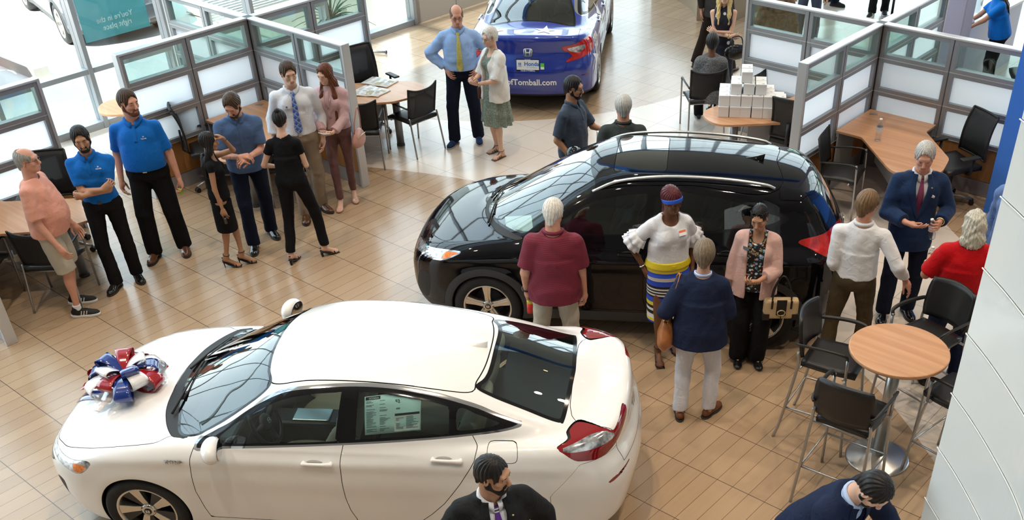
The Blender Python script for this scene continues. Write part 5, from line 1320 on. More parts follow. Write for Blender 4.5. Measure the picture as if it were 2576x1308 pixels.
    seat(root, -.95, .33, bei, .30, tilt=.42); seat(root, -.95, -.33, bei, .30, tilt=.42)
    MB().bx(-1.1, .8, -.68, .68, .30, .33).bx(-1.9, -1.25, -.66, .66, .88, .93).build('cabin_floor', blk, root)
    d = MB().bx(.62, 1.06, -.70, .70, .72, .90).bx(-.25, .62, -.11, .11, .4, .62).build('dashboard', blk, root, .03)
    MB().bx(.12, .42, -.08, .08, .62, .635).build('console', mat('console_trim', (.35, .35, .36), .25, metal=.7), d, .008)
    wc = np.array([.50, .37, .83]); Rw = roty(-1.15); sw = MB().tube([wc+Rw @ np.array([math.cos(t)*.185, math.sin(t)*.185, 0]) for t in np.linspace(0, 2*PI, 32, endpoint=False)], .016, 8, True).ell(wc, (.062, .075, .03), 16, 0, Rw)
    for t in (0.15, PI-.15, -PI/2): sw.tube([wc, wc+Rw @ np.array([math.sin(t)*.18, math.cos(t)*.18, 0])], .016, 6)
    sw = sw.build('steering_wheel', blk, root); hlogo(sw, frame4(wc+Rw @ np.array([0, 0, .032]), Rw @ np.array([0, 1.0, 0]), Rw @ np.array([-1.0, 0, 0])), .05, chrome)
    # door panels seen through the glass
    # paper price sheet behind the rear door window
    rows = [[(x, z) for x in np.linspace(-.40, -.80, 6)] for z in np.linspace(1.055, 1.295, 5)]
    G = ray_patch(b, 'side', [[(x-.04*0, z+(x+.4)*-.10) for x, z in r] for r in rows], -.010)
    sm, nt, bs = newmat('price_sheet'); MATS['price_sheet'] = sm; tc = nt.nodes.new('ShaderNodeTexCoord'); sp = nt.nodes.new('ShaderNodeSeparateXYZ'); nt.links.new(tc.outputs['Object'], sp.inputs[0])
    bs.inputs['Base Color'].default_value = (.72, .95, .95, 1); bs.inputs['Roughness'].default_value = .6; bs.inputs['Emission Color'].default_value = (0, 0, 0, 1)
    ps = MB().sheet(G, .0005).build('price_sheet', sm, root)
    def pt(u, v, o=.0012):
        i = u*5; j = v*4; a, c = min(int(i), 4), min(int(j), 3); q = G[c, a]*(1-(i-a))*(1-(j-c))+G[c, a+1]*(i-a)*(1-(j-c))+G[c+1, a]*(1-(i-a))*(j-c)+G[c+1, a+1]*(i-a)*(j-c); return q+np.array([0, o, o*.5])
    pm = mat('print_ink', (.02, .03, .05), .6); wm = mat('sheet_white', (.85, .86, .84), .6); lt = MB()
    def bar(mb, u0, u1, v0, v1, o=.0016): mb.add([pt(u0, v0, o), pt(u1, v0, o), pt(u1, v1, o), pt(u0, v1, o)], [(0, 1, 2, 3)])
    w_ = MB(); bar(w_, .53, .98, .52, .97, .0010); bar(w_, .53, .98, .03, .44, .0010); w_.build('sheet_box', wm, ps)
    bar(lt, .02, .28, .905, .985); bar(lt, .54, .98, .44, .50)
    rr = random.Random(4)
    for k in range(28):
        v = .86-k*.029
        for u0, u1 in ((.03, .22), (.27, .46)):
            if rr.random() < .75: bar(lt, u0, u0+(u1-u0)*rr.uniform(.4, 1), v, v+.010)
    for k in range(12):
        if rr.random() < .9: bar(lt, .74, .74+rr.uniform(.1, .22), .40-k*.028, .41-k*.028)
        if rr.random() < .7: bar(lt, .56, .56+rr.uniform(.05, .14), .40-k*.028, .41-k*.028)
    lt.build('print_lines', pm, ps)
    ex = unit(G[0, 5]-G[0, 0]); ey = unit(G[4, 0]-G[0, 0])
    for t, u, v, s_, mm_ in (('HONDA', .165, .94, .019, wm), ('52', .59, .80, .034, pm), ('$3,250', .86, .86, .016, pm), ('$700', .60, .63, .014, pm)):
        textobj('print_text', t, s_, mm_, ps, frame4(pt(u, v, .0028), ex, ey), .0003, font_bold=True)
    return root, b
def build_hrv():
    S = HRV; pb = carpaint('black_paint', (.003, .003, .005), -.14, coat=0.0); clad = mat('grey_cladding', (.030, .032, .036), .55, bump=.1, bscale=300); rim = mat('wheel_silver', (.62, .60, .57), .22, metal=.9)
    red = mat('lamp_red_bright', (.45, .01, .01), .08, coat=1.0, var=.35, vscale=20); clear = mat('lamp_clear', (.45, .47, .50), .12); amber = mat('lamp_amber', (.75, .20, .02), .1); chrome = mat('chrome', (.8, .8, .82), .08); mb_ = mat('matte_black', (.012, .012, .013), .6)
    dlo = [(.80, 1.075), (.66, 1.19), (.53, 1.275), (.34, 1.385), (.06, 1.455), (-.25, 1.487), (-.7, 1.487), (-1.04, 1.432), (-1.35, 1.345), (-1.50, 1.285), (-1.38, 1.215), (-.79, 1.145), (.25, 1.085), (.6, 1.07)]
    rear45 = side_uv(-PI/4); front45 = side_uv(PI/4); q = lambda x, y: (x+y)/math.sqrt(2); q2 = lambda x, y: (x-y)/math.sqrt(2)
    tail = [(q(-1.6, .74), 1.09), (q(-1.77, .70), 1.135), (q(-1.92, .51), 1.13), (q(-2.03, .18), 1.07), (q(-2.04, .20), 1.0), (q(-1.98, .5), .97), (q(-1.93, .70), .93), (q(-1.86, .76), .96), (q(-1.72, .76), 1.03)]
    lamp = [(q2(1.54, .84), .905), (q2(1.72, .77), .885), (q2(1.9, .62), .84), (q2(2.02, .45), .815), (q2(2.08, .30), .765), (q2(2.08, .38), .715), (q2(1.98, .6), .765), (q2(1.86, .76), .79), (q2(1.72, .84), .815), (q2(1.62, .86), .86)]
    r0 = S['ra']; cl = lambda P: np.maximum(np.minimum(np.minimum(np.hypot(P[:, 0]-S['wf'], P[:, 2]-S['wz']), np.hypot(P[:, 0]-S['wr'], P[:, 2]-S['wz']))-r0-.075, P[:, 2]-.335), .45-np.abs(P[:, 1]))
    xr = lambda P: P[:, 0]+1.45; xfv = lambda P: 1.35-P[:, 0]
    parts = [('turn_lamp', amber, lambda P: np.maximum(reg(front45, lamp, xfv, -.008)(P), front45(P)[0]-q2(1.70, .80)), 0, True), ('head_lamp', clear, reg(front45, lamp, xfv, -.006), 0, True), ('lamp_rim', chrome, reg(front45, lamp, xfv, .004), 0, True),
        ('reverse_lamp', clear, lambda P: np.maximum(reg(rear45, tail, xr, -.006)(P), P[:, 2]-.975), 0, True), ('tail_lamp', red, reg(rear45, tail, xr), .001, True),
        ('cladding', clad, cl, .001, True),
        ('grille', mat('grille_grey', (.10, .11, .12), .3, metal=.6), reg(rear_uv, [(-.1, .80), (.35, .80), (.50, .77), (.42, .64), (.30, .60), (-.1, .60)], lambda P: 1.6-P[:, 0], raw=True), .002, False),
        ('lower_grille', mb_, reg(rear_uv, [(-.1, .50), (.42, .50), (.55, .36), (.45, .28), (-.1, .28)], lambda P: 1.6-P[:, 0], raw=True), .002, False),
        ('fog_trim', mb_, reg(front45, [(.78, .60), (.93, .60), (1.05, .34), (.84, .36)], xfv), .001, True),
        ('hood', pb, reg(top_uv, opn([(2.0, -.1), (2.0, .2), (1.95, .45), (1.85, .62), (1.6, .70), (1.2, .745), (1.02, .73), (1.20, .60), (1.35, .30), (1.40, .1), (1.40, -.1)]), lambda P: .6-P[:, 2], raw=True), .0022, False),
        ('sunroof', glasscar('sunroof_glass', (.05, .05, .05)), reg(top_uv, roundpoly([(.12, -.5), (.12, .41), (-.37, .41), (-.37, -.5)], .06), lambda P: 1.3-P[:, 2], raw=True), .003, False),
        ('roof_panel', pb, reg(top_uv, opn([(.37, -.1), (.37, .1), (.34, .35), (.26, .56), (0, .575), (-.6, .56), (-1.38, .53), (-1.38, -.1)]), lambda P: 1.2-P[:, 2], raw=True), .003, False),
        ('spoiler', pb, reg(top_uv, [(-1.40, -.1), (-1.40, .60), (-1.60, .58), (-1.72, .42), (-1.78, .15), (-1.79, -.1)], lambda P: 1.3-P[:, 2], raw=True), .0025, False),
        ('tailgate', pb, reg(rear_uv, [(-.1, 1.5), (.52, 1.44), (.64, 1.20), (.60, .95), (.55, .70), (-.1, .68)], lambda P: P[:, 0]+1.5, raw=True), .0022, False),
        ('front_door', pb, reg(side_uv(), [(.90, .36), (.94, .60), (.95, .92), (.82, 1.09), (.5, 1.15), (-.25, 1.2), (-.22, 1.1), (-.20, .8), (-.20, .5), (-.24, .36)], lambda P: .5-np.abs(P[:, 1]), raw=True), .002, True),
        ('rear_door', pb, reg(side_uv(), [(-.24, .36), (-.20, .5), (-.20, .8), (-.22, 1.1), (-.25, 1.2), (-1.22, 1.25), (-1.22, 1.17), (-1.12, .95), (-1.0, .78), (-.90, .60), (-.80, .36)], lambda P: .5-np.abs(P[:, 1]), raw=True), .002, True)]
    spec = dict(tint=glasscar('dark_car_glass', (.10, .12, .13)), tintw=glasscar('windshield_glass', (.55, .68, .66)), dlo=dlo, dlo_trim=None,
        glass=[('side_window', [(.70, 1.11), (.52, 1.24), (.33, 1.355), (.06, 1.425), (-.20, 1.455), (-.22, 1.45), (-.165, 1.14), (-.18, 1.13), (.25, 1.10)]), ('side_window', [(-.32, 1.46), (-.7, 1.455), (-1.02, 1.402), (-1.16, 1.365), (-1.17, 1.35), (-1.15, 1.21), (-1.13, 1.20), (-.3, 1.128), (-.28, 1.14)]), ('side_window', [(-1.22, 1.345), (-1.33, 1.315), (-1.43, 1.28), (-1.34, 1.235), (-1.22, 1.222)])],
        ws=[(1.36, -.1), (1.35, .15), (1.30, .30), (1.20, .48), (.98, .695), (.80, .685), (.55, .64), (.29, .57), (.33, .35), (.36, .15), (.37, -.1)], wsraw=True, rg=[(-1.80, -.1), (-1.79, .2), (-1.73, .42), (-1.66, .55), (-1.78, .59), (-1.88, .57), (-1.93, .3), (-1.95, -.1)],
        cowl=[(1.42, -.3), (1.42, .05), (1.37, .30), (1.22, .60), (1.04, .74), (.96, .72), (1.1, .5), (1.3, .1), (1.3, -.3)], parts=parts)
    root, b = build_car('black compact SUV parked beyond the white sedan', S, (-5.735, 7.615, 213.3), pb, spec, wheels=(rim, 5, 'blade'))
    mirror_on(b, root, pb, .66, .97, 1.14, r=(.08, .12, .09)); handles_on(b, root, pb, [(-.07, .945), (-.98, .985)], mat('handle_recess_dark', (.01, .01, .01), .3))
    rl = mat('rail_silver', (.55, .56, .58), .3, metal=.9)
    for sd in (1, -1):
        pts = [on_top(b, x, sd*y)+(0, 0, hh) for x, y, hh in ((.30, .585, .0), (.05, .560, .03), (-.37, .535, .045), (-.86, .525, .045), (-1.25, .520, .03), (-1.36, .515, .0))]
        MB().tube(catmull(pts, 5), .017, 8, flat=.8).build('roof_rail', rl, root)
    fin_on(b, root, pb, -1.16)
    wk = mat('wiper_black', (.01, .01, .01), .5); wiper(root, on_top(b, 1.33, .45)+(0, 0, .02), on_top(b, 1.30, -.10)+(0, 0, .02), wk); wiper(root, on_top(b, 1.38, -.05)+(0, 0, .02), on_top(b, 1.25, -.5)+(0, 0, .02), wk)
    bk = mat('seat_black', (.015, .015, .016), .5); pap = mat('paper_white', (.85, .85, .84), .6)
    for y in (.34, -.34): seat(root, .12, y, bk, .42)
    for y in (.33, -.33): seat(root, -.80, y, bk, .45, tilt=.42)
    MB().bx(.80, 1.25, -.66, .66, .80, .98).build('dashboard', bk, root, .03)
    wc = np.array([.66, .34, .96]); Rw = roty(-1.15); MB().tube([wc+Rw @ np.array([math.cos(t)*.18, math.sin(t)*.18, 0]) for t in np.linspace(0, 2*PI, 32, endpoint=False)], .016, 8, True).ell(wc, (.06, .07, .03), 16, 0, Rw).build('steering_wheel', bk, root)
    MB().box((1.04, .38, .990), (.26, .34, .004), rotz(.2)).box((1.02, .52, 1.0), (.12, .09, .02), rotz(.5) @ roty(-.5)).build('paper_sheet', pap, root)
    pe = on_back(b, 0, .98); hlogo(root, frame4(pe+(-.008, 0, 0), (0, -1, 0), (.15, 0, 1)), .12, chrome)
    return root, b
def build_accord():
    S = ACC; pb = carpaint('blue_paint', (.012, .035, .30), .06); rim = mat('wheel_silver', (.62, .60, .57), .22); wd = mat('decal_white', (.85, .85, .86), .35, coat=.6)
    red = mat('lamp_red_bright', (.45, .01, .01), .08); clear = mat('lamp_clear', (.45, .47, .50), .12); chrome = mat('chrome', (.8, .8, .82), .08); mb_ = mat('matte_black', (.012, .012, .013), .6)
    dlo = [(.90, .95), (.64, 1.09), (.42, 1.21), (.21, 1.305), (.0, 1.345), (-.35, 1.365), (-.7, 1.350), (-1.0, 1.31), (-1.3, 1.24), (-1.56, 1.15), (-1.5, 1.115), (-1.16, 1.075), (-.24, 1.01), (.6, .955)]
    q = lambda x, y: (x+y)/math.sqrt(2); rear45 = side_uv(-PI/4); r35 = rear_uv
    tail = [(.50, .945), (.62, .955), (.70, .965), (.84, 1.01), (.90, .98), (.90, .86), (.84, .80), (.72, .745), (.52, .70), (.50, .665), (.54, .66)]
    tail = [(.46, .925), (.66, .955), (.80, 1.01), (.885, 1.03), (.93, .98), (.925, .84), (.86, .79), (.72, .755), (.50, .715), (.47, .69), (.52, .735), (.62, .80), (.56, .85), (.50, .87)]
    xr = lambda P: P[:, 0]+2.05
    parts = [('lamp_clear_lens', clear, reg(r35, [(.54, .90), (.66, .915), (.78, .93), (.79, .88), (.72, .83), (.64, .84), (.56, .875)], xr, raw=True), 0, True), ('tail_lamp', red, reg(r35, tail, xr, raw=True), .001, True),
        ('reflector', mat('lamp_red', (.22, .004, .006), .08), reg(r35, [(.60, .520), (.86, .545), (.86, .530), (.62, .495)], xr, raw=True), .001, True),
        ('head_lamp', clear, reg(side_uv(PI/4), [(.62, .80), (.9, .77), (1.3, .72), (1.3, .65), (.9, .68), (.70, .71)], lambda P: 1.5-P[:, 0]), .001, True),
        ('grille', mb_, reg(rear_uv, [(-.1, .66), (.6, .68), (.5, .45), (-.1, .40)], lambda P: 1.7-P[:, 0], raw=True), .002, False),
        ('trunk_lid', pb, lambda P: np.maximum(np.maximum(np.abs(P[:, 1])-np.clip(.66-(.95-P[:, 2])*.45, .5, .7), P[:, 0]+1.93), .60-P[:, 2]), .0025, False),
        ('hood', pb, reg(top_uv, opn([(2.25, -.1), (2.2, .5), (1.95, .74), (1.3, .82), (1.12, .72), (1.3, .3), (1.33, -.1)]), lambda P: .55-P[:, 2], raw=True), .0025, False),
        ('front_door', pb, reg(side_uv(), [(.90, .30), (.96, .56), (.94, .87), (.90, .97), (.6, 1.02), (-.28, 1.1), (-.27, 1.0), (-.24, .72), (-.26, .42), (-.29, .30)], lambda P: .5-np.abs(P[:, 1]), raw=True), .0025, True),
        ('rear_door', pb, reg(side_uv(), [(-.29, .30), (-.26, .42), (-.24, .72), (-.27, 1.0), (-.28, 1.15), (-1.2, 1.2), (-1.25, 1.09), (-1.28, 1.0), (-1.24, .9), (-1.08, .7), (-.92, .45), (-.78, .30)], lambda P: .5-np.abs(P[:, 1]), raw=True), .0025, True),
        ('bumper_valance', mb_, lambda P: np.maximum(P[:, 2]-.27, np.abs(P[:, 0])-2.7), .001, False)]
    spec = dict(tint=glasscar('car_glass', (.42, .52, .50)), dlo=dlo, dlo_trim=chrome, glass=[('side_window', [(.66, .99), (.60, 1.07), (.40, 1.18), (.20, 1.275), (.0, 1.315), (-.24, 1.33), (-.20, 1.03), (.25, .995)]), ('side_window', [(-.36, 1.335), (-.7, 1.32), (-1.0, 1.28), (-1.15, 1.245), (-1.16, 1.11), (-.6, 1.06), (-.34, 1.045)]), ('side_window', [(-1.22, 1.225), (-1.44, 1.155), (-1.42, 1.135), (-1.22, 1.115)])],
        ws=[(1.14, -.1), (1.12, .30), (1.07, .50), (.99, .70), (.80, .70), (.55, .65), (.38, .56), (.42, .38), (.44, .2), (.44, -.1)], wsraw=True, rg=[(-1.30, -.1), (-1.30, .2), (-1.28, .38), (-1.22, .48), (-1.40, .54), (-1.66, .60), (-1.86, .62), (-1.91, .59), (-1.93, .3), (-1.94, 0), (-1.94, -.1)],
        cowl=[(1.33, -.1), (1.3, .34), (1.22, .56), (1.1, .72), (1.0, .72), (1.1, .4), (1.15, 0)], parts=parts)
    root, b = build_car('blue sedan with white star decals seen from behind at the top', S, (-11.42, 12.95, 124.3), pb, spec, wheels=(rim, 5, 'blade'))
    mirror_on(b, root, pb, .78, .99, 1.02); handles_on(b, root, chrome, [(-.08, .89), (-1.03, .93)])
    bk = mat('seat_black', (.015, .015, .016), .5)
    for y in (.36, -.36): seat(root, -.02, y, bk, .26); seat(root, -.98, y, bk, .30, tilt=.42)
    MB().bx(-2.0, -1.30, -.66, .66, .90, .95).bx(.62, 1.06, -.70, .70, .74, .92).build('parcel_shelf', bk, root)
    star_decal(b, 'top', -2.17, -.22, .155, 1.2, wd, root); star_decal(b, 'top', -2.17, .50, .15, .9, wd, root)
    star_decal(b, 'sideR', -1.95, .62, .26, 1.3, wd, root, squash=.8); star_decal(b, 'sideR', .1, .68, .30, .9, wd, root); star_decal(b, 'sideR', -.75, .95, .16, .5, wd, root)
    skin_text(b, 'back', 'bumper_lettering', 'HondaofTomball.com', .12, .46, .118, wd, root, flip=-1, sx=1.0)
    skin_text(b, 'sideR', 'side_lettering', 'Honda', -1.86, .93, .14, wd, root, rot=0, flip=1, sx=.8); skin_text(b, 'sideR', 'side_lettering', 'Tomball', -1.86, .80, .12, wd, root, flip=1, sx=.8)
    pe = on_back(b, 0, .86); hlogo(root, frame4(pe+(-.010, 0, 0), (0, -1, 0), (.12, 0, 1)), .135, chrome)
    c = on_back(b, 0, .70); M4 = frame4(c+(-.012, 0, 0), (0, -1, 0), (.08, 0, 1)); fr = MB().bx(-.165, .165, -.085, .085, -.004, .004).build('plate_frame', mat('gloss_black', (.006,)*3, .1), root, .004); fr.data.transform(M4)
    pl = MB().bx(-.158, .158, -.060, .074, .003, .007).build('licence_plate', mat('plate_white', (.80, .82, .84), .4), root); pl.data.transform(M4)
    bl = mat('plate_blue', (.02, .16, .45), .4); gr = mat('plate_grey', (.45, .47, .5), .4)
    T_ = lambda x, y, z=.008: M4 @ Matrix.Translation((x, y, z))
    textobj('plate_text', 'Honda', .078, bl, pl, T_(.055, .018), .0005, font_bold=True); textobj('plate_text', 'OF TOMBALL', .026, gr, pl, T_(.055, -.030), .0005)
    textobj('plate_text', 'Honda of TOMBALL', .024, mat('plate_white', (.8, .82, .84)), fr, T_(0, -.073, .005), .0005, font_bold=True); textobj('plate_text', '832-559-6000', .014, mat('plate_white', (.8, .82, .84)), fr, T_(0, .079, .005), .0004)
    hl = hlogo(pl, Matrix.Identity(4), .042, bl, .001); hl.data.transform(T_(-.115, .020)); textobj('plate_text', 'HONDA', .016, bl, pl, T_(-.115, -.012), .0005)
    st = MB().bx(.178, .232, -.055, .03, -.004, .0).build('sticker', mat('sticker_green', (.10, .62, .05), .5), root); st.data.transform(M4)
    tm = MB().bx(.180, .230, -.053, -.02, .0, .001).build('sticker_text', mat('decal_white', (.85,)*3), st); tm.data.transform(M4)
    return root, b
car_ins = build_insight(); car_hrv = build_hrv(); car_acc = build_accord()
# ------------------------------------------------------------ furniture
M_fr = mat('partition_frame', (.30, .31, .33), .42, metal=.35); M_cap = mat('partition_cap', (.58, .59, .61), .35, metal=.4); M_frost = mat('frosted_panel', (.80, .82, .88), .55, trans=.0); M_pw = wood('panel_wood', (.30, .125, .035), (.40, .19, .06), 2.2, 'Z', .45); M_kick = mat('kick_plate', (.38, .38, .40), .4, metal=.5)
def frost():
    m, nt, b = newmat('frosted_glass'); N, L = nt.nodes, nt.links; out = [n for n in N if n.type == 'OUTPUT_MATERIAL'][0]
    b.inputs['Base Color'].default_value = (.80, .82, .88, 1); b.inputs['Roughness'].default_value = .35
    t = N.new('ShaderNodeBsdfTranslucent'); t.inputs[0].default_value = (.92, .93, .97, 1); mx = N.new('ShaderNodeMixShader'); mx.inputs[0].default_value = .75
    L.new(b.outputs[0], mx.inputs[1]); L.new(t.outputs[0], mx.inputs[2]); L.new(mx.outputs[0], out.inputs[0]); return m
M_fg = frost(); M_cg = glass('partition_glass', (.90, .95, .93), 1.0)
def partition(label, x0, y0, x1, y1, n=2, group='office partitions', caps=(False, False)):
    """row of n panels from (x0,y0) to (x1,y1)"""
    L_ = math.hypot(x1-x0, y1-y0); root = thing('office_partition', label, 'partition', (x0, y0, 0), math.atan2(y1-y0, x1-x0)); w = L_/n; H_ = 1.765; t = .045
    cap_ = MB().bx(0, L_, -.055, .055, H_-.028, H_)
    cap_.build('top_cap', M_cap, root, .008)
    for e, x in ((caps[0], 0), (caps[1], L_)):
        if e: MB().bx(x-.02 if x == 0 else x-.015, x+.015 if x == 0 else x+.02, -.058, .058, 0, H_+.002).build('end_post', M_cap, root, .006)
    for i in range(n):
        a, b_ = i*w+.006, (i+1)*w-.006; fr = MB()
        for z0, z1 in ((1.374, H_-.03), (.974, 1.366), (.594, .966)):
            e = .052; fr.bx(a, a+e, -t, t, z0, z1).bx(b_-e, b_, -t, t, z0, z1).bx(a+e, b_-e, -t, t, z0, z0+e*.85).bx(a+e, b_-e, -t, t, z1-e*.85, z1)
        fr.bx(a, b_, -t*.6, t*.6, 1.36, 1.38).bx(a, b_, -t*.6, t*.6, .96, .98)
        f = fr.build('panel_frame', M_fr, root, .003)
        st = MB()
        for z in (1.370, .970, .590): st.bx(a, b_, -t-.004, t+.004, z-.004, z+.004)
        st.build('seam_strip', M_cap, f)
        MB().bx(a+.052, b_-.052, -.018, -.012, 1.415, H_-.072).bx(a+.052, b_-.052, .012, .018, 1.415, H_-.072).build('glass_pane', M_cg, root)
        MB().add([(a+.05, 0, 1.014), (b_-.05, 0, 1.014), (b_-.05, 0, 1.326), (a+.05, 0, 1.326), (a+.05, 0, .634), (b_-.05, 0, .634), (b_-.05, 0, .926), (a+.05, 0, .926)], [(0, 1, 2, 3), (4, 5, 6, 7)]).build('frosted_pane', M_fg, root)
        MB().bx(a, b_, -.035, .035, .19, .588).build('wood_panel', M_pw, root, .003); MB().bx(a, b_, -.030, .030, .0, .185).build('kick_plate', M_kick, root, .003)
    return root
CX1, CY1, CX2, CY2, CX3, CY3 = -11.87, 7.775, -5.46, 12.22, -11.85, 3.12
for nm, (cx_, cy__), arms_ in (('left', (CX1, CY1), 'NESW'), ('right', (CX2, CY2), 'NESW'), ('near left', (CX3, CY3), 'NE')):
    for d in arms_:
        dx, dy = {'N': (0, 1), 'E': (1, 0), 'S': (0, -1), 'W': (-1, 0)}[d]; ln = 1.84
        if nm == 'near left' and d == 'N': ln = 1.84
        L_ = {('left', 'N'): 'glass-topped grey partition with a plant behind it, left cubicles', ('left', 'E'): 'glass-topped partition behind the man in the tartan tie', ('left', 'S'): 'partition with bright frosted panes behind the tall man in blue', ('left', 'W'): 'glass-topped partition running towards the window, left cubicles',
              ('right', 'N'): 'partition beside the lilac column, right cubicles', ('right', 'E'): 'partition behind the desk with the lone water bottle, reaching the blue wall', ('right', 'S'): 'partition between the stacked boxes and the water bottle desk', ('right', 'W'): 'partition behind the stacked white boxes', ('near left', 'N'): 'partition at the left edge behind the man in the pink shirt', ('near left', 'E'): 'partition at the left edge, its end post by the floor'}[(nm, d)]
        s_ = .05; e_ = ln
        partition(L_, cx_+dx*s_, cy__+dy*s_, cx_+dx*e_, cy__+dy*e_, 2, caps=(False, True))
    p = thing('partition_post', {'left': 'corner post joining the left cubicle partitions', 'right': 'corner post joining the right cubicle partitions', 'near left': 'corner post of the cubicle at the left edge'}[nm], 'post', (cx_, cy__, 0)); MB().bx(-.05, .05, -.05, .05, 0, 1.764).build('post', mat('post_dark', (.05, .05, .055), .5), p)
# desks
M_desk = wood('desk_wood', (.47, .235, .115), (.60, .33, .18), 1.3, 'X', .38, .15); M_edge = mat('desk_edge', (.40, .19, .09), .5); M_leg = mat('leg_grey', (.28, .29, .30), .35, metal=.6)
def desk(label, cx_, cy__, sx, sy):
    root = thing('desk', label, 'desk', (cx_, cy__, 0))
    P_ = [(.06, -.06), (.06, -.95), (.40, -.95), (1.18, -1.70), (1.60, -1.44), (1.48, -.92), (.93, -.34), (.93, -.06)]
    P_ = roundpoly(P_, [0, 0, .10, .30, .34, .26, .06, 0], 7); P_ = [(x*sx, y*sy) for x, y in P_]
    o = MB().prism(P_, .712, .740).build('desktop', M_desk, root, .003)
    inn = [(x*.999, y*.999) for x, y in P_]
    MB().cyl((1.20*sx, -1.20*sy, .0), (1.20*sx, -1.20*sy, .712), .050, n=24).build('leg', M_leg, root)
    MB().cyl((1.20*sx, -1.20*sy, .0), (1.20*sx, -1.20*sy, .025), .056, n=24).build('foot_ring', mat('post_dark', (.05,)*3), root)
    c_ = np.array([.62*sx, -.72*sy]); R_ = math.atan2(-.70*sy, .62*sx); MB().box(((.40+1.05)/2*sx, (-.62-1.12)/2*sy, .50), (.86, .018, .38), rotz(R_)).build('modesty_panel', mat('modesty_grey', (.33, .34, .36), .5), root)
    MB().bx(.08*sx, .10*sx, -.94*sy, -.50*sy, .0, .712).bx(.50*sx, .92*sx, -.10*sy, -.08*sy, .0, .712).build('side_panel', mat('modesty_grey', (.33, .34, .36), .5), root)
    MB().box((.17*sx, -.20*sy, .742), (.10, .055, .004), .4).build('cable_grommet', mat('grommet', (.30, .28, .26), .4, metal=.5), root, .002)
    return root
desk('wood desk with a lone water bottle in the right cubicle', CX2, CY2, 1, 1)
desk('round-ended wood desk carrying the stacked white boxes', CX2, CY2, -1, 1)
desk('wood desk behind the bearded man, left cubicle', CX1, CY1, 1, 1)
desk('round-ended wood desk with magazines on it', CX1, CY1, 1, -1)
desk('round-ended wood desk at the left edge behind the man in the pink shirt', CX3-.08, CY3, 1, -1)
desk('wood desk beyond the partitions by the left windows', CX1, CY1, -1, 1)
# chairs
M_mesh = mat('chair_mesh', (.012, .012, .013), .7, bump=.3, bscale=400); M_vin = mat('black_vinyl', (.014, .014, .015), .38, bump=.05, bscale=200); M_tube = mat('chair_tube', (.42, .43, .44), .3, metal=.85); M_arm = mat('arm_black', (.015, .015, .016), .45)
def meshback_mat():
    m, nt, b = newmat('see_through_mesh'); N, L = nt.nodes, nt.links; out = [n for n in N if n.type == 'OUTPUT_MATERIAL'][0]
    b.inputs['Base Color'].default_value = (.010, .010, .011, 1); b.inputs['Roughness'].default_value = .6
    t = N.new('ShaderNodeBsdfTransparent'); mx = N.new('ShaderNodeMixShader'); mx.inputs[0].default_value = .13; L.new(b.outputs[0], mx.inputs[1]); L.new(t.outputs[0], mx.inputs[2]); L.new(mx.outputs[0], out.inputs[0]); return m
M_smesh = meshback_mat()
def guest_chair(label, x, y, rz):
    r = thing('guest_chair', label, 'chair', (x, y, 0), rz)
    # faces +y
    G = [[(u*(.225+.015*v), -.20-.07*v-.018*math.cos(u*1.4)+.02*u*u, .50+v*(.36+.05*abs(u)**3)) for u in np.linspace(-1, 1, 13)] for v in np.linspace(0, 1, 9)]
    MB().sheet(G, .008).build('backrest', M_smesh, r)
    rim = [G[0][0], G[4][0], G[8][0]]+[G[8][i] for i in range(1, 12)]+[G[8][12], G[4][12], G[0][12]]; MB().tube(rim, .011, 8).build('back_frame', M_arm, r)
    S_ = [[(u*.235, -.22+v*.46, .455+.012*math.cos(u*1.5)-.05*max(0, v-.82)**1.2*3+.006*math.sin(v*3)) for u in np.linspace(-1, 1, 9)] for v in np.linspace(0, 1, 9)]
    MB().sheet(S_, .035).build('seat', M_vin, r)
    for sx in (-1, 1):
        MB().tube(catmull([(sx*.255, .245, 0), (sx*.262, .22, .62), (sx*.262, .20, .655)], 3), .0115, 8).build('leg', M_tube, r)
        MB().tube(catmull([(sx*.250, -.30, 0), (sx*.238, -.235, .40), (sx*.235, -.21, .52)], 4), .0115, 8).build('leg', M_tube, r)
        a = MB().tube(catmull([(sx*.262, .225, .64), (sx*.266, .17, .672), (sx*.262, .0, .668), (sx*.240, -.20, .645)], 5), .014, 8, flat=.7); a.build('armrest', M_arm, r)
    MB().tube([(-.255, .15, .43), (.255, .15, .43)], .010, 8).tube([(-.236, -.2, .43), (.236, -.2, .43)], .010, 8).build('seat_rail', M_tube, r)
    return r
GC = [('black mesh guest chair beside the magazine desk, its back to the couple', -10.42, 9.03, 88), ('black mesh guest chair behind the woman in the pink blouse', -10.60, 8.32, 43), ('black mesh guest chair under the seated woman in the grey knit', -7.74, 11.93, 46),
      ('black mesh guest chair behind the stacked boxes', -6.72, 12.0, -90), ('black guest chair beside the black SUV tail in the right cubicle', -5.05, 10.82, -75),
      ('black guest chair behind the man in the pink shirt', -10.42, 3.95, 43), ('black guest chair at the left edge in front of the desk', -10.95, 3.38, 43), ('black guest chair with silver legs between the bearded man and the desk', -10.44, 7.03, 133)]
g0 = None
for lb, x, y, a in GC:
    if g0 is None: g0 = guest_chair(lb, x, y, rad(a)); g0['group'] = 'black guest chairs'
    else: dup(g0, (x, y, 0), rad(a), lb)
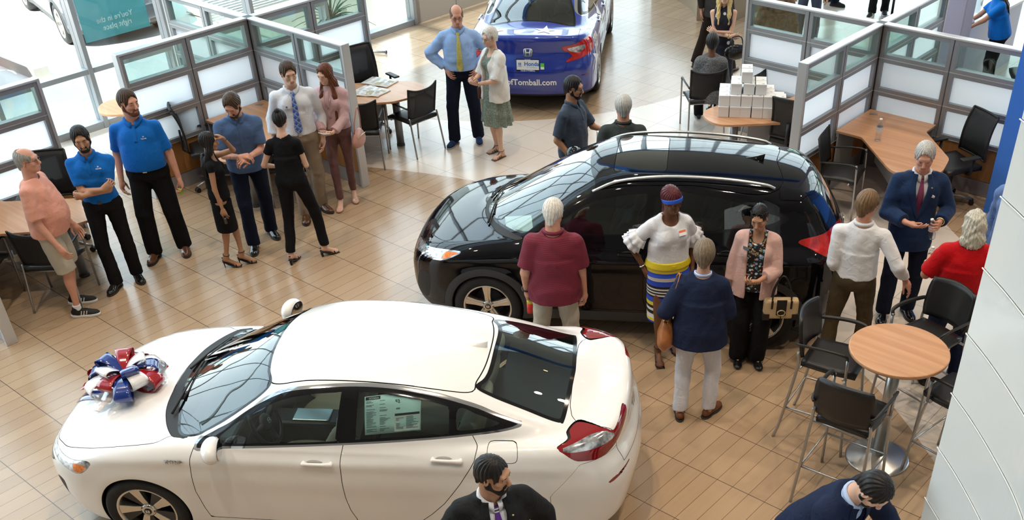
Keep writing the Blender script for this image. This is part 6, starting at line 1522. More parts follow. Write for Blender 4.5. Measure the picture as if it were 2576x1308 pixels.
def task_chair(label, x, y, rz, castor=mat('castor_black', (.012, .012, .012), .5)):
    r = thing('task_chair', label, 'office chair', (x, y, 0), rz)
    G = [[(u*(.235-.02*v), -.24-.10*v-.03*math.cos(u*1.3)+.05*math.sin(v*2.6), .56+v*.50) for u in np.linspace(-1, 1, 9)] for v in np.linspace(0, 1, 9)]
    MB().sheet(G, .010).build('backrest', M_smesh, r)
    for sx in (0, 8): MB().tube([G[i][sx] for i in range(9)], .014, 8).build('back_frame', M_arm, r)
    MB().tube([G[8][i] for i in range(9)], .013, 8).tube([G[0][i] for i in range(9)], .013, 8).tube([(0, -.20, .42), (0, -.30, .50), (0, -.29, .75)], .022, 8, flat=.6).build('back_frame', M_arm, r)
    S_ = [[(u*.25, -.22+v*.48, .485-.05*max(0, v-.8)**1.2*3+.012*u*u) for u in np.linspace(-1, 1, 9)] for v in np.linspace(0, 1, 9)]
    MB().sheet(S_, .055).build('seat', M_vin, r)
    MB().cyl((0, 0, .10), (0, 0, .44), .028, .035, 14).build('gas_lift', M_arm, r)
    for sx in (-1, 1): MB().tube([(sx*.22, -.02, .45), (sx*.30, -.02, .46), (sx*.31, -.03, .66)], .016, 8).build('arm_post', M_arm, r); MB().box((sx*.31, .03, .672), (.085, .25, .025)).build('armrest', M_arm, r, .011)
    for k_ in range(5):
        a = 2*PI*k_/5+.3; c_, s__ = math.cos(a), math.sin(a); MB().tube([(0, 0, .11), (c_*.16, s__*.16, .10), (c_*.30, s__*.30, .075)], [.024, .020, .014], 8).build('base_arm', M_tube, r)
        MB().cyl((c_*.30-s__*.022, s__*.30+c_*.022, .032), (c_*.30+s__*.022, s__*.30-c_*.022, .032), .031, n=14).cyl((c_*.30, s__*.30, .05), (c_*.30, s__*.30, .085), .008, n=8).build('castor', castor, r)
    return r
TC = [('black mesh task chair at the water bottle desk beside the blue wall', -4.10, 11.78, 150), ('black task chair seen edge-on by the frosted partition behind the dark-haired woman', -11.60, 6.66, -30), ('black task chair at the magazine desk', -11.40, 9.22, -100),
      ('black task chair behind the man in the pink shirt at the left edge', -11.42, 4.52, -127), ('black task chair right of the stacked boxes', -5.98, 11.36, 8), ('black task chair far right beyond the partitions', -4.50, 15.30, 120), ('black task chair by the window behind the tall man in blue', -12.45, 6.55, 80), ('black task chair glimpsed beyond the glass partition, far left cubicle', -13.15, 7.25, 100)]
t0_ = None
for lb, x, y, a in TC:
    if t0_ is None: t0_ = task_chair(lb, x, y, rad(a)); t0_['group'] = 'black task chairs'
    else: dup(t0_, (x, y, 0), rad(a), lb)
def bar_stool(label, x, y, rz):
    r = thing('bar_stool', label, 'bar stool', (x, y, 0), rz)
    G = [[(u*.235*(1-.10*abs(2*v-1)**3), -.215-.05*v-.055*math.cos(u*1.5)+.03, .83+v*.34+.02*math.cos(u*1.6)*v) for u in np.linspace(-1, 1, 13)] for v in np.linspace(0, 1, 9)]
    MB().sheet(G, .030).build('backrest', M_vin, r)
    S_ = [[(u*(.235-.04*max(0, v-.5)**2*4-.03*(1-v)), -.20+v*.46, .765+.010*math.cos(u*1.5)-.03*max(0, v-.85)**1.2*3) for u in np.linspace(-1, 1, 11)] for v in np.linspace(0, 1, 9)]
    MB().sheet(S_, .045).build('seat', M_vin, r)
    for sx in (-1, 1):
        MB().tube(catmull([(sx*.262, .265, 0), (sx*.245, .215, .55), (sx*.238, .19, .74)], 4), .0125, 8).tube([(sx*.238, .19, .74), (sx*.245, .185, .95)], .0125, 8).build('leg', M_tube, r)
        MB().tube(catmull([(sx*.262, -.34, 0), (sx*.258, -.30, .16), (sx*.235, -.215, .72), (sx*.225, -.225, .88)], 5), .0125, 8).build('leg', M_tube, r)
        MB().tube(catmull([(sx*.240, .185, .93), (sx*.262, .165, .975), (sx*.268, .02, .985), (sx*.250, -.20, .965), (sx*.225, -.245, .95)], 5), .017, 8, flat=.7).build('armrest', M_arm, r)
    MB().tube([(-.257, .235, .33), (.257, .235, .33), (.250, -.27, .33), (-.250, -.27, .33)], .010, 8, True).build('foot_rail', M_tube, r)
    MB().tube([(-.238, .17, .735), (.238, .17, .735)], .010, 8).tube([(-.236, -.19, .735), (.236, -.19, .735)], .010, 8).build('seat_rail', M_tube, r)
    return r
BS = [('black bar stool left of the high round table', -3.02, 6.83, -80), ('black bar stool in front of the high round table, its back to the viewer', -2.52, 6.22, 5), ('black bar stool behind the high round table, by the man in the red shirt', -2.55, 7.60, 165), ('black bar stool right of the high round table, cut by the white wall', -1.93, 6.98, 80)]
b0_ = None
for lb, x, y, a in BS:
    if b0_ is None: b0_ = bar_stool(lb, x, y, rad(a)); b0_['group'] = 'black bar stools'
    else: dup(b0_, (x, y, 0), rad(a), lb)
ht = thing('high_table', 'round high table with a light wood top and steel base', 'table', (-2.47, 6.80, 0))
MB().lathe([(.0001, 1.050), (.375, 1.050), (.383, 1.057), (.385, 1.070), (.383, 1.082), (.375, 1.086), (.0001, 1.086)], 64, sm=False).build('tabletop', M_desk, ht, .002)
stl = mat('brushed_steel', (.50, .49, .47), .32, metal=.9)
MB().cyl((0, 0, .03), (0, 0, 1.05), .052, n=32).build('column', stl, ht); MB().lathe([(.0001, 1.035), (.14, 1.035), (.14, 1.05)], 24).build('mount_plate', stl, ht); MB().lathe([(.262, 0), (.262, .008), (.25, .014), (.10, .024), (.06, .05), (.0001, .05)], 64).build('base_plate', stl, ht)
# white gift boxes stacked on the round-ended desk: rows of a pyramid
cb2 = mat('carton_white', (.80, .81, .82), .55); pr = mat('carton_print', (.35, .36, .38), .6)
def carton(label, c, rz):
    r = thing('carton', label, 'box', c, rz, 'white cartons stacked in a pyramid'); s_ = .0655
    MB().bx(-s_, s_, -.073, .073, 0, .128).build('carton_body', cb2, r, .003)
    MB().bx(-s_*.98, s_*.98, -.0745, -.0735, .10, .1285).bx(-.001, .001, -.07, .07, .128, .1290).build('flap', mat('carton_flap', (.74, .75, .76), .55), r)
    q = MB()
    for i in range(4): q.bx(.012+i*.007, .016+i*.007, -.05, -.02-.004*(i % 2), .1286, .1294)
    q.build('barcode', pr, r); return r
o_ = np.array(P3(1819, 289, .742)[:2]); ox = unit(np.array(P3(1943, 293, .742)[:2])-o_); oy = np.array([-ox[1], ox[0]]); ang = math.atan2(ox[1], ox[0]); W_, D_, H2 = .136, .150, .130
lay = {0: (6, 4), 1: (6, 4), 2: (4, 3), 3: (1, 2)}
occ = []
for row in range(4):
    for col_ in range(6): occ.append((0, col_, row))
for row in range(3):
    for col_ in range(5 if row else 6): occ.append((1, col_+0.0, row+.15))
occ += [(2, c_, r2+.5) for r2 in range(2) for c_ in (1.0, 2.15, 3.2)]
occ += [(3, 1.9, .8), (3, 1.9, 1.85)]
names = ['bottom layer', 'second layer', 'third layer', 'top']
proto = None; rnd = random.Random(2)
seen = {}
for lv, c_, r_2 in occ:
    p = o_+ox*((c_+.0)*W_)+oy*((r_2)*D_+.0)
    lb = 'white carton in the %s of the stack on the desk' % names[lv] if lv < 3 else ('front one of the two topmost white cartons' if r_2 < 1 else 'rear one of the two topmost white cartons')
    if proto is None: proto = carton(lb, (p[0], p[1], .741), ang)
    else: dup(proto, (p[0]+rnd.uniform(-.003, .003), p[1], .741+lv*H2), ang+rnd.uniform(-.03, .03), lb)
# bottles
M_pet = glass('clear_plastic', (.90, .93, .95), 1.6); M_lab = mat('bottle_label', (.75, .80, .88), .5); M_capw = mat('bottle_cap', (.85, .86, .88), .4)
def bottle(label, loc, tilt=(0, 0, 0), group='water bottles'):
    r = thing('water_bottle', label, 'bottle', loc, 0, group); r.rotation_euler = tilt
    MB().lathe([(.0001, .002), (.026, .002), (.031, .010), (.0315, .06), (.029, .075), (.0315, .09), (.0315, .135), (.026, .160), (.014, .178), (.0125, .190)], 20).build('bottle_body', M_pet, r)
    MB().lathe([(.0322, .085), (.0322, .130)], 20, caps=False).build('label', M_lab, r); MB().lathe([(.0001, .190), (.0145, .190), (.0145, .205), (.0001, .205)], 14).build('cap', M_capw, r)
    return r
wb = P3(2208, 352, .742); bottle('water bottle standing on the wood desk in the right cubicle', (wb[0], wb[1], .741)).scale = (1.25, 1.25, 1.25)
# magazines
def magazine(label, px, py, rz, w=.42, h=.28, n=3, z=.741):
    p = P3(px, py, z); r = thing('magazine', label, 'magazine', (p[0], p[1], z), rz, 'magazines on the desk'); pg = mat('page_white', (.80, .80, .77), .6)
    G = [[(u*w/2, v*h/2, .006+.008*abs(math.sin(u*3))) for u in np.linspace(-1, 1, 9)] for v in (-1, 1)]; MB().sheet(G, .008).build('pages', pg, r)
    rr = random.Random(int(px)); ink = MB(); pic = MB(); red_ = MB()
    def q(mb, u0, u1, v0, v1):
        uu = np.linspace(u0, u1, 4); mb.sheet([[(u*w/2, v*h/2, .0118+.008*abs(math.sin(u*3))) for u in uu] for v in (v0, v1)], 0)
    for i in range(9):
        v = .80-i*.17
        for u0, u1 in ((-.92, -.52), (-.44, -.06), (.06, .46), (.54, .92)):
            if rr.random() < .75: q(ink, u0, u0+(u1-u0)*rr.uniform(.5, 1), v, v+.05)
    q(red_, -.92, -.70, .82, .96); q(pic, -.1, .35, -.75, -.1); q(pic, .5, .9, .2, .6)
    ink.build('print_lines', mat('print_grey', (.30, .30, .32), .6), r); pic.build('picture', mat('photo_olive', (.42, .38, .22), .5), r); red_.build('masthead', mat('masthead_red', (.45, .12, .10), .5), r); return r
magazine('open newspaper lying at the back of the round-ended desk', 955, 208, rad(14)); magazine('newspaper lying at the front of the round-ended desk', 935, 230, rad(8)); magazine('folded paper sticking out under the front newspaper', 926, 236, rad(30), .36, .22)
# ribbon bow on the white sedan's hood
def ribbon_bow(P0, yaw):
    r = thing('ribbon_bow', 'big red, white and blue ribbon bow on the white hood', 'bow', P0, yaw)
    cols = [mat('ribbon_blue', (.010, .035, .22), .12, coat=1.0), mat('ribbon_red', (.32, .008, .015), .12, coat=1.0), mat('ribbon_white', (.78, .79, .82), .15, coat=1.0)]
    def loop(a, R_, lift, m, w=.12, name='ribbon_loop', twist=0.0, z0=.02):
        G = []
        for t in np.linspace(-PI*.93, PI*.93, 30):
            rr = R_*(.5+.5*math.cos(t)); y = R_*.30*math.sin(t); z = z0+lift*(.5+.5*math.cos(t))*.35+(y*.9+R_*.27)
            G.append([(rr*math.cos(a)-s_*w/2*math.sin(a)*(1-.55*(1-(.5+.5*math.cos(t)))), rr*math.sin(a)+s_*w/2*math.cos(a)*(1-.55*(1-(.5+.5*math.cos(t)))), z+s_*twist) for s_ in (-1, -.5, 0, .5, 1)])
        MB().sheet(G, .002).build(name, m, r)
    for a, R_, c_ in ((0, .31, 1), (62, .30, 2), (125, .31, 0), (185, .30, 1), (245, .31, 2), (305, .30, 0)): loop(rad(a), R_, .02, cols[c_], .13)
    for a, R_, c_ in ((28, .25, 0), (92, .24, 1), (158, .25, 2), (215, .26, 0), (275, .25, 1), (335, .24, 2)): loop(rad(a), R_, .12, cols[c_], .14, z0=.05)
    for a, R_, c_ in ((0, .19, 0), (75, .18, 2), (150, .19, 0), (225, .18, 2), (300, .19, 1)): loop(rad(a), R_, .30, cols[c_], .14, z0=.09)
    for a, c_ in ((20, 1), (85, 2), (195, 2), (255, 1)):
        G = [[(math.cos(rad(a))*(.1+.26*t)-s_*.05*math.sin(rad(a)), math.sin(rad(a))*(.1+.26*t)+s_*.05*math.cos(rad(a)), .03+.05*abs(math.sin(t*6))*(1-t)+.02-.02*t) for s_ in (-1, 0, 1)] for t in np.linspace(0, 1, 16)]; MB().sheet(G, .002).build('ribbon_tail', cols[c_], r)
    return r
# plant behind the glass
pl = thing('potted_palm', 'dark green spiky plant in a black pot behind the glass partition', 'plant', (P3(835, 62, .35)[0], P3(835, 62, .35)[1], 0))
MB().lathe([(.0001, 0), (.17, 0), (.21, .40), (.20, .41), (.18, .36), (.0001, .36)], 24).build('pot', mat('pot_black', (.02, .02, .02), .4), pl)
lf = MB(); rr = random.Random(7)
for i in range(46):
    a = rr.uniform(0, 2*PI); el = rr.uniform(.2, 1.35); L_ = rr.uniform(.45, .85); d = np.array([math.cos(a), math.sin(a)]); G = []
    for t in np.linspace(0, 1, 7):
        h = .45+L_*(t*math.sin(el)-t*t*.45*math.cos(el)); q = d*L_*t*math.cos(el)*1.0; w_ = .020*(1-t)**.7*(1 if t > 0 else .6); G.append([(q[0]-d[1]*w_, q[1]+d[0]*w_, h), (q[0], q[1], h-.006), (q[0]+d[1]*w_, q[1]-d[0]*w_, h)])
    lf.sheet(G, .002)
lf.build('leaves', mat('leaf_green', (.035, .075, .030), .45, var=.4, vscale=5), pl)
MB().cyl((0, 0, .3), (0, 0, .6), .04, .03, 10).build('trunk', mat('trunk_brown', (.10, .06, .03), .8), pl)
# white service counter, top right
sc = thing('service_counter', 'white solid counter beside the woman in the blue tee', 'counter', (0, 0, 0)); MB().prism(roundpoly([(-6.15, 14.95), (-5.56, 15.05), (-5.45, 17.3), (-6.1, 17.4)], .12), 0, .93).build('counter_body', mat('counter_white_gloss', (.50, .49, .58), .35), sc); MB().prism(roundpoly([(-6.20, 14.9), (-5.51, 15.0), (-5.40, 17.35), (-6.15, 17.45)], .14), .93, .965).build('counter_top', mat('counter_white', (.75,)*3, .3), sc)
dp = thing('drink_dispenser', 'tall clear drink container on the white counter', 'dispenser', (P3(2452, 38, .97)[0], P3(2452, 38, .97)[1], .966)); MB().lathe([(.06, 0), (.07, .01), (.085, .30), (.083, .30), (.066, .02)], 24).build('glass_body', M_pet, dp)
tn = thing('cup_tin', 'round white and blue tin on the white counter', 'tin', (P3(2433, 66, .97)[0], P3(2433, 66, .97)[1], .966)); MB().lathe([(.0001, 0), (.085, 0), (.085, .09), (.0001, .09)], 28).build('tin', mat('tin_white', (.7, .72, .78), .4), tn); bl_ = MB()
for i in range(10):
    a = 2*PI*i/10; bl_.box((math.cos(a)*.086, math.sin(a)*.086, .045), (.004, .03, .05), a)
bl_.build('tin_squares', mat('tin_blue', (.05, .12, .4), .5), tn)
# stanchion post far away, steel rod, poster, exterior cars
MB_ = thing('stanchion', 'black upright pole near the top of the view', 'pole', (-7.97, 18.2, 0)); MB().cyl((0, 0, .02), (0, 0, 1.0), .022, n=12).build('pole', mat('pole_black', (.015,)*3, .4), MB_); MB().lathe([(.0001, 0), (.16, 0), (.16, .015), (.03, .03), (.0001, .03)], 24).build('pole_base', mat('pole_black', (.015,)*3, .4), MB_)
rd_ = thing('steel_rod', 'short steel bar on the floor beyond the magazine desk', 'bar', (P3(945, 129, .03)[0], P3(945, 129, .03)[1], .0)); q0, q1 = P3(900, 127, .03)-P3(945, 129, .03), P3(970, 131, .03)-P3(945, 129, .03); MB().tube([tuple(q0+(0, 0, .03)), tuple(q1+(0, 0, .03))], .018, 8).build('rod', M_tube, rd_); MB().cyl(tuple(q1+(0, 0, .03)), tuple(q1*1.10+(0, 0, .03)), .028, n=10).build('rubber_tip', mat('tip_blue', (.08, .09, .14), .6), rd_)
po = thing('window_poster', 'blue-green see-through poster on the left window, its words seen from behind', 'poster', (X0-.02, 0, 0))
ptm, nt, b = newmat('poster_film'); out = [n for n in nt.nodes if n.type == 'OUTPUT_MATERIAL'][0]
tcn = nt.nodes.new('ShaderNodeTexCoord'); ns = nt.nodes.new('ShaderNodeTexNoise'); ns.inputs['Scale'].default_value = 1.6; ns.inputs['Detail'].default_value = 3; nt.links.new(tcn.outputs['Object'], ns.inputs['Vector'])
colr = mixc(nt, ns.outputs['Fac'], (.03, .20, .24), (.16, .42, .42)); nt.links.new(colr, b.inputs['Base Color']); tl = nt.nodes.new('ShaderNodeBsdfTranslucent'); nt.links.new(colr, tl.inputs[0]); tr = nt.nodes.new('ShaderNodeBsdfTransparent'); tr.inputs[0].default_value = (.55, .85, .85, 1)
m1 = nt.nodes.new('ShaderNodeMixShader'); m1.inputs[0].default_value = .5; m2 = nt.nodes.new('ShaderNodeMixShader'); m2.inputs[0].default_value = .35; nt.links.new(b.outputs[0], m1.inputs[1]); nt.links.new(tl.outputs[0], m1.inputs[2]); nt.links.new(m1.outputs[0], m2.inputs[1]); nt.links.new(tr.outputs[0], m2.inputs[2]); nt.links.new(m2.outputs[0], out.inputs[0])
MB().bx(-.03, -.02, 6.97, 7.97, 1.12, 3.2).build('poster_sheet', ptm, po)
tw_ = mat('poster_words', (.85, .9, .92), .5)
textobj('poster_words', "You're in the\nright place.", .105, tw_, po, frame4((-.012, 7.47, 1.31), (0, -1, 0), (0, 0, 1)), .002)
# ------------------------------------------------------------ the people
def sy(s): return -140.0+s          # heading: 0 looks towards the viewer, 90 to the right of the view
FB = fabric
black = FB('black_cloth', (.008, .008, .010)); black2 = FB('black_trousers', (.010, .010, .012)); navy = FB('navy_cloth', (.010, .018, .045)); dnavy = FB('dark_navy_trousers', (.008, .012, .028))
blueP = FB('royal_blue_polo', (.006, .14, .52), .7); whiteC = FB('white_cotton', (.74, .76, .82), .8); khaki = FB('khaki_cloth', (.27, .21, .155)); stone = FB('stone_cloth', (.46, .42, .34))
leather = mat('brown_leather', (.10, .038, .015), .25, coat=.4); blackL = mat('black_leather', (.008, .008, .009), .18, coat=.5); beltm = mat('belt_black', (.01, .01, .011), .35); beltb = mat('belt_brown', (.06, .025, .012), .35); gold = mat('buckle_metal', (.75, .62, .35), .25, metal=1.0); silver = mat('silver_metal', (.7, .7, .7), .2, metal=1.0)
SK = dict(fair=skin('fair', (.60, .34, .25)), rosy=skin('rosy', (.62, .31, .22)), tan=skin('tan', (.47, .25, .155)), olive=skin('olive', (.40, .21, .125)), brown=skin('brown', (.15, .062, .033)), light=skin('light', (.68, .42, .31)))
HM = dict(dark=hairm('hair_dark', (.012, .009, .007)), brown=hairm('hair_brown', (.055, .030, .016)), lbrown=hairm('hair_light_brown', (.17, .105, .055)), auburn=hairm('hair_auburn', (.13, .040, .016)), grey=hairm('hair_grey', (.30, .29, .27)), white=hairm('hair_white', (.66, .64, .60)), blonde=hairm('hair_blonde', (.68, .50, .22)), red=hairm('hair_red_braids', (.085, .012, .018)), black=hairm('hair_black', (.010, .009, .010)), mixed=hairm('hair_grey_brown', (.17, .13, .09)), silver=hairm('hair_silver', (.46, .46, .45)))
def stripes(name, cols, z0, per, axis=2, rough=.8):
    """bands of colour along one local axis; cols [(width share, colour)]"""
    m, nt, b = newmat(name); N, L = nt.nodes, nt.links; tc = N.new('ShaderNodeTexCoord'); sp = N.new('ShaderNodeSeparateXYZ'); L.new(tc.outputs['Object'], sp.inputs[0])
    v = mathn(nt, 'FRACT', mathn(nt, 'DIVIDE', mathn(nt, 'SUBTRACT', sp.outputs[axis], z0), per)); rp = N.new('ShaderNodeValToRGB'); rp.color_ramp.interpolation = 'CONSTANT'; e = rp.color_ramp.elements; tot = 0.0
    e[0].position = 0; e[0].color = (*cols[0][1], 1); tot = cols[0][0]
    for i, (w, c) in enumerate(cols[1:]):
        el = e[1] if i == 0 else e.new(tot); el.position = tot; el.color = (*c, 1); tot += w
    L.new(v, rp.inputs[0]); L.new(rp.outputs[0], b.inputs['Base Color']); b.inputs['Roughness'].default_value = rough; MATS[name] = m; return m
def plaid(name, base, c2, c3, s=28):
    m, nt, b = newmat(name); N, L = nt.nodes, nt.links; tc = N.new('ShaderNodeTexCoord'); mp = N.new('ShaderNodeMapping'); mp.inputs['Rotation'].default_value = (0, rad(45), 0); L.new(tc.outputs['Object'], mp.inputs[0]); sp = N.new('ShaderNodeSeparateXYZ'); L.new(mp.outputs[0], sp.inputs[0])
    col = base
    for ax in (0, 2):
        f = mathn(nt, 'FRACT', mathn(nt, 'MULTIPLY', sp.outputs[ax], s)); col = mixc(nt, mathn(nt, 'GREATER_THAN', f, .62), col, c2); col = mixc(nt, mathn(nt, 'GREATER_THAN', f, .90), col, c3)
    L.new(col, b.inputs['Base Color']); b.inputs['Roughness'].default_value = .6; MATS[name] = m; return m
def spots(name, base, dots, scale=14, size=.25, rough=.8):
    """irregular dabs of several colours on a ground"""
    m, nt, b = newmat(name); N, L = nt.nodes, nt.links; tc = N.new('ShaderNodeTexCoord'); col = base
    for i, c in enumerate(dots):
        vo = N.new('ShaderNodeTexVoronoi'); vo.inputs['Scale'].default_value = scale*(1+.23*i); mp = N.new('ShaderNodeMapping'); mp.inputs['Location'].default_value = (i*.37, i*.71, i*.13); L.new(tc.outputs['Object'], mp.inputs[0]); L.new(mp.outputs[0], vo.inputs['Vector'])
        col = mixc(nt, mathn(nt, 'LESS_THAN', vo.outputs['Distance'], size), col, c)
    L.new(col, b.inputs['Base Color']); b.inputs['Roughness'].default_value = rough; MATS[name] = m; return m
def held(A, i, fn):  # place something in the hand i: fn(parent-space centre, hand dir)
    return A['hC'][i]
def W(A, p):  # local -> world
    r = A['root']; s = r.scale[0]; a = r.rotation_euler[2]; x, y, z = np.array(p)*s; return np.array([r.location[0]+x*math.cos(a)-y*math.sin(a), r.location[1]+x*math.sin(a)+y*math.cos(a), z])
def glass_on(A, *a, **k): glasses(A)
def polo_logo(A, x=-.075, z=1.315):
    P = front_y(A, A['cloth'], [(x, z), (x+.02, z), (x-.02, z), (x, z+.01), (x, z-.01)]); O, R = A['T']; d = unit(P[2]-P[1]); u = unit(P[3]-P[4]); n = unit(np.cross(d, u)); c = O+R @ (P[0]+n*.004*(1 if n[1] > 0 else -1))
    wm = mat('logo_white', (.75, .80, .88), .6); hlogo(A['root'], frame4(c+(0, 0, .010), R @ d, R @ u), .016, wm, .001, name='logo'); textobj('logo_text', 'Honda', .019, wm, A['root'], frame4(c+np.array([0, 0, -.010]), R @ d, R @ u), .0006, font_bold=True)
hang = lambda fx=0.0: [((.25, .04+fx, .87), (.25, -1, 0)), ((-.25, .04+fx, .87), (-.25, -1, 0))]
# 1 pink shirt
sneak = mat('sneaker_black', (.012, .012, .014), .7); swt = mat('sneaker_white', (.72, .72, .70), .5)
p1 = person('man in a pink tee, stone shorts and striped sneakers, seen from the side', SK['rosy'], 1.76, (-10.08, 3.90), sy(96), girth=1.14, belly=.75, feet=[(-9.97, 3.83), (-10.24, 3.95)], fyaw=(2, 6), head=(-4, -2, 0),
    arms=[((.25, .10, .86), (.25, -1, -.2)), ((-.25, .10, .86), (-.25, -1, 0))], hair=dict(m=HM['grey'], style='fringe', t=.009, bald=.006), top=dict(m=FB('pink_tee', (.72, .34, .26)), sleeve=.86, hem=.90, loose=.006, wr=.006), bottom=dict(m=stone, kind='shorts', shorts=.98, z=.99), shoes=dict(m=sneak, kind='sneaker', sole=swt, strap=swt, sock=whiteC), extra=[(glass_on,)])
# 2 blue polo, arms crossed
p2 = person('bearded man in a blue polo with his arms crossed', SK['tan'], 1.76, (-10.21, 4.52), sy(14), feet=[(-10.20, 4.40), (-10.22, 4.66)], fyaw=(-20, 18), head=(8, 10, 4), girth=.98, hair=dict(m=HM['black'], top=.012), beard=dict(m=HM['black']),
    arms=[((-.095, .240, 1.165), (.75, -.15, -1)), ((.10, .215, 1.115), (-.75, -.1, -1))], hd=[(-.85, -.5, .35), (.8, -.5, -.15)], hn=[(.5, -.85, 0), (-.5, -.85, 0)], curl=(.6, .6),
    top=dict(m=blueP, sleeve=.78, collar=True, placket=True, hem=.97, tuck=True), bottom=dict(m=black2, belt=beltm, buckle=blackL), shoes=dict(m=blackL), extra=[(polo_logo, -.085, 1.34)])
# 3 tall blue polo
def apple(A):
    c = W(A, A['hC'][1]+np.array([0, .0, -.035])); o = MB().ell((0, 0, 0), (.033, .033, .036), 16).build('plastic_egg', mat('lime_green', (.30, .55, .04), .3), None); o.location = c; tag(o, 'lime green ball held by the tall man in the blue polo', 'ball')
p3 = person('tall heavy man in a blue polo holding a lime green ball', SK['rosy'], 1.88, (-10.42, 5.20), sy(12), girth=1.20, belly=.35, feet=[(-10.47, 5.05), (-10.36, 5.36)], fyaw=(-14, 8), head=(44, 2, 0), hair=dict(m=HM['brown'], top=.02), beard=dict(m=hairm('beard_ginger', (.12, .045, .018))),
    arms=[((.27, -.03, .86), (.3, -1, 0)), ((-.29, .05, .84), (-.3, -1, 0))], curl=(.5, .75), top=dict(m=blueP, sleeve=.85, collar=True, placket=True, hem=.98, tuck=True), bottom=dict(m=black2, belt=beltm, buckle=silver, rk=.078, ra=.078), shoes=dict(m=leather), extra=[(polo_logo,), (apple,)])
# 4 woman in the black dress
heelm = mat('heel_black', (.008, .008, .009), .25)
def clutch(A):
    c = W(A, A['hC'][0]+np.array([0, 0, -.03])); o = MB().box((0, 0, 0), (.12, .03, .075)).build('small_purse', blackL, None, .008); o.location = c; o.rotation_euler = (0, .3, rad(sy(100))); tag(o, 'small black purse held by the woman in the black dress', 'purse')
p4 = person('woman with long black hair in a fitted black dress, one hand in her hair', SK['olive'], 1.47, (-9.58, 5.49), sy(104), fem=True, girth=.96, feet=[(-9.62, 5.42), (-9.55, 5.57)], fyaw=(-4, 6), heel=.095, head=(6, 4, 0), arms=[((.20, .02, .90), (.4, -1, 0)), ((-.07, .20, 1.70), (-.25, 1, -.10))], hd=[None, (.2, -.75, .5)], hn=[None, (.3, -.3, -1)],
    hair=dict(m=HM['black'], style='long', length=.36), top=dict(m=black, sleeve=.22, hem=.94, tuck=True, neck='scoop', wr=.003, name='dress_top'), bottom=dict(m=black, kind='skirt', skhem=.53, a1=.152, b1=.135, name='dress', wr=.003), shoes=dict(m=heelm, kind='sandal'), extra=[(clutch,)])
# 5 bearded man, blue-grey shirt
p5 = person('bearded man in a blue-grey short-sleeved shirt looking down at his hands', SK['rosy'], 1.80, (-9.85, 6.02), sy(22), feet=[(-9.76, 5.87), (-9.90, 6.22)], fyaw=(-10, 12), lean=(7, 0), head=(-28, 26, 0), hair=dict(m=HM['brown'], top=.012), beard=dict(m=HM['brown']), girth=1.04,
    arms=[((.05, .34, 1.13), (.6, -.6, -1)), ((-.05, .33, 1.11), (-.6, -.6, -1))], hd=[(-.9, .4, .1), (.8, .5, 0)], hn=[(.2, -.4, -1), (0, -.6, -1)], curl=(.7, .6),
    top=dict(m=FB('slate_blue_shirt', (.075, .13, .26)), sleeve=.80, hem=.88, collar=FB('slate_blue_shirt'), placket=1.0, loose=.004, wr=.006), bottom=dict(m=dnavy), shoes=dict(m=blackL))
# 6 woman in black top and trousers seen from behind
chunk = mat('heel_black2', (.010, .010, .011), .4)
p6 = person('woman in a black top and black trousers with a hair bun, seen from behind', SK['light'], 1.60, (-9.20, 6.05), sy(176), fem=True, girth=.98, feet=[(-8.98, 6.27), (-9.13, 5.92)], fyaw=(-50, -6), shift=(-.07, .10), lean=(6, -3), heel=.07, head=(12, 16, 0),
    arms=[((.10, .28, 1.08), (.8, -.5, -1)), ((-.12, .28, 1.05), (-.8, -.5, -1))], hair=dict(m=HM['black'], style='up', t=.009), top=dict(m=black, sleeve=.45, hem=.96, tuck=True, neck='scoop', wr=.004), bottom=dict(m=black, slim=False, rk=.068, ra=.058, hem=.15, name='trousers'), shoes=dict(m=chunk, kind='sandal'))
# 7 white shirt, plaid tie
tie1 = plaid('tartan_tie', (.04, .10, .42), (.10, .22, .62), (.60, .56, .38), 22); bdg = mat('badge_white', (.80, .82, .86), .4)
def badge7(A):
    c, d, u = badge(A, .085, 1.30, bdg, w=.08, hgt=.04); MB().box(c+np.array([0, .004, 0]), (.018, .002, .016), A['Rt']).build('badge_mark', mat('badge_blue', (.05, .15, .5)), A['root'])
p7 = person('man in a white shirt, blue tartan tie and khaki trousers with a name badge', SK['light'], 1.84, (-9.97, 6.88), sy(16), feet=[(-9.90, 6.73), (-9.96, 7.02)], fyaw=(-6, 30), head=(12, 12, 3), hair=dict(m=HM['brown'], top=.010), arms=[((.27, .02, .86), (.3, -1, 0)), ((-.26, .05, .90), (-.45, -1, 0))],
    top=dict(m=whiteC, sleeve=1.93, hem=.97, tuck=True, collar=True, tie=dict(m=tie1, tip=1.0), loose=.008, wr=.007), bottom=dict(m=khaki, belt=beltb, buckle=silver, wr=.006), shoes=dict(m=leather), extra=[(badge7,)])
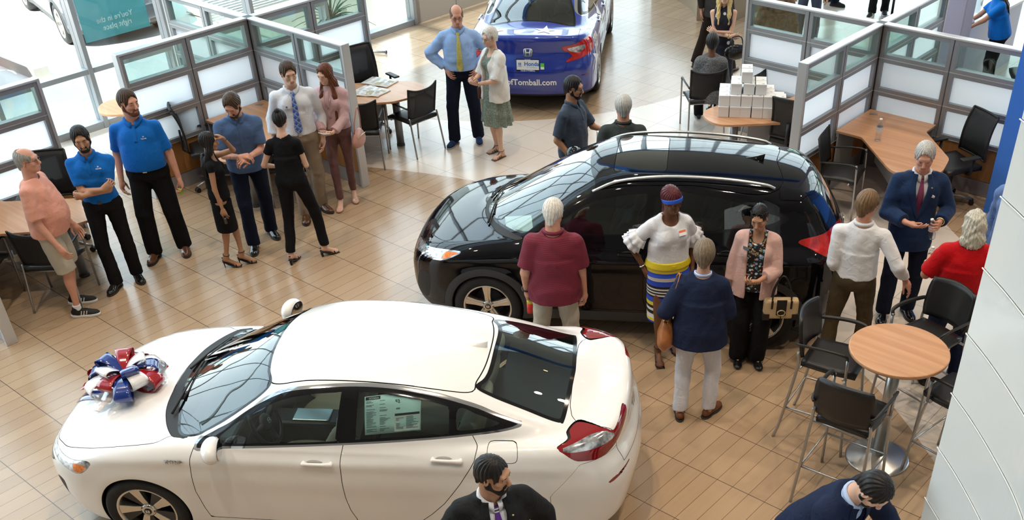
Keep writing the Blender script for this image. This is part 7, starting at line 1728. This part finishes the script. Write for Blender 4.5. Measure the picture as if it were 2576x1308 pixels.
# 8 woman in the pink blouse
nude = mat('patent_nude', (.66, .40, .32), .12, coat=.8); pinkb = FB('dusty_pink_blouse', (.55, .36, .37), .6)
def phone(A):
    c = W(A, (A['hC'][0]+A['hC'][1])/2+np.array([0, .03, .01])); o = MB().box((0, 0, 0), (.085, .15, .009)).build('phone', mat('phone_silver', (.7, .7, .72), .2, metal=.5), None, .004); o.location = c; o.rotation_euler = (.3, 0, rad(sy(-35))); tag(o, 'silver phone in the hands of the woman in the pink blouse', 'phone')
def pinkbag(A):
    r = thing('handbag', 'dusty pink leather handbag hanging at the pink blouse woman\'s side', 'bag', tuple(W(A, (-.27, -.03, .86))), rad(sy(75))); m = mat('pink_leather', (.50, .26, .22), .35, coat=.2)
    blobobj('bag_body', [elp((0, 0, .0), (.15, .060, .09), .03), elp((0, 0, .05), (.12, .045, .09), .03), half((0, 0, -.075), (0, 0, -1), .01)], .012, m, r); MB().tube(catmull([(-.09, 0, .10), (-.07, .02, .26), (0, .04, .40), (.07, .02, .26), (.09, 0, .10)], 6), .008, 6, flat=.5).build('strap', m, r); MB().tube([(-.10, .045, .06), (0, .058, .075), (.10, .045, .06)], .004, 6).build('zip', gold, r)
p8 = person('woman in a dusty pink blouse and mauve trousers with very long auburn hair', SK['light'], 1.64, (-9.83, 7.31), sy(-8), fem=True, feet=[(-9.80, 7.19), (-9.86, 7.45)], fyaw=(6, 24), heel=.105, head=(-22, 18, 0),
    arms=[((.06, .30, 1.06), (.7, -.5, -1)), ((-.08, .31, 1.08), (-.7, -.5, -1))], hd=[(-.8, .6, .1), (.6, .6, .1)], hn=[(0, -.2, 1), (0, -.3, 1)], hair=dict(m=HM['auburn'], style='long', front=True, length=.46), top=dict(m=pinkb, sleeve=1.86, hem=.955, tuck=True, loose=.012, wr=.007, placket=1.1), bottom=dict(m=FB('mauve_trousers', (.15, .075, .075), .5), slim=True, rk=.058, ra=.046, hem=.13, belt=mat('belt_pink', (.45, .28, .25), .4), buckle=gold), shoes=dict(m=nude, kind='pump'),
    extra=[(lambda A: glasses(A, sun=True, up=True),), (lambda A: necklace(A, silver, 1.24),), (phone,), (pinkbag,)])
# 9 bald man, yellow tie, hands on hips
ty = mat('yellow_tie', (.48, .44, .13), .5, var=.25, vscale=90)
p9 = person('bald man in a light blue shirt and yellow tie with hands on hips', SK['rosy'], 1.82, (-10.02, 9.62), sy(4), girth=1.10, belly=.2, feet=[(-10.10, 9.45), (-9.93, 9.74)], fyaw=(-26, 4), head=(6, 14, 0), hair=dict(m=HM['mixed'], style='fringe', t=.006, bald=.022),
    arms=[((.20, .05, .99), (1, -.35, .35)), ((-.20, .05, .99), (-1, -.35, .35))], hd=[(-.45, .75, -.55), (.45, .75, -.55)], hn=[(-.8, -.5, -.1), (.8, -.5, -.1)], curl=(.45, .45), top=dict(m=FB('light_blue_shirt', (.30, .46, .78), .75), sleeve=1.93, hem=.98, tuck=True, collar=True, tie=dict(m=ty, tip=.985), loose=.012, wr=.009), bottom=dict(m=dnavy, belt=beltm, rk=.076, ra=.076), shoes=dict(m=FB('navy_canvas', (.015, .035, .10)), kind='loafer', sole=mat('sole_grey', (.35, .33, .31), .6)), extra=[(glass_on,)])
# 10 white-haired woman in cardigan
grn = spots('green_print', (.155, .19, .155), [(.32, .38, .32)], 60, .33)
def sidebag(A):
    r = thing('crossbody_bag', 'small brown bag on a thin strap at the white-haired woman\'s hip', 'bag', tuple(W(A, (.23, .02, .84))), rad(sy(-60))); m = mat('bag_brown', (.10, .035, .02), .4); MB().box((0, 0, 0), (.05, .17, .16)).build('bag_body', m, r, .02)
    MB().tube([(0, 0, .08), (-.04, .0, .16)], .004, 6).build('strap', m, r)
p10 = person('white-haired woman in a white cardigan and green dress with strappy sandals', SK['light'], 1.66, (-9.37, 9.53), sy(-52), fem=True, girth=1.12, feet=[(-9.47, 9.62), (-9.28, 9.50)], fyaw=(-2, 8), head=(2, 12, 0), arms=[((.05, .29, 1.10), (.7, -.5, -1)), ((-.05, .30, 1.08), (-.7, -.5, -1))], hd=[(-.6, .5, .3), (.6, .6, .3)], hn=[(-.6, -.3, .6), (.6, -.3, .6)], curl=(.8, .8),
    hair=dict(m=HM['white'], style='short', t=.019, top=.012), top=dict(m=FB('white_knit', (.74, .73, .71), .9), kind='open', sleeve=.98, hem=.80, loose=.010, wr=.006, drape=.012, under=dict(m=grn, hem=.93, scoop=True, name='dress_top')), bottom=dict(m=grn, kind='skirt', skhem=.46, a1=.235, b1=.20, pleats=9, pamp=.10, name='dress'), shoes=dict(m=mat('sandal_pewter', (.13, .095, .075), .3, metal=.4), kind='gladiator'),
    extra=[(glass_on,), (lambda A: watch(A, 1, gold),), (sidebag,)])
# 11 man in a grey-blue polo holding a box
def gift(A):
    c = W(A, (-.02, .40, 1.10)); o = carton('white carton held by the man in the slate polo', (c[0], c[1], c[2]-.07), rad(sy(20))); o.scale = (1.05, 1.05, 1.1); del o['group']
p11 = person('man in a slate polo with glasses and a goatee holding a white carton', SK['olive'], 1.73, (-7.29, 8.61), sy(62), head=(8, 6, 0), girth=1.06, belly=.1, hair=dict(m=HM['black'], top=.010), beard=dict(m=HM['black'], t=.003), feet=[(-7.20, 8.52), (-7.38, 8.70)], arms=[((.20, .10, .90), (.4, -1, -.2)), ((-.10, .36, 1.16), (-.7, -.3, -1))], hd=[None, (.5, .8, .1)], hn=[None, (.1, .1, -1)],
    top=dict(m=FB('slate_polo', (.050, .070, .105)), sleeve=.86, collar=True, placket=True, hem=.86, wr=.006), bottom=dict(m=dnavy), shoes=dict(m=blackL), extra=[(glass_on,), (gift,)])
# 12 grey-haired man seen from behind beyond the SUV
p12 = person('grey-haired man in a dark green polo seen from behind beyond the black SUV', SK['rosy'], 1.74, (-6.47, 8.44), sy(176), girth=1.16, head=(4, 2, 0), feet=[(-6.36, 8.54), (-6.58, 8.40)], hair=dict(m=HM['silver'], style='short', t=.014), top=dict(m=FB('dark_green_polo', (.045, .055, .055)), sleeve=.85, collar=True, hem=.86, wr=.006), bottom=dict(m=khaki), shoes=dict(m=leather))
# 13 blonde woman in a dotted dress
dots = spots('dotted_navy', (.008, .010, .022), [(.75, .75, .78)], 6.5, .19)
def bag13(A):
    r = thing('handbag', 'black handbag on the arm of the blonde woman', 'bag', tuple(W(A, (-.20, .26, .92))), rad(sy(10))); blobobj('bag_body', [elp((0, 0, 0), (.17, .055, .11), .03)], .012, blackL, r); MB().tube(catmull([(-.10, 0, .09), (-.06, 0, .20), (.06, 0, .20), (.10, 0, .09)], 5), .008, 6).build('handle', blackL, r)
p13 = person('blonde woman in a sleeveless navy dress with white dots, her arms folded', SK['light'], 1.64, (-8.03, 12.78), sy(-6), fem=True, feet=[(-8.10, 12.69), (-7.97, 12.86)], head=(0, 0, 0), heel=.05, arms=[((-.10, .22, 1.13), (.7, -.2, -1)), ((.10, .24, 1.20), (-.7, -.1, -1))], hd=[(-1, .1, .1), (1, -.1, .35)], hn=[(0, -1, 0), (0, -1, 0)], curl=(.4, .5),
    hair=dict(m=HM['blonde'], style='long', front=True, length=.20), top=dict(m=dots, sleeve=0, hem=.94, tuck=True, neck='crew', name='dress_top'), bottom=dict(m=dots, kind='skirt', skhem=.28, a1=.21, b1=.18, name='dress', pleats=6, pamp=.06), shoes=dict(m=blackL, kind='pump'), extra=[(lambda A: badge(A, .085, 1.34, bdg, w=.07, hgt=.045, band=mat('badge_pink', (.7, .3, .25)))and None,), (lambda A: watch(A, 0, gold),), (bag13,)])
# 14 man walking behind her
p14 = person('man in dark trousers and brown shoes walking behind the blonde woman', SK['fair'], 1.80, (-8.95, 14.0), sy(140), feet=[(-8.70, 14.15), (-9.30, 14.05)], fyaw=(0, 0), hair=dict(m=HM['brown']), top=dict(m=FB('charcoal_cloth', (.045, .042, .040)), kind='jacket', sleeve=1.9, hem=.78, under=dict(m=whiteC), collar=True), bottom=dict(m=FB('dark_brown_trousers', (.03, .022, .018))), shoes=dict(m=leather))
# 15 seated person in grey knit, seen from behind
knit = mat('grey_knit', (.13, .135, .145), .95, bump=.6, bscale=120, var=.75, vscale=85)
p15 = person('seated woman in a grey knit top seen from behind, sunglasses on her head', SK['brown'], 1.66, (-7.66, 11.95), sy(172), fem=True, girth=1.06, seat=.47, shift=(0, -.04), feet=[(-7.80, 12.42), (-8.02, 12.26)], lean=(4, 0), head=(0, 14, 0), arms=[((.16, .26, .80), (.25, -1, -.6)), ((-.16, .26, .80), (-.25, -1, -.6))],
    hair=dict(m=HM['black'], style='short', t=.020, top=.01), top=dict(m=knit, sleeve=1.35, hem=.82, loose=.016, wr=.006), bottom=dict(m=black2), shoes=dict(m=blackL, kind='flat'), extra=[(lambda A: glasses(A, sun=True, up=True),)])
# 16 maroon polo, back to the viewer
mar = stripes('maroon_fine_stripe', [(.5, (.130, .006, .022)), (.5, (.165, .012, .032))], 0, .016)
def tumbler(A):
    c = W(A, A['hC'][1]+np.array([-.005, .02, -.05])); r = thing('drink_bottle', 'green, yellow and red bottle hanging from the hand of the man in the maroon polo', 'bottle', tuple(c))
    for z0, z1, m in ((.02, .07, mat('bottle_green', (.02, .70, .10), .2, emit=(.02, .6, .08), estr=.0)), (-.03, .02, mat('bottle_yellow', (.75, .65, .05), .25)), (-.13, -.03, mat('bottle_red', (.65, .03, .03), .25))): MB().cyl((0, 0, z0), (0, 0, z1), .031, n=20).build('band', m, r)
p16 = person('white-haired man in a maroon polo and stone trousers, his back to the viewer', SK['rosy'], 1.77, (-5.40, 6.09), sy(178), girth=1.16, belly=.2, feet=[(-5.27, 6.18), (-5.50, 5.98)], fyaw=(-8, 14), head=(-16, 10, 0), arms=[((.26, .06, .84), (.4, -1, 0)), ((-.25, .05, .86), (-.4, -1, 0))], curl=(.6, .8), hair=dict(m=HM['white'], t=.011),
    top=dict(m=mar, sleeve=.82, hem=.83, collar=mar, loose=.010, wr=.008, drape=.008), bottom=dict(m=stone, wr=.007), shoes=dict(m=leather), extra=[(glass_on,), (lambda A: watch(A, 1, blackL),), (tumbler,)])
# 17 woman in the white top and striped skirt
sk17 = stripes('striped_skirt', [(.08, (.02, .07, .55)), (.06, (.75, .60, .04)), (.09, (.75, .75, .74)), (.07, (.01, .01, .012)), (.05, (.75, .75, .74)), (.06, (.01, .01, .012)), (.07, (.75, .60, .04)), (.10, (.02, .07, .55)), (.04, (.01, .01, .012)), (.03, (.7, .7, .7)), (.03, (.01, .01, .012)), (.03, (.7, .7, .7)), (.03, (.01, .01, .012)), (.03, (.7, .7, .7)), (.05, (.01, .01, .012)), (.10, (.02, .07, .55)), (.08, (.75, .75, .74))], .415, .52)
def ruffles(A):
    for i in (0, 1):
        S_, E_, W_ = A['AR'][i]; u = unit(E_-S_); a = unit(np.cross(u, [0, 1.0, 0])); b = np.cross(u, a)
        for t0, r0 in ((.50, .070), (.72, .072)):
            c = S_+(E_-S_)*t0; G = [[c+u*.075*v+(a*math.cos(q)+b*math.sin(q))*(r0+.032*v+.010*v*math.sin(q*9)) for v in (0, .35, .7, 1)] for q in np.linspace(0, 2*PI, 55)]
            MB().sheet(G, .003).build('ruffle', whiteC, A['root'])
def headband(A):
    hp, R = A['hp'], A['Rh']; n_ = R @ np.array([0, -.53, .85]); P = [elp(hp(0, -.016, .024), (.075*.95, .095, .091), .02, R, .019), half(hp(0, .085, .060)+n_*.022, n_, 0), half(hp(0, .085, .060)-n_*.016, -n_, 0)]; blobobj('headband', P, .005, mat('headband_blue', (.02, .11, .62), .5), A['root'])
p17 = person('woman in a white ruffled top, yellow belt and striped skirt with a blue headband', SK['brown'], 1.70, (-4.80, 6.98), sy(14), fem=True, girth=1.16, feet=[(-4.79, 6.86), (-4.82, 7.10)], fyaw=(-8, 14), heel=.06, head=(16, 20, 6), arms=[((.23, -.04, .99), (1, -.5, .25)), ((-.23, .02, .95), (-.8, -1, 0))], hd=[(-.3, .5, -.7), None], hn=[(-.9, -.3, -.1), None], hair=dict(m=HM['red'], style='braids', brow=HM['black']),
    top=dict(m=whiteC, sleeve=.62, hem=.99, tuck=True, neck='scoop', loose=.008, wr=.006), bottom=dict(m=sk17, kind='skirt', skhem=.43, a1=.185, b1=.155, z=1.02, wr=.002), shoes=dict(m=heelm, kind='sandal'),
    extra=[(ruffles,), (headband,), (lambda A: do_belt(A, mat('belt_yellow', (.72, .58, .02), .35), 1.00, .034, .030, mat('belt_yellow', (.72, .58, .02), .35)),), (lambda A: badge(A, -.075, 1.33, bdg, w=.075, hgt=.052, band=mat('badge_orange', (.80, .18, .05)))and None,), (lambda A: watch(A, 0, silver),), (lambda A: necklace(A, silver, 1.445, .05, pend=False),)])
# 18 woman in the navy cardigan, back to the viewer
def tote(A):
    r = thing('shoulder_bag', 'tan leather shoulder bag on the woman in the navy cardigan', 'bag', tuple(W(A, (-.25, .02, .86))), rad(sy(165))); m = mat('tan_leather', (.36, .13, .040), .35, coat=.2, var=.2, vscale=20)
    blobobj('bag_body', [elp((0, 0, -.02), (.075, .15, .13), .04), elp((0, 0, .08), (.045, .11, .10), .04), wrinkle(3, .006, sc=2)], .011, m, r)
    for dx in (-.012, .016): MB().tube(catmull([(dx, -.07, .15), (dx+.045, -.09, .34), (.09, -.03, .56), (.075+dx, .035, .54), (dx+.03, .09, .34), (dx, .07, .15)], 6), .010, 6, flat=.5).build('strap', m, r)
    for y in (-.07, .07): MB().tube([(.0+.02*math.cos(t), y, .15+.02*math.sin(t)) for t in np.linspace(0, 2*PI, 12, endpoint=False)], .004, 6, True).build('ring', gold, r)
brn = mat('brown_suede', (.16, .055, .018), .6)
p18 = person('short-haired woman in a navy cardigan and white trousers, her back to the viewer', SK['fair'], 1.71, (-4.03, 6.31), sy(174), fem=True, girth=1.14, feet=[(-3.92, 6.42), (-4.10, 6.24)], fyaw=(-34, 4), head=(-2, 8, 0), arms=[((.14, .25, 1.08), (.8, -.8, -1)), ((-.20, .20, 1.05), (-.8, -.8, -1))], hair=dict(m=HM['mixed'], t=.019, top=.012), top=dict(m=FB('navy_knit', (.016, .024, .058), .9), sleeve=1.9, hem=.80, loose=.012, wr=.005, drape=.014, kind='tee', name='cardigan', collar=stripes('collar_stripe', [(.5, (.7, .72, .8)), (.5, (.2, .3, .6))], 0, .012)), bottom=dict(m=FB('white_trousers', (.66, .68, .76), .8), rk=.066, ra=.064, hem=.09), shoes=dict(m=brn, kind='loafer'), extra=[(tote,)])
# 19 woman in the pink jacket
flor = spots('floral_black', (.008, .008, .012), [(.25, .38, .62), (.60, .68, .72), (.70, .22, .10), (.06, .22, .20)], 17, .27); pinkj = FB('blush_jacket', (.62, .40, .36), .7)
def beads(A):
    rr = random.Random(5); P = front_y(A, A['cloth_t'], [(x, 1.30+(abs(x)/.075)**2*.12+rr.uniform(-.03, .01)) for x in np.linspace(-.075, .075, 34)]); O, R = A['T']; mb = MB()
    for p in P: mb.ell(O+R @ (p+np.array([0, .008, 0])), (rr.uniform(.006, .012),)*3, 8)
    mb.build('necklace', mat('bead_brass', (.30, .22, .12), .3, metal=.6, var=.6, vscale=60), A['root'])
def straw(A):
    c = W(A, (-.27, .13, .76)); r = thing('handbag', 'straw handbag with black trim and a gold ring clasp', 'bag', tuple(c), rad(sy(-2))); m = mat('straw', (.58, .42, .24), .8, bump=.6, bscale=160); bl = mat('trim_black', (.012, .011, .010), .35)
    MB().prism([(-.155, -.045), (.155, -.045), (.155, .045), (-.155, .045)], -.10, .09).build('bag_body', m, r, .022)
    t = MB(); t.bx(-.045, .045, .040, .052, -.055, .10)
    for sx in (-1, 1): t.bx(sx*.10, sx*.163, -.050, .050, -.106, -.045).bx(sx*.085-.010, sx*.085+.010, .043, .052, .01, .095)
    t.build('leather_trim', bl, r, .006); MB().tube([(.034*math.cos(q), .058, -.025+.027*math.sin(q)) for q in np.linspace(0, 2*PI, 18, endpoint=False)], .006, 6, True).build('clasp', gold, r); MB().bx(-.004, .004, .05, .056, -.13, -.05).build('tassel', bl, r)
    for y in (-.03, .03): MB().tube(catmull([(-.085, y, .08), (-.075, y*.6, .18), (-.02, 0, .30), (.03, 0, .30), (.075, y*.6, .18), (.085, y, .08)], 6), .0075, 6).build('handle', bl, r)
def hold19(A):
    c = W(A, A['hC'][0]+np.array([0, .015, -.13])); bottle('water bottle hanging from the hand of the woman in the blush jacket', tuple(c), (0, .1, 0))
p19 = person('dark-haired woman in a blush jacket and floral top with sunglasses on her head', SK['tan'], 1.60, (-4.10, 7.37), sy(-14), fem=True, girth=1.10, feet=[(-4.19, 7.32), (-4.04, 7.40)], fyaw=(8, 22), heel=.04, head=(-8, 18, 4), arms=[((.26, .06, .86), (.35, -1, 0)), ((-.03, .28, 1.10), (-.8, -.5, -1))], hd=[None, (.7, .6, .15)], hn=[None, (.3, -.5, .6)], curl=(.75, .75), hair=dict(m=HM['black'], style='up', t=.011, bun=(.02, -.10, .05)),
    top=dict(m=pinkj, kind='open', sleeve=1.60, hem=.80, loose=.012, wr=.006, drape=.010, under=dict(m=flor, hem=.86, scoop=True, drape=True, name='top', off=.012), name='jacket'), bottom=dict(m=black, rk=.088, ra=.092, hem=.06), shoes=dict(m=heelm, kind='pump'), extra=[(lambda A: glasses(A, sun=True, up=True),), (beads,), (lambda A: badge(A, .095, 1.335, mat('badge_dark', (.04, .05, .06), .4), w=.07, hgt=.03)and None,), (straw,), (hold19,)])
# 20 man in the white shirt, back to the viewer
p20 = person('man in a white shirt and brown trousers, his hand on a bar stool', SK['rosy'], 1.79, (-3.33, 7.86), sy(160), girth=.96, feet=[(-3.26, 7.97), (-3.50, 7.72)], shift=(0, -.02), lean=(-2, 0), head=(-26, 4, 0), arms=[((.36, .06, .95), (.3, -1, 0)), ((-.20, .10, .90), (-.3, -1, 0))], hd=[(.5, .1, -.8), None], hair=dict(m=HM['lbrown'], t=.013), top=dict(m=FB('white_shirt_bright', (.78, .79, .83)), sleeve=1.94, hem=.97, tuck=True, collar=True, loose=.007, wr=.006), bottom=dict(m=FB('brown_trousers', (.075, .055, .030)), belt=beltm, wr=.007), shoes=dict(m=leather), extra=[(glass_on,)])
# 21 man in the navy suit
def sq21(A):
    O, R = A['T']; patch(A, 'pocket_square', A['cloth'], [[(-.125, 1.285), (-.095, 1.305)], [(-.120, 1.265), (-.085, 1.280)]], mat('square_white', (.8, .8, .84), .6), .005, .004); c = front_y(A, A['cloth'], [(-.085, 1.36)])[0]; MB().ell(O+R @ (c+np.array([0, .006, 0])), (.009, .004, .009), 12).build('lapel_pin', gold, A['root'])
def hold21(A):
    c = W(A, A['hC'][1]+np.array([.0, .01, -.12])); bottle('water bottle in the hand of the man in the navy suit', tuple(c), (.1, -.15, 0))
p21 = person('silver-haired man in a navy suit with a plum tie and white pocket square', SK['rosy'], 1.84, (-3.43, 9.02), sy(-6), feet=[(-3.48, 8.90), (-3.33, 9.12)], head=(-10, 20, 4), hair=dict(m=HM['silver'], t=.012, top=.012), arms=[((.10, .30, 1.10), (.7, -.5, -1)), ((-.20, .24, 1.08), (-.7, -.5, -1))], hd=[(-.9, .5, -.1), (.3, .8, .1)], hn=[(0, -.5, .8), (.9, -.2, 0)], curl=(.3, .9),
    top=dict(m=FB('navy_suit', (.012, .030, .085), .75), kind='jacket', sleeve=1.88, hem=.74, collar=True, loose=.010, wr=.005, drape=.006, under=dict(m=whiteC), tie=dict(m=FB('plum_tie', (.22, .05, .12), .5), tip=1.02)), bottom=dict(m=dnavy, belt=None, rk=.076, ra=.074), shoes=dict(m=blackL), extra=[(sq21,), (hold21,), (lambda A: watch(A, 1, gold),)])
# 22 red shirt, long wavy white hair
def hold22(A):
    c = W(A, A['hC'][1]+np.array([0, .02, -.10])); bottle('water bottle in the hand of the person in the red shirt', tuple(c))
p22 = person('person in a red shirt with shaggy white shoulder-length hair, seen from behind', SK['rosy'], 1.70, (-2.56, 8.18), sy(170), girth=1.18, feet=[(-2.44, 8.26), (-2.66, 8.08)], fyaw=(0, 20), head=(0, 6, 0), arms=[((.22, .18, 1.0), (.6, -1, -.4)), ((-.26, .26, 1.10), (-.7, -.6, -1))], hair=dict(m=hairm('hair_shaggy', (.52, .50, .43)), style='wavy', t=.014), top=dict(m=FB('red_shirt', (.48, .004, .008), .7), sleeve=.88, hem=.84, loose=.010, wr=.006), bottom=dict(m=FB('dark_jeans', (.010, .016, .045))), shoes=dict(m=sneak, kind='sneaker', strap=swt), extra=[(hold22,), (lambda A: watch(A, 1, gold),)])
# 23 man in a blue shirt half hidden by the white wall
def lanyard(A):
    badge(A, .02, 1.20, bdg, w=.06, hgt=.09); patch(A, 'lanyard', A['cloth'], strip_rows([(.06, 1.44, .005), (.03, 1.32, .005), (.02, 1.25, .005)], 3), mat('lanyard_white', (.7, .7, .72), .6), .005, .002)
p23 = person('man in a blue shirt with a badge, half hidden by the white wall', SK['rosy'], 1.78, (-2.52, 9.30), sy(-50), feet=[(-2.50, 9.20), (-2.60, 9.40)], head=(-10, 6, 0), hair=dict(m=HM['black']), top=dict(m=FB('chambray', (.13, .22, .46)), sleeve=1.9, hem=.88, collar=True, loose=.008, wr=.008), bottom=dict(m=dnavy), shoes=dict(m=blackL), extra=[(lanyard,)])
# 24 man in the black suit, foreground
tp_ = stripes('purple_striped_tie', [(.55, (.085, .02, .22)), (.08, (.5, .5, .52)), (.10, (.03, .03, .04)), (.08, (.5, .5, .52)), (.19, (.085, .02, .22))], 0, .075)
def pin24(A):
    O, R = A['T']; c = front_y(A, A['cloth'], [(-.085, 1.37)])[0]; MB().ell(O+R @ (c+np.array([0, .006, 0])), (.009, .004, .009), 10).build('lapel_pin', gold, A['root'])
p24 = person('man in a black suit and purple striped tie in the foreground', SK['tan'], 1.77, (-3.45, 3.26), sy(20), girth=1.16, head=(48, 8, 0), hair=dict(m=HM['black'], t=.010), beard=dict(m=HM['black'], t=.005), fine=.0038, arms=[((.36, .06, .90), (.8, -1, 0)), ((-.34, .02, .90), (-.8, -1, 0))],
    top=dict(m=FB('black_suit', (.012, .013, .015), .7), kind='jacket', sleeve=1.88, hem=.76, collar=True, loose=.012, wr=.005, under=dict(m=whiteC), tie=dict(m=tp_, tip=1.02)), bottom=dict(m=black2), shoes=dict(m=blackL), extra=[(pin24,)])
# 25 man in the navy suit leaning forward, bottom right
p25 = person('man in a dark navy suit leaning forward at the bottom right corner', SK['light'], 1.80, (-1.95, 4.68), sy(40), girth=1.10, shift=(0, -.10), lean=(32, 0), head=(0, 18, 0), fine=.0038, feet=[(-2.0, 4.56), (-1.90, 4.81)], hair=dict(m=HM['black'], t=.011), beard=dict(m=HM['black'], t=.002), arms=[((.28, .42, .92), (.6, -1, .2)), ((-.28, .42, .92), (-.6, -1, .2))],
    top=dict(m=FB('navy_suit_dark', (.010, .018, .050), .75), kind='jacket', sleeve=1.88, hem=.80, collar=FB('blue_shirt_pale', (.45, .58, .85)), loose=.012, wr=.004, under=dict(m=FB('blue_shirt_pale', (.45, .58, .85)))), bottom=dict(m=dnavy), shoes=dict(m=blackL))
# 26 woman in a blue tee at the counter, top right
p26 = person('woman in a bright blue tee leaning on the white counter at the top right', SK['tan'], 1.66, (-5.17, 15.55), sy(-96), fem=True, girth=1.1, feet=[(-5.12, 15.42), (-5.19, 15.68)], lean=(14, 0), head=(0, 10, 0), arms=[((.10, .50, 1.02), (.6, -.6, -1)), ((-.10, .50, 1.02), (-.6, -.6, -1))], hair=dict(m=HM['brown'], style='long', length=.22), top=dict(m=FB('cyan_tee', (.004, .17, .60), .7), sleeve=.7, hem=.90), bottom=dict(m=black2, slim=True), shoes=dict(m=blackL, kind='flat'))
# 27, 28 seen through the partition glass; 29, 30 cut by the top of the view
p27 = person('woman with long brown hair and fluffy brown vest beyond the right partition', SK['light'], 1.64, (-7.75, 13.75), sy(165), fem=True, girth=1.1, feet=[(-7.65, 13.85), (-7.85, 13.68)], hair=dict(m=HM['lbrown'], style='long', length=.36), top=dict(m=mat('brown_fleece', (.13, .085, .05), .95, bump=.9, bscale=60, var=.4, vscale=20), sleeve=1.85, hem=.72, loose=.03, wr=.012), bottom=dict(m=dnavy), shoes=dict(m=leather))
p28 = person('person in grey-blue jeans and a teal shirt beyond the right partition', SK['fair'], 1.74, (-8.40, 15.9), sy(150), feet=[(-8.30, 16.0), (-8.52, 15.86)], hair=dict(m=HM['brown']), top=dict(m=FB('teal_shirt', (.06, .12, .15)), sleeve=1.9, hem=.86), bottom=dict(m=FB('grey_jeans', (.06, .08, .12))), shoes=dict(m=sneak, kind='sneaker'))
p29 = person('person in navy trousers and dark sneakers at the top edge, only the feet in view', SK['fair'], 1.76, (-9.25, 18.45), sy(70), feet=[(-9.15, 18.30), (-9.40, 18.52)], hair=dict(m=HM['brown']), top=dict(m=navy, sleeve=.8), bottom=dict(m=dnavy), shoes=dict(m=sneak, kind='sneaker'))
p30 = person('person in black trousers and black and white sneakers beside the upright pole', SK['fair'], 1.76, (-8.28, 18.25), sy(-20), feet=[(-8.32, 18.14), (-8.20, 18.38)], hair=dict(m=HM['dark']), top=dict(m=black, sleeve=.8), bottom=dict(m=black2), shoes=dict(m=sneak, kind='sneaker', sole=swt, strap=swt))
# ------------------------------------------------------------ last: bow on the hood, cars outside
_p = on_top(car_ins[1], 1.66, .10); _w = Matrix.Rotation(rad(215.2), 3, 'Z') @ Vector(_p); ribbon_bow((_w[0]-5.720, _w[1]+3.904, _w[2]+.005), rad(200))
_bw = [o for o in bpy.data.objects if o.name == 'ribbon_bow'][0]
_G = ray_patch(car_ins[1], 'top', [[(x, .11-(x-1.9)*.42+s*.06) for s in (-1, 0, 1)] for x in np.linspace(1.80, 2.17, 9)], .006)
_Rc, _Rb = rotz(rad(215.2)), rotz(rad(200))
_G = (_G @ _Rc.T+np.array([-5.720, 3.904, 0])-np.array(_bw.location)) @ _Rb
MB().sheet(_G, .002).build('ribbon_strip', MATS['ribbon_blue'], _bw)
def repaint(root, frm, to, drop=()):
    for ch in list(root.children):
        if any(ch.name.startswith(d) for d in drop):
            for g in list(ch.children): bpy.data.objects.remove(g)
            bpy.data.objects.remove(ch); continue
        for o in [ch]+list(ch.children):
            if o.type == 'MESH':
                for sl in o.material_slots:
                    if sl.material in frm: sl.link = 'OBJECT'; sl.material = to
c4 = dup(car_hrv[0], (-19.85, 9.75, -.05), rad(166), 'dark grey SUV parked outside behind the window poster'); repaint(c4, [MATS['black_paint']], carpaint('slate_paint', (.055, .065, .085), .05))
c5 = dup(car_ins[0], (-19.35, 5.95, -.05), rad(178), 'red car parked outside at the top left corner'); repaint(c5, [MATS['white_paint']], carpaint('red_paint', (.55, .02, .012), .05), ('price_sheet', 'fender_badge'))
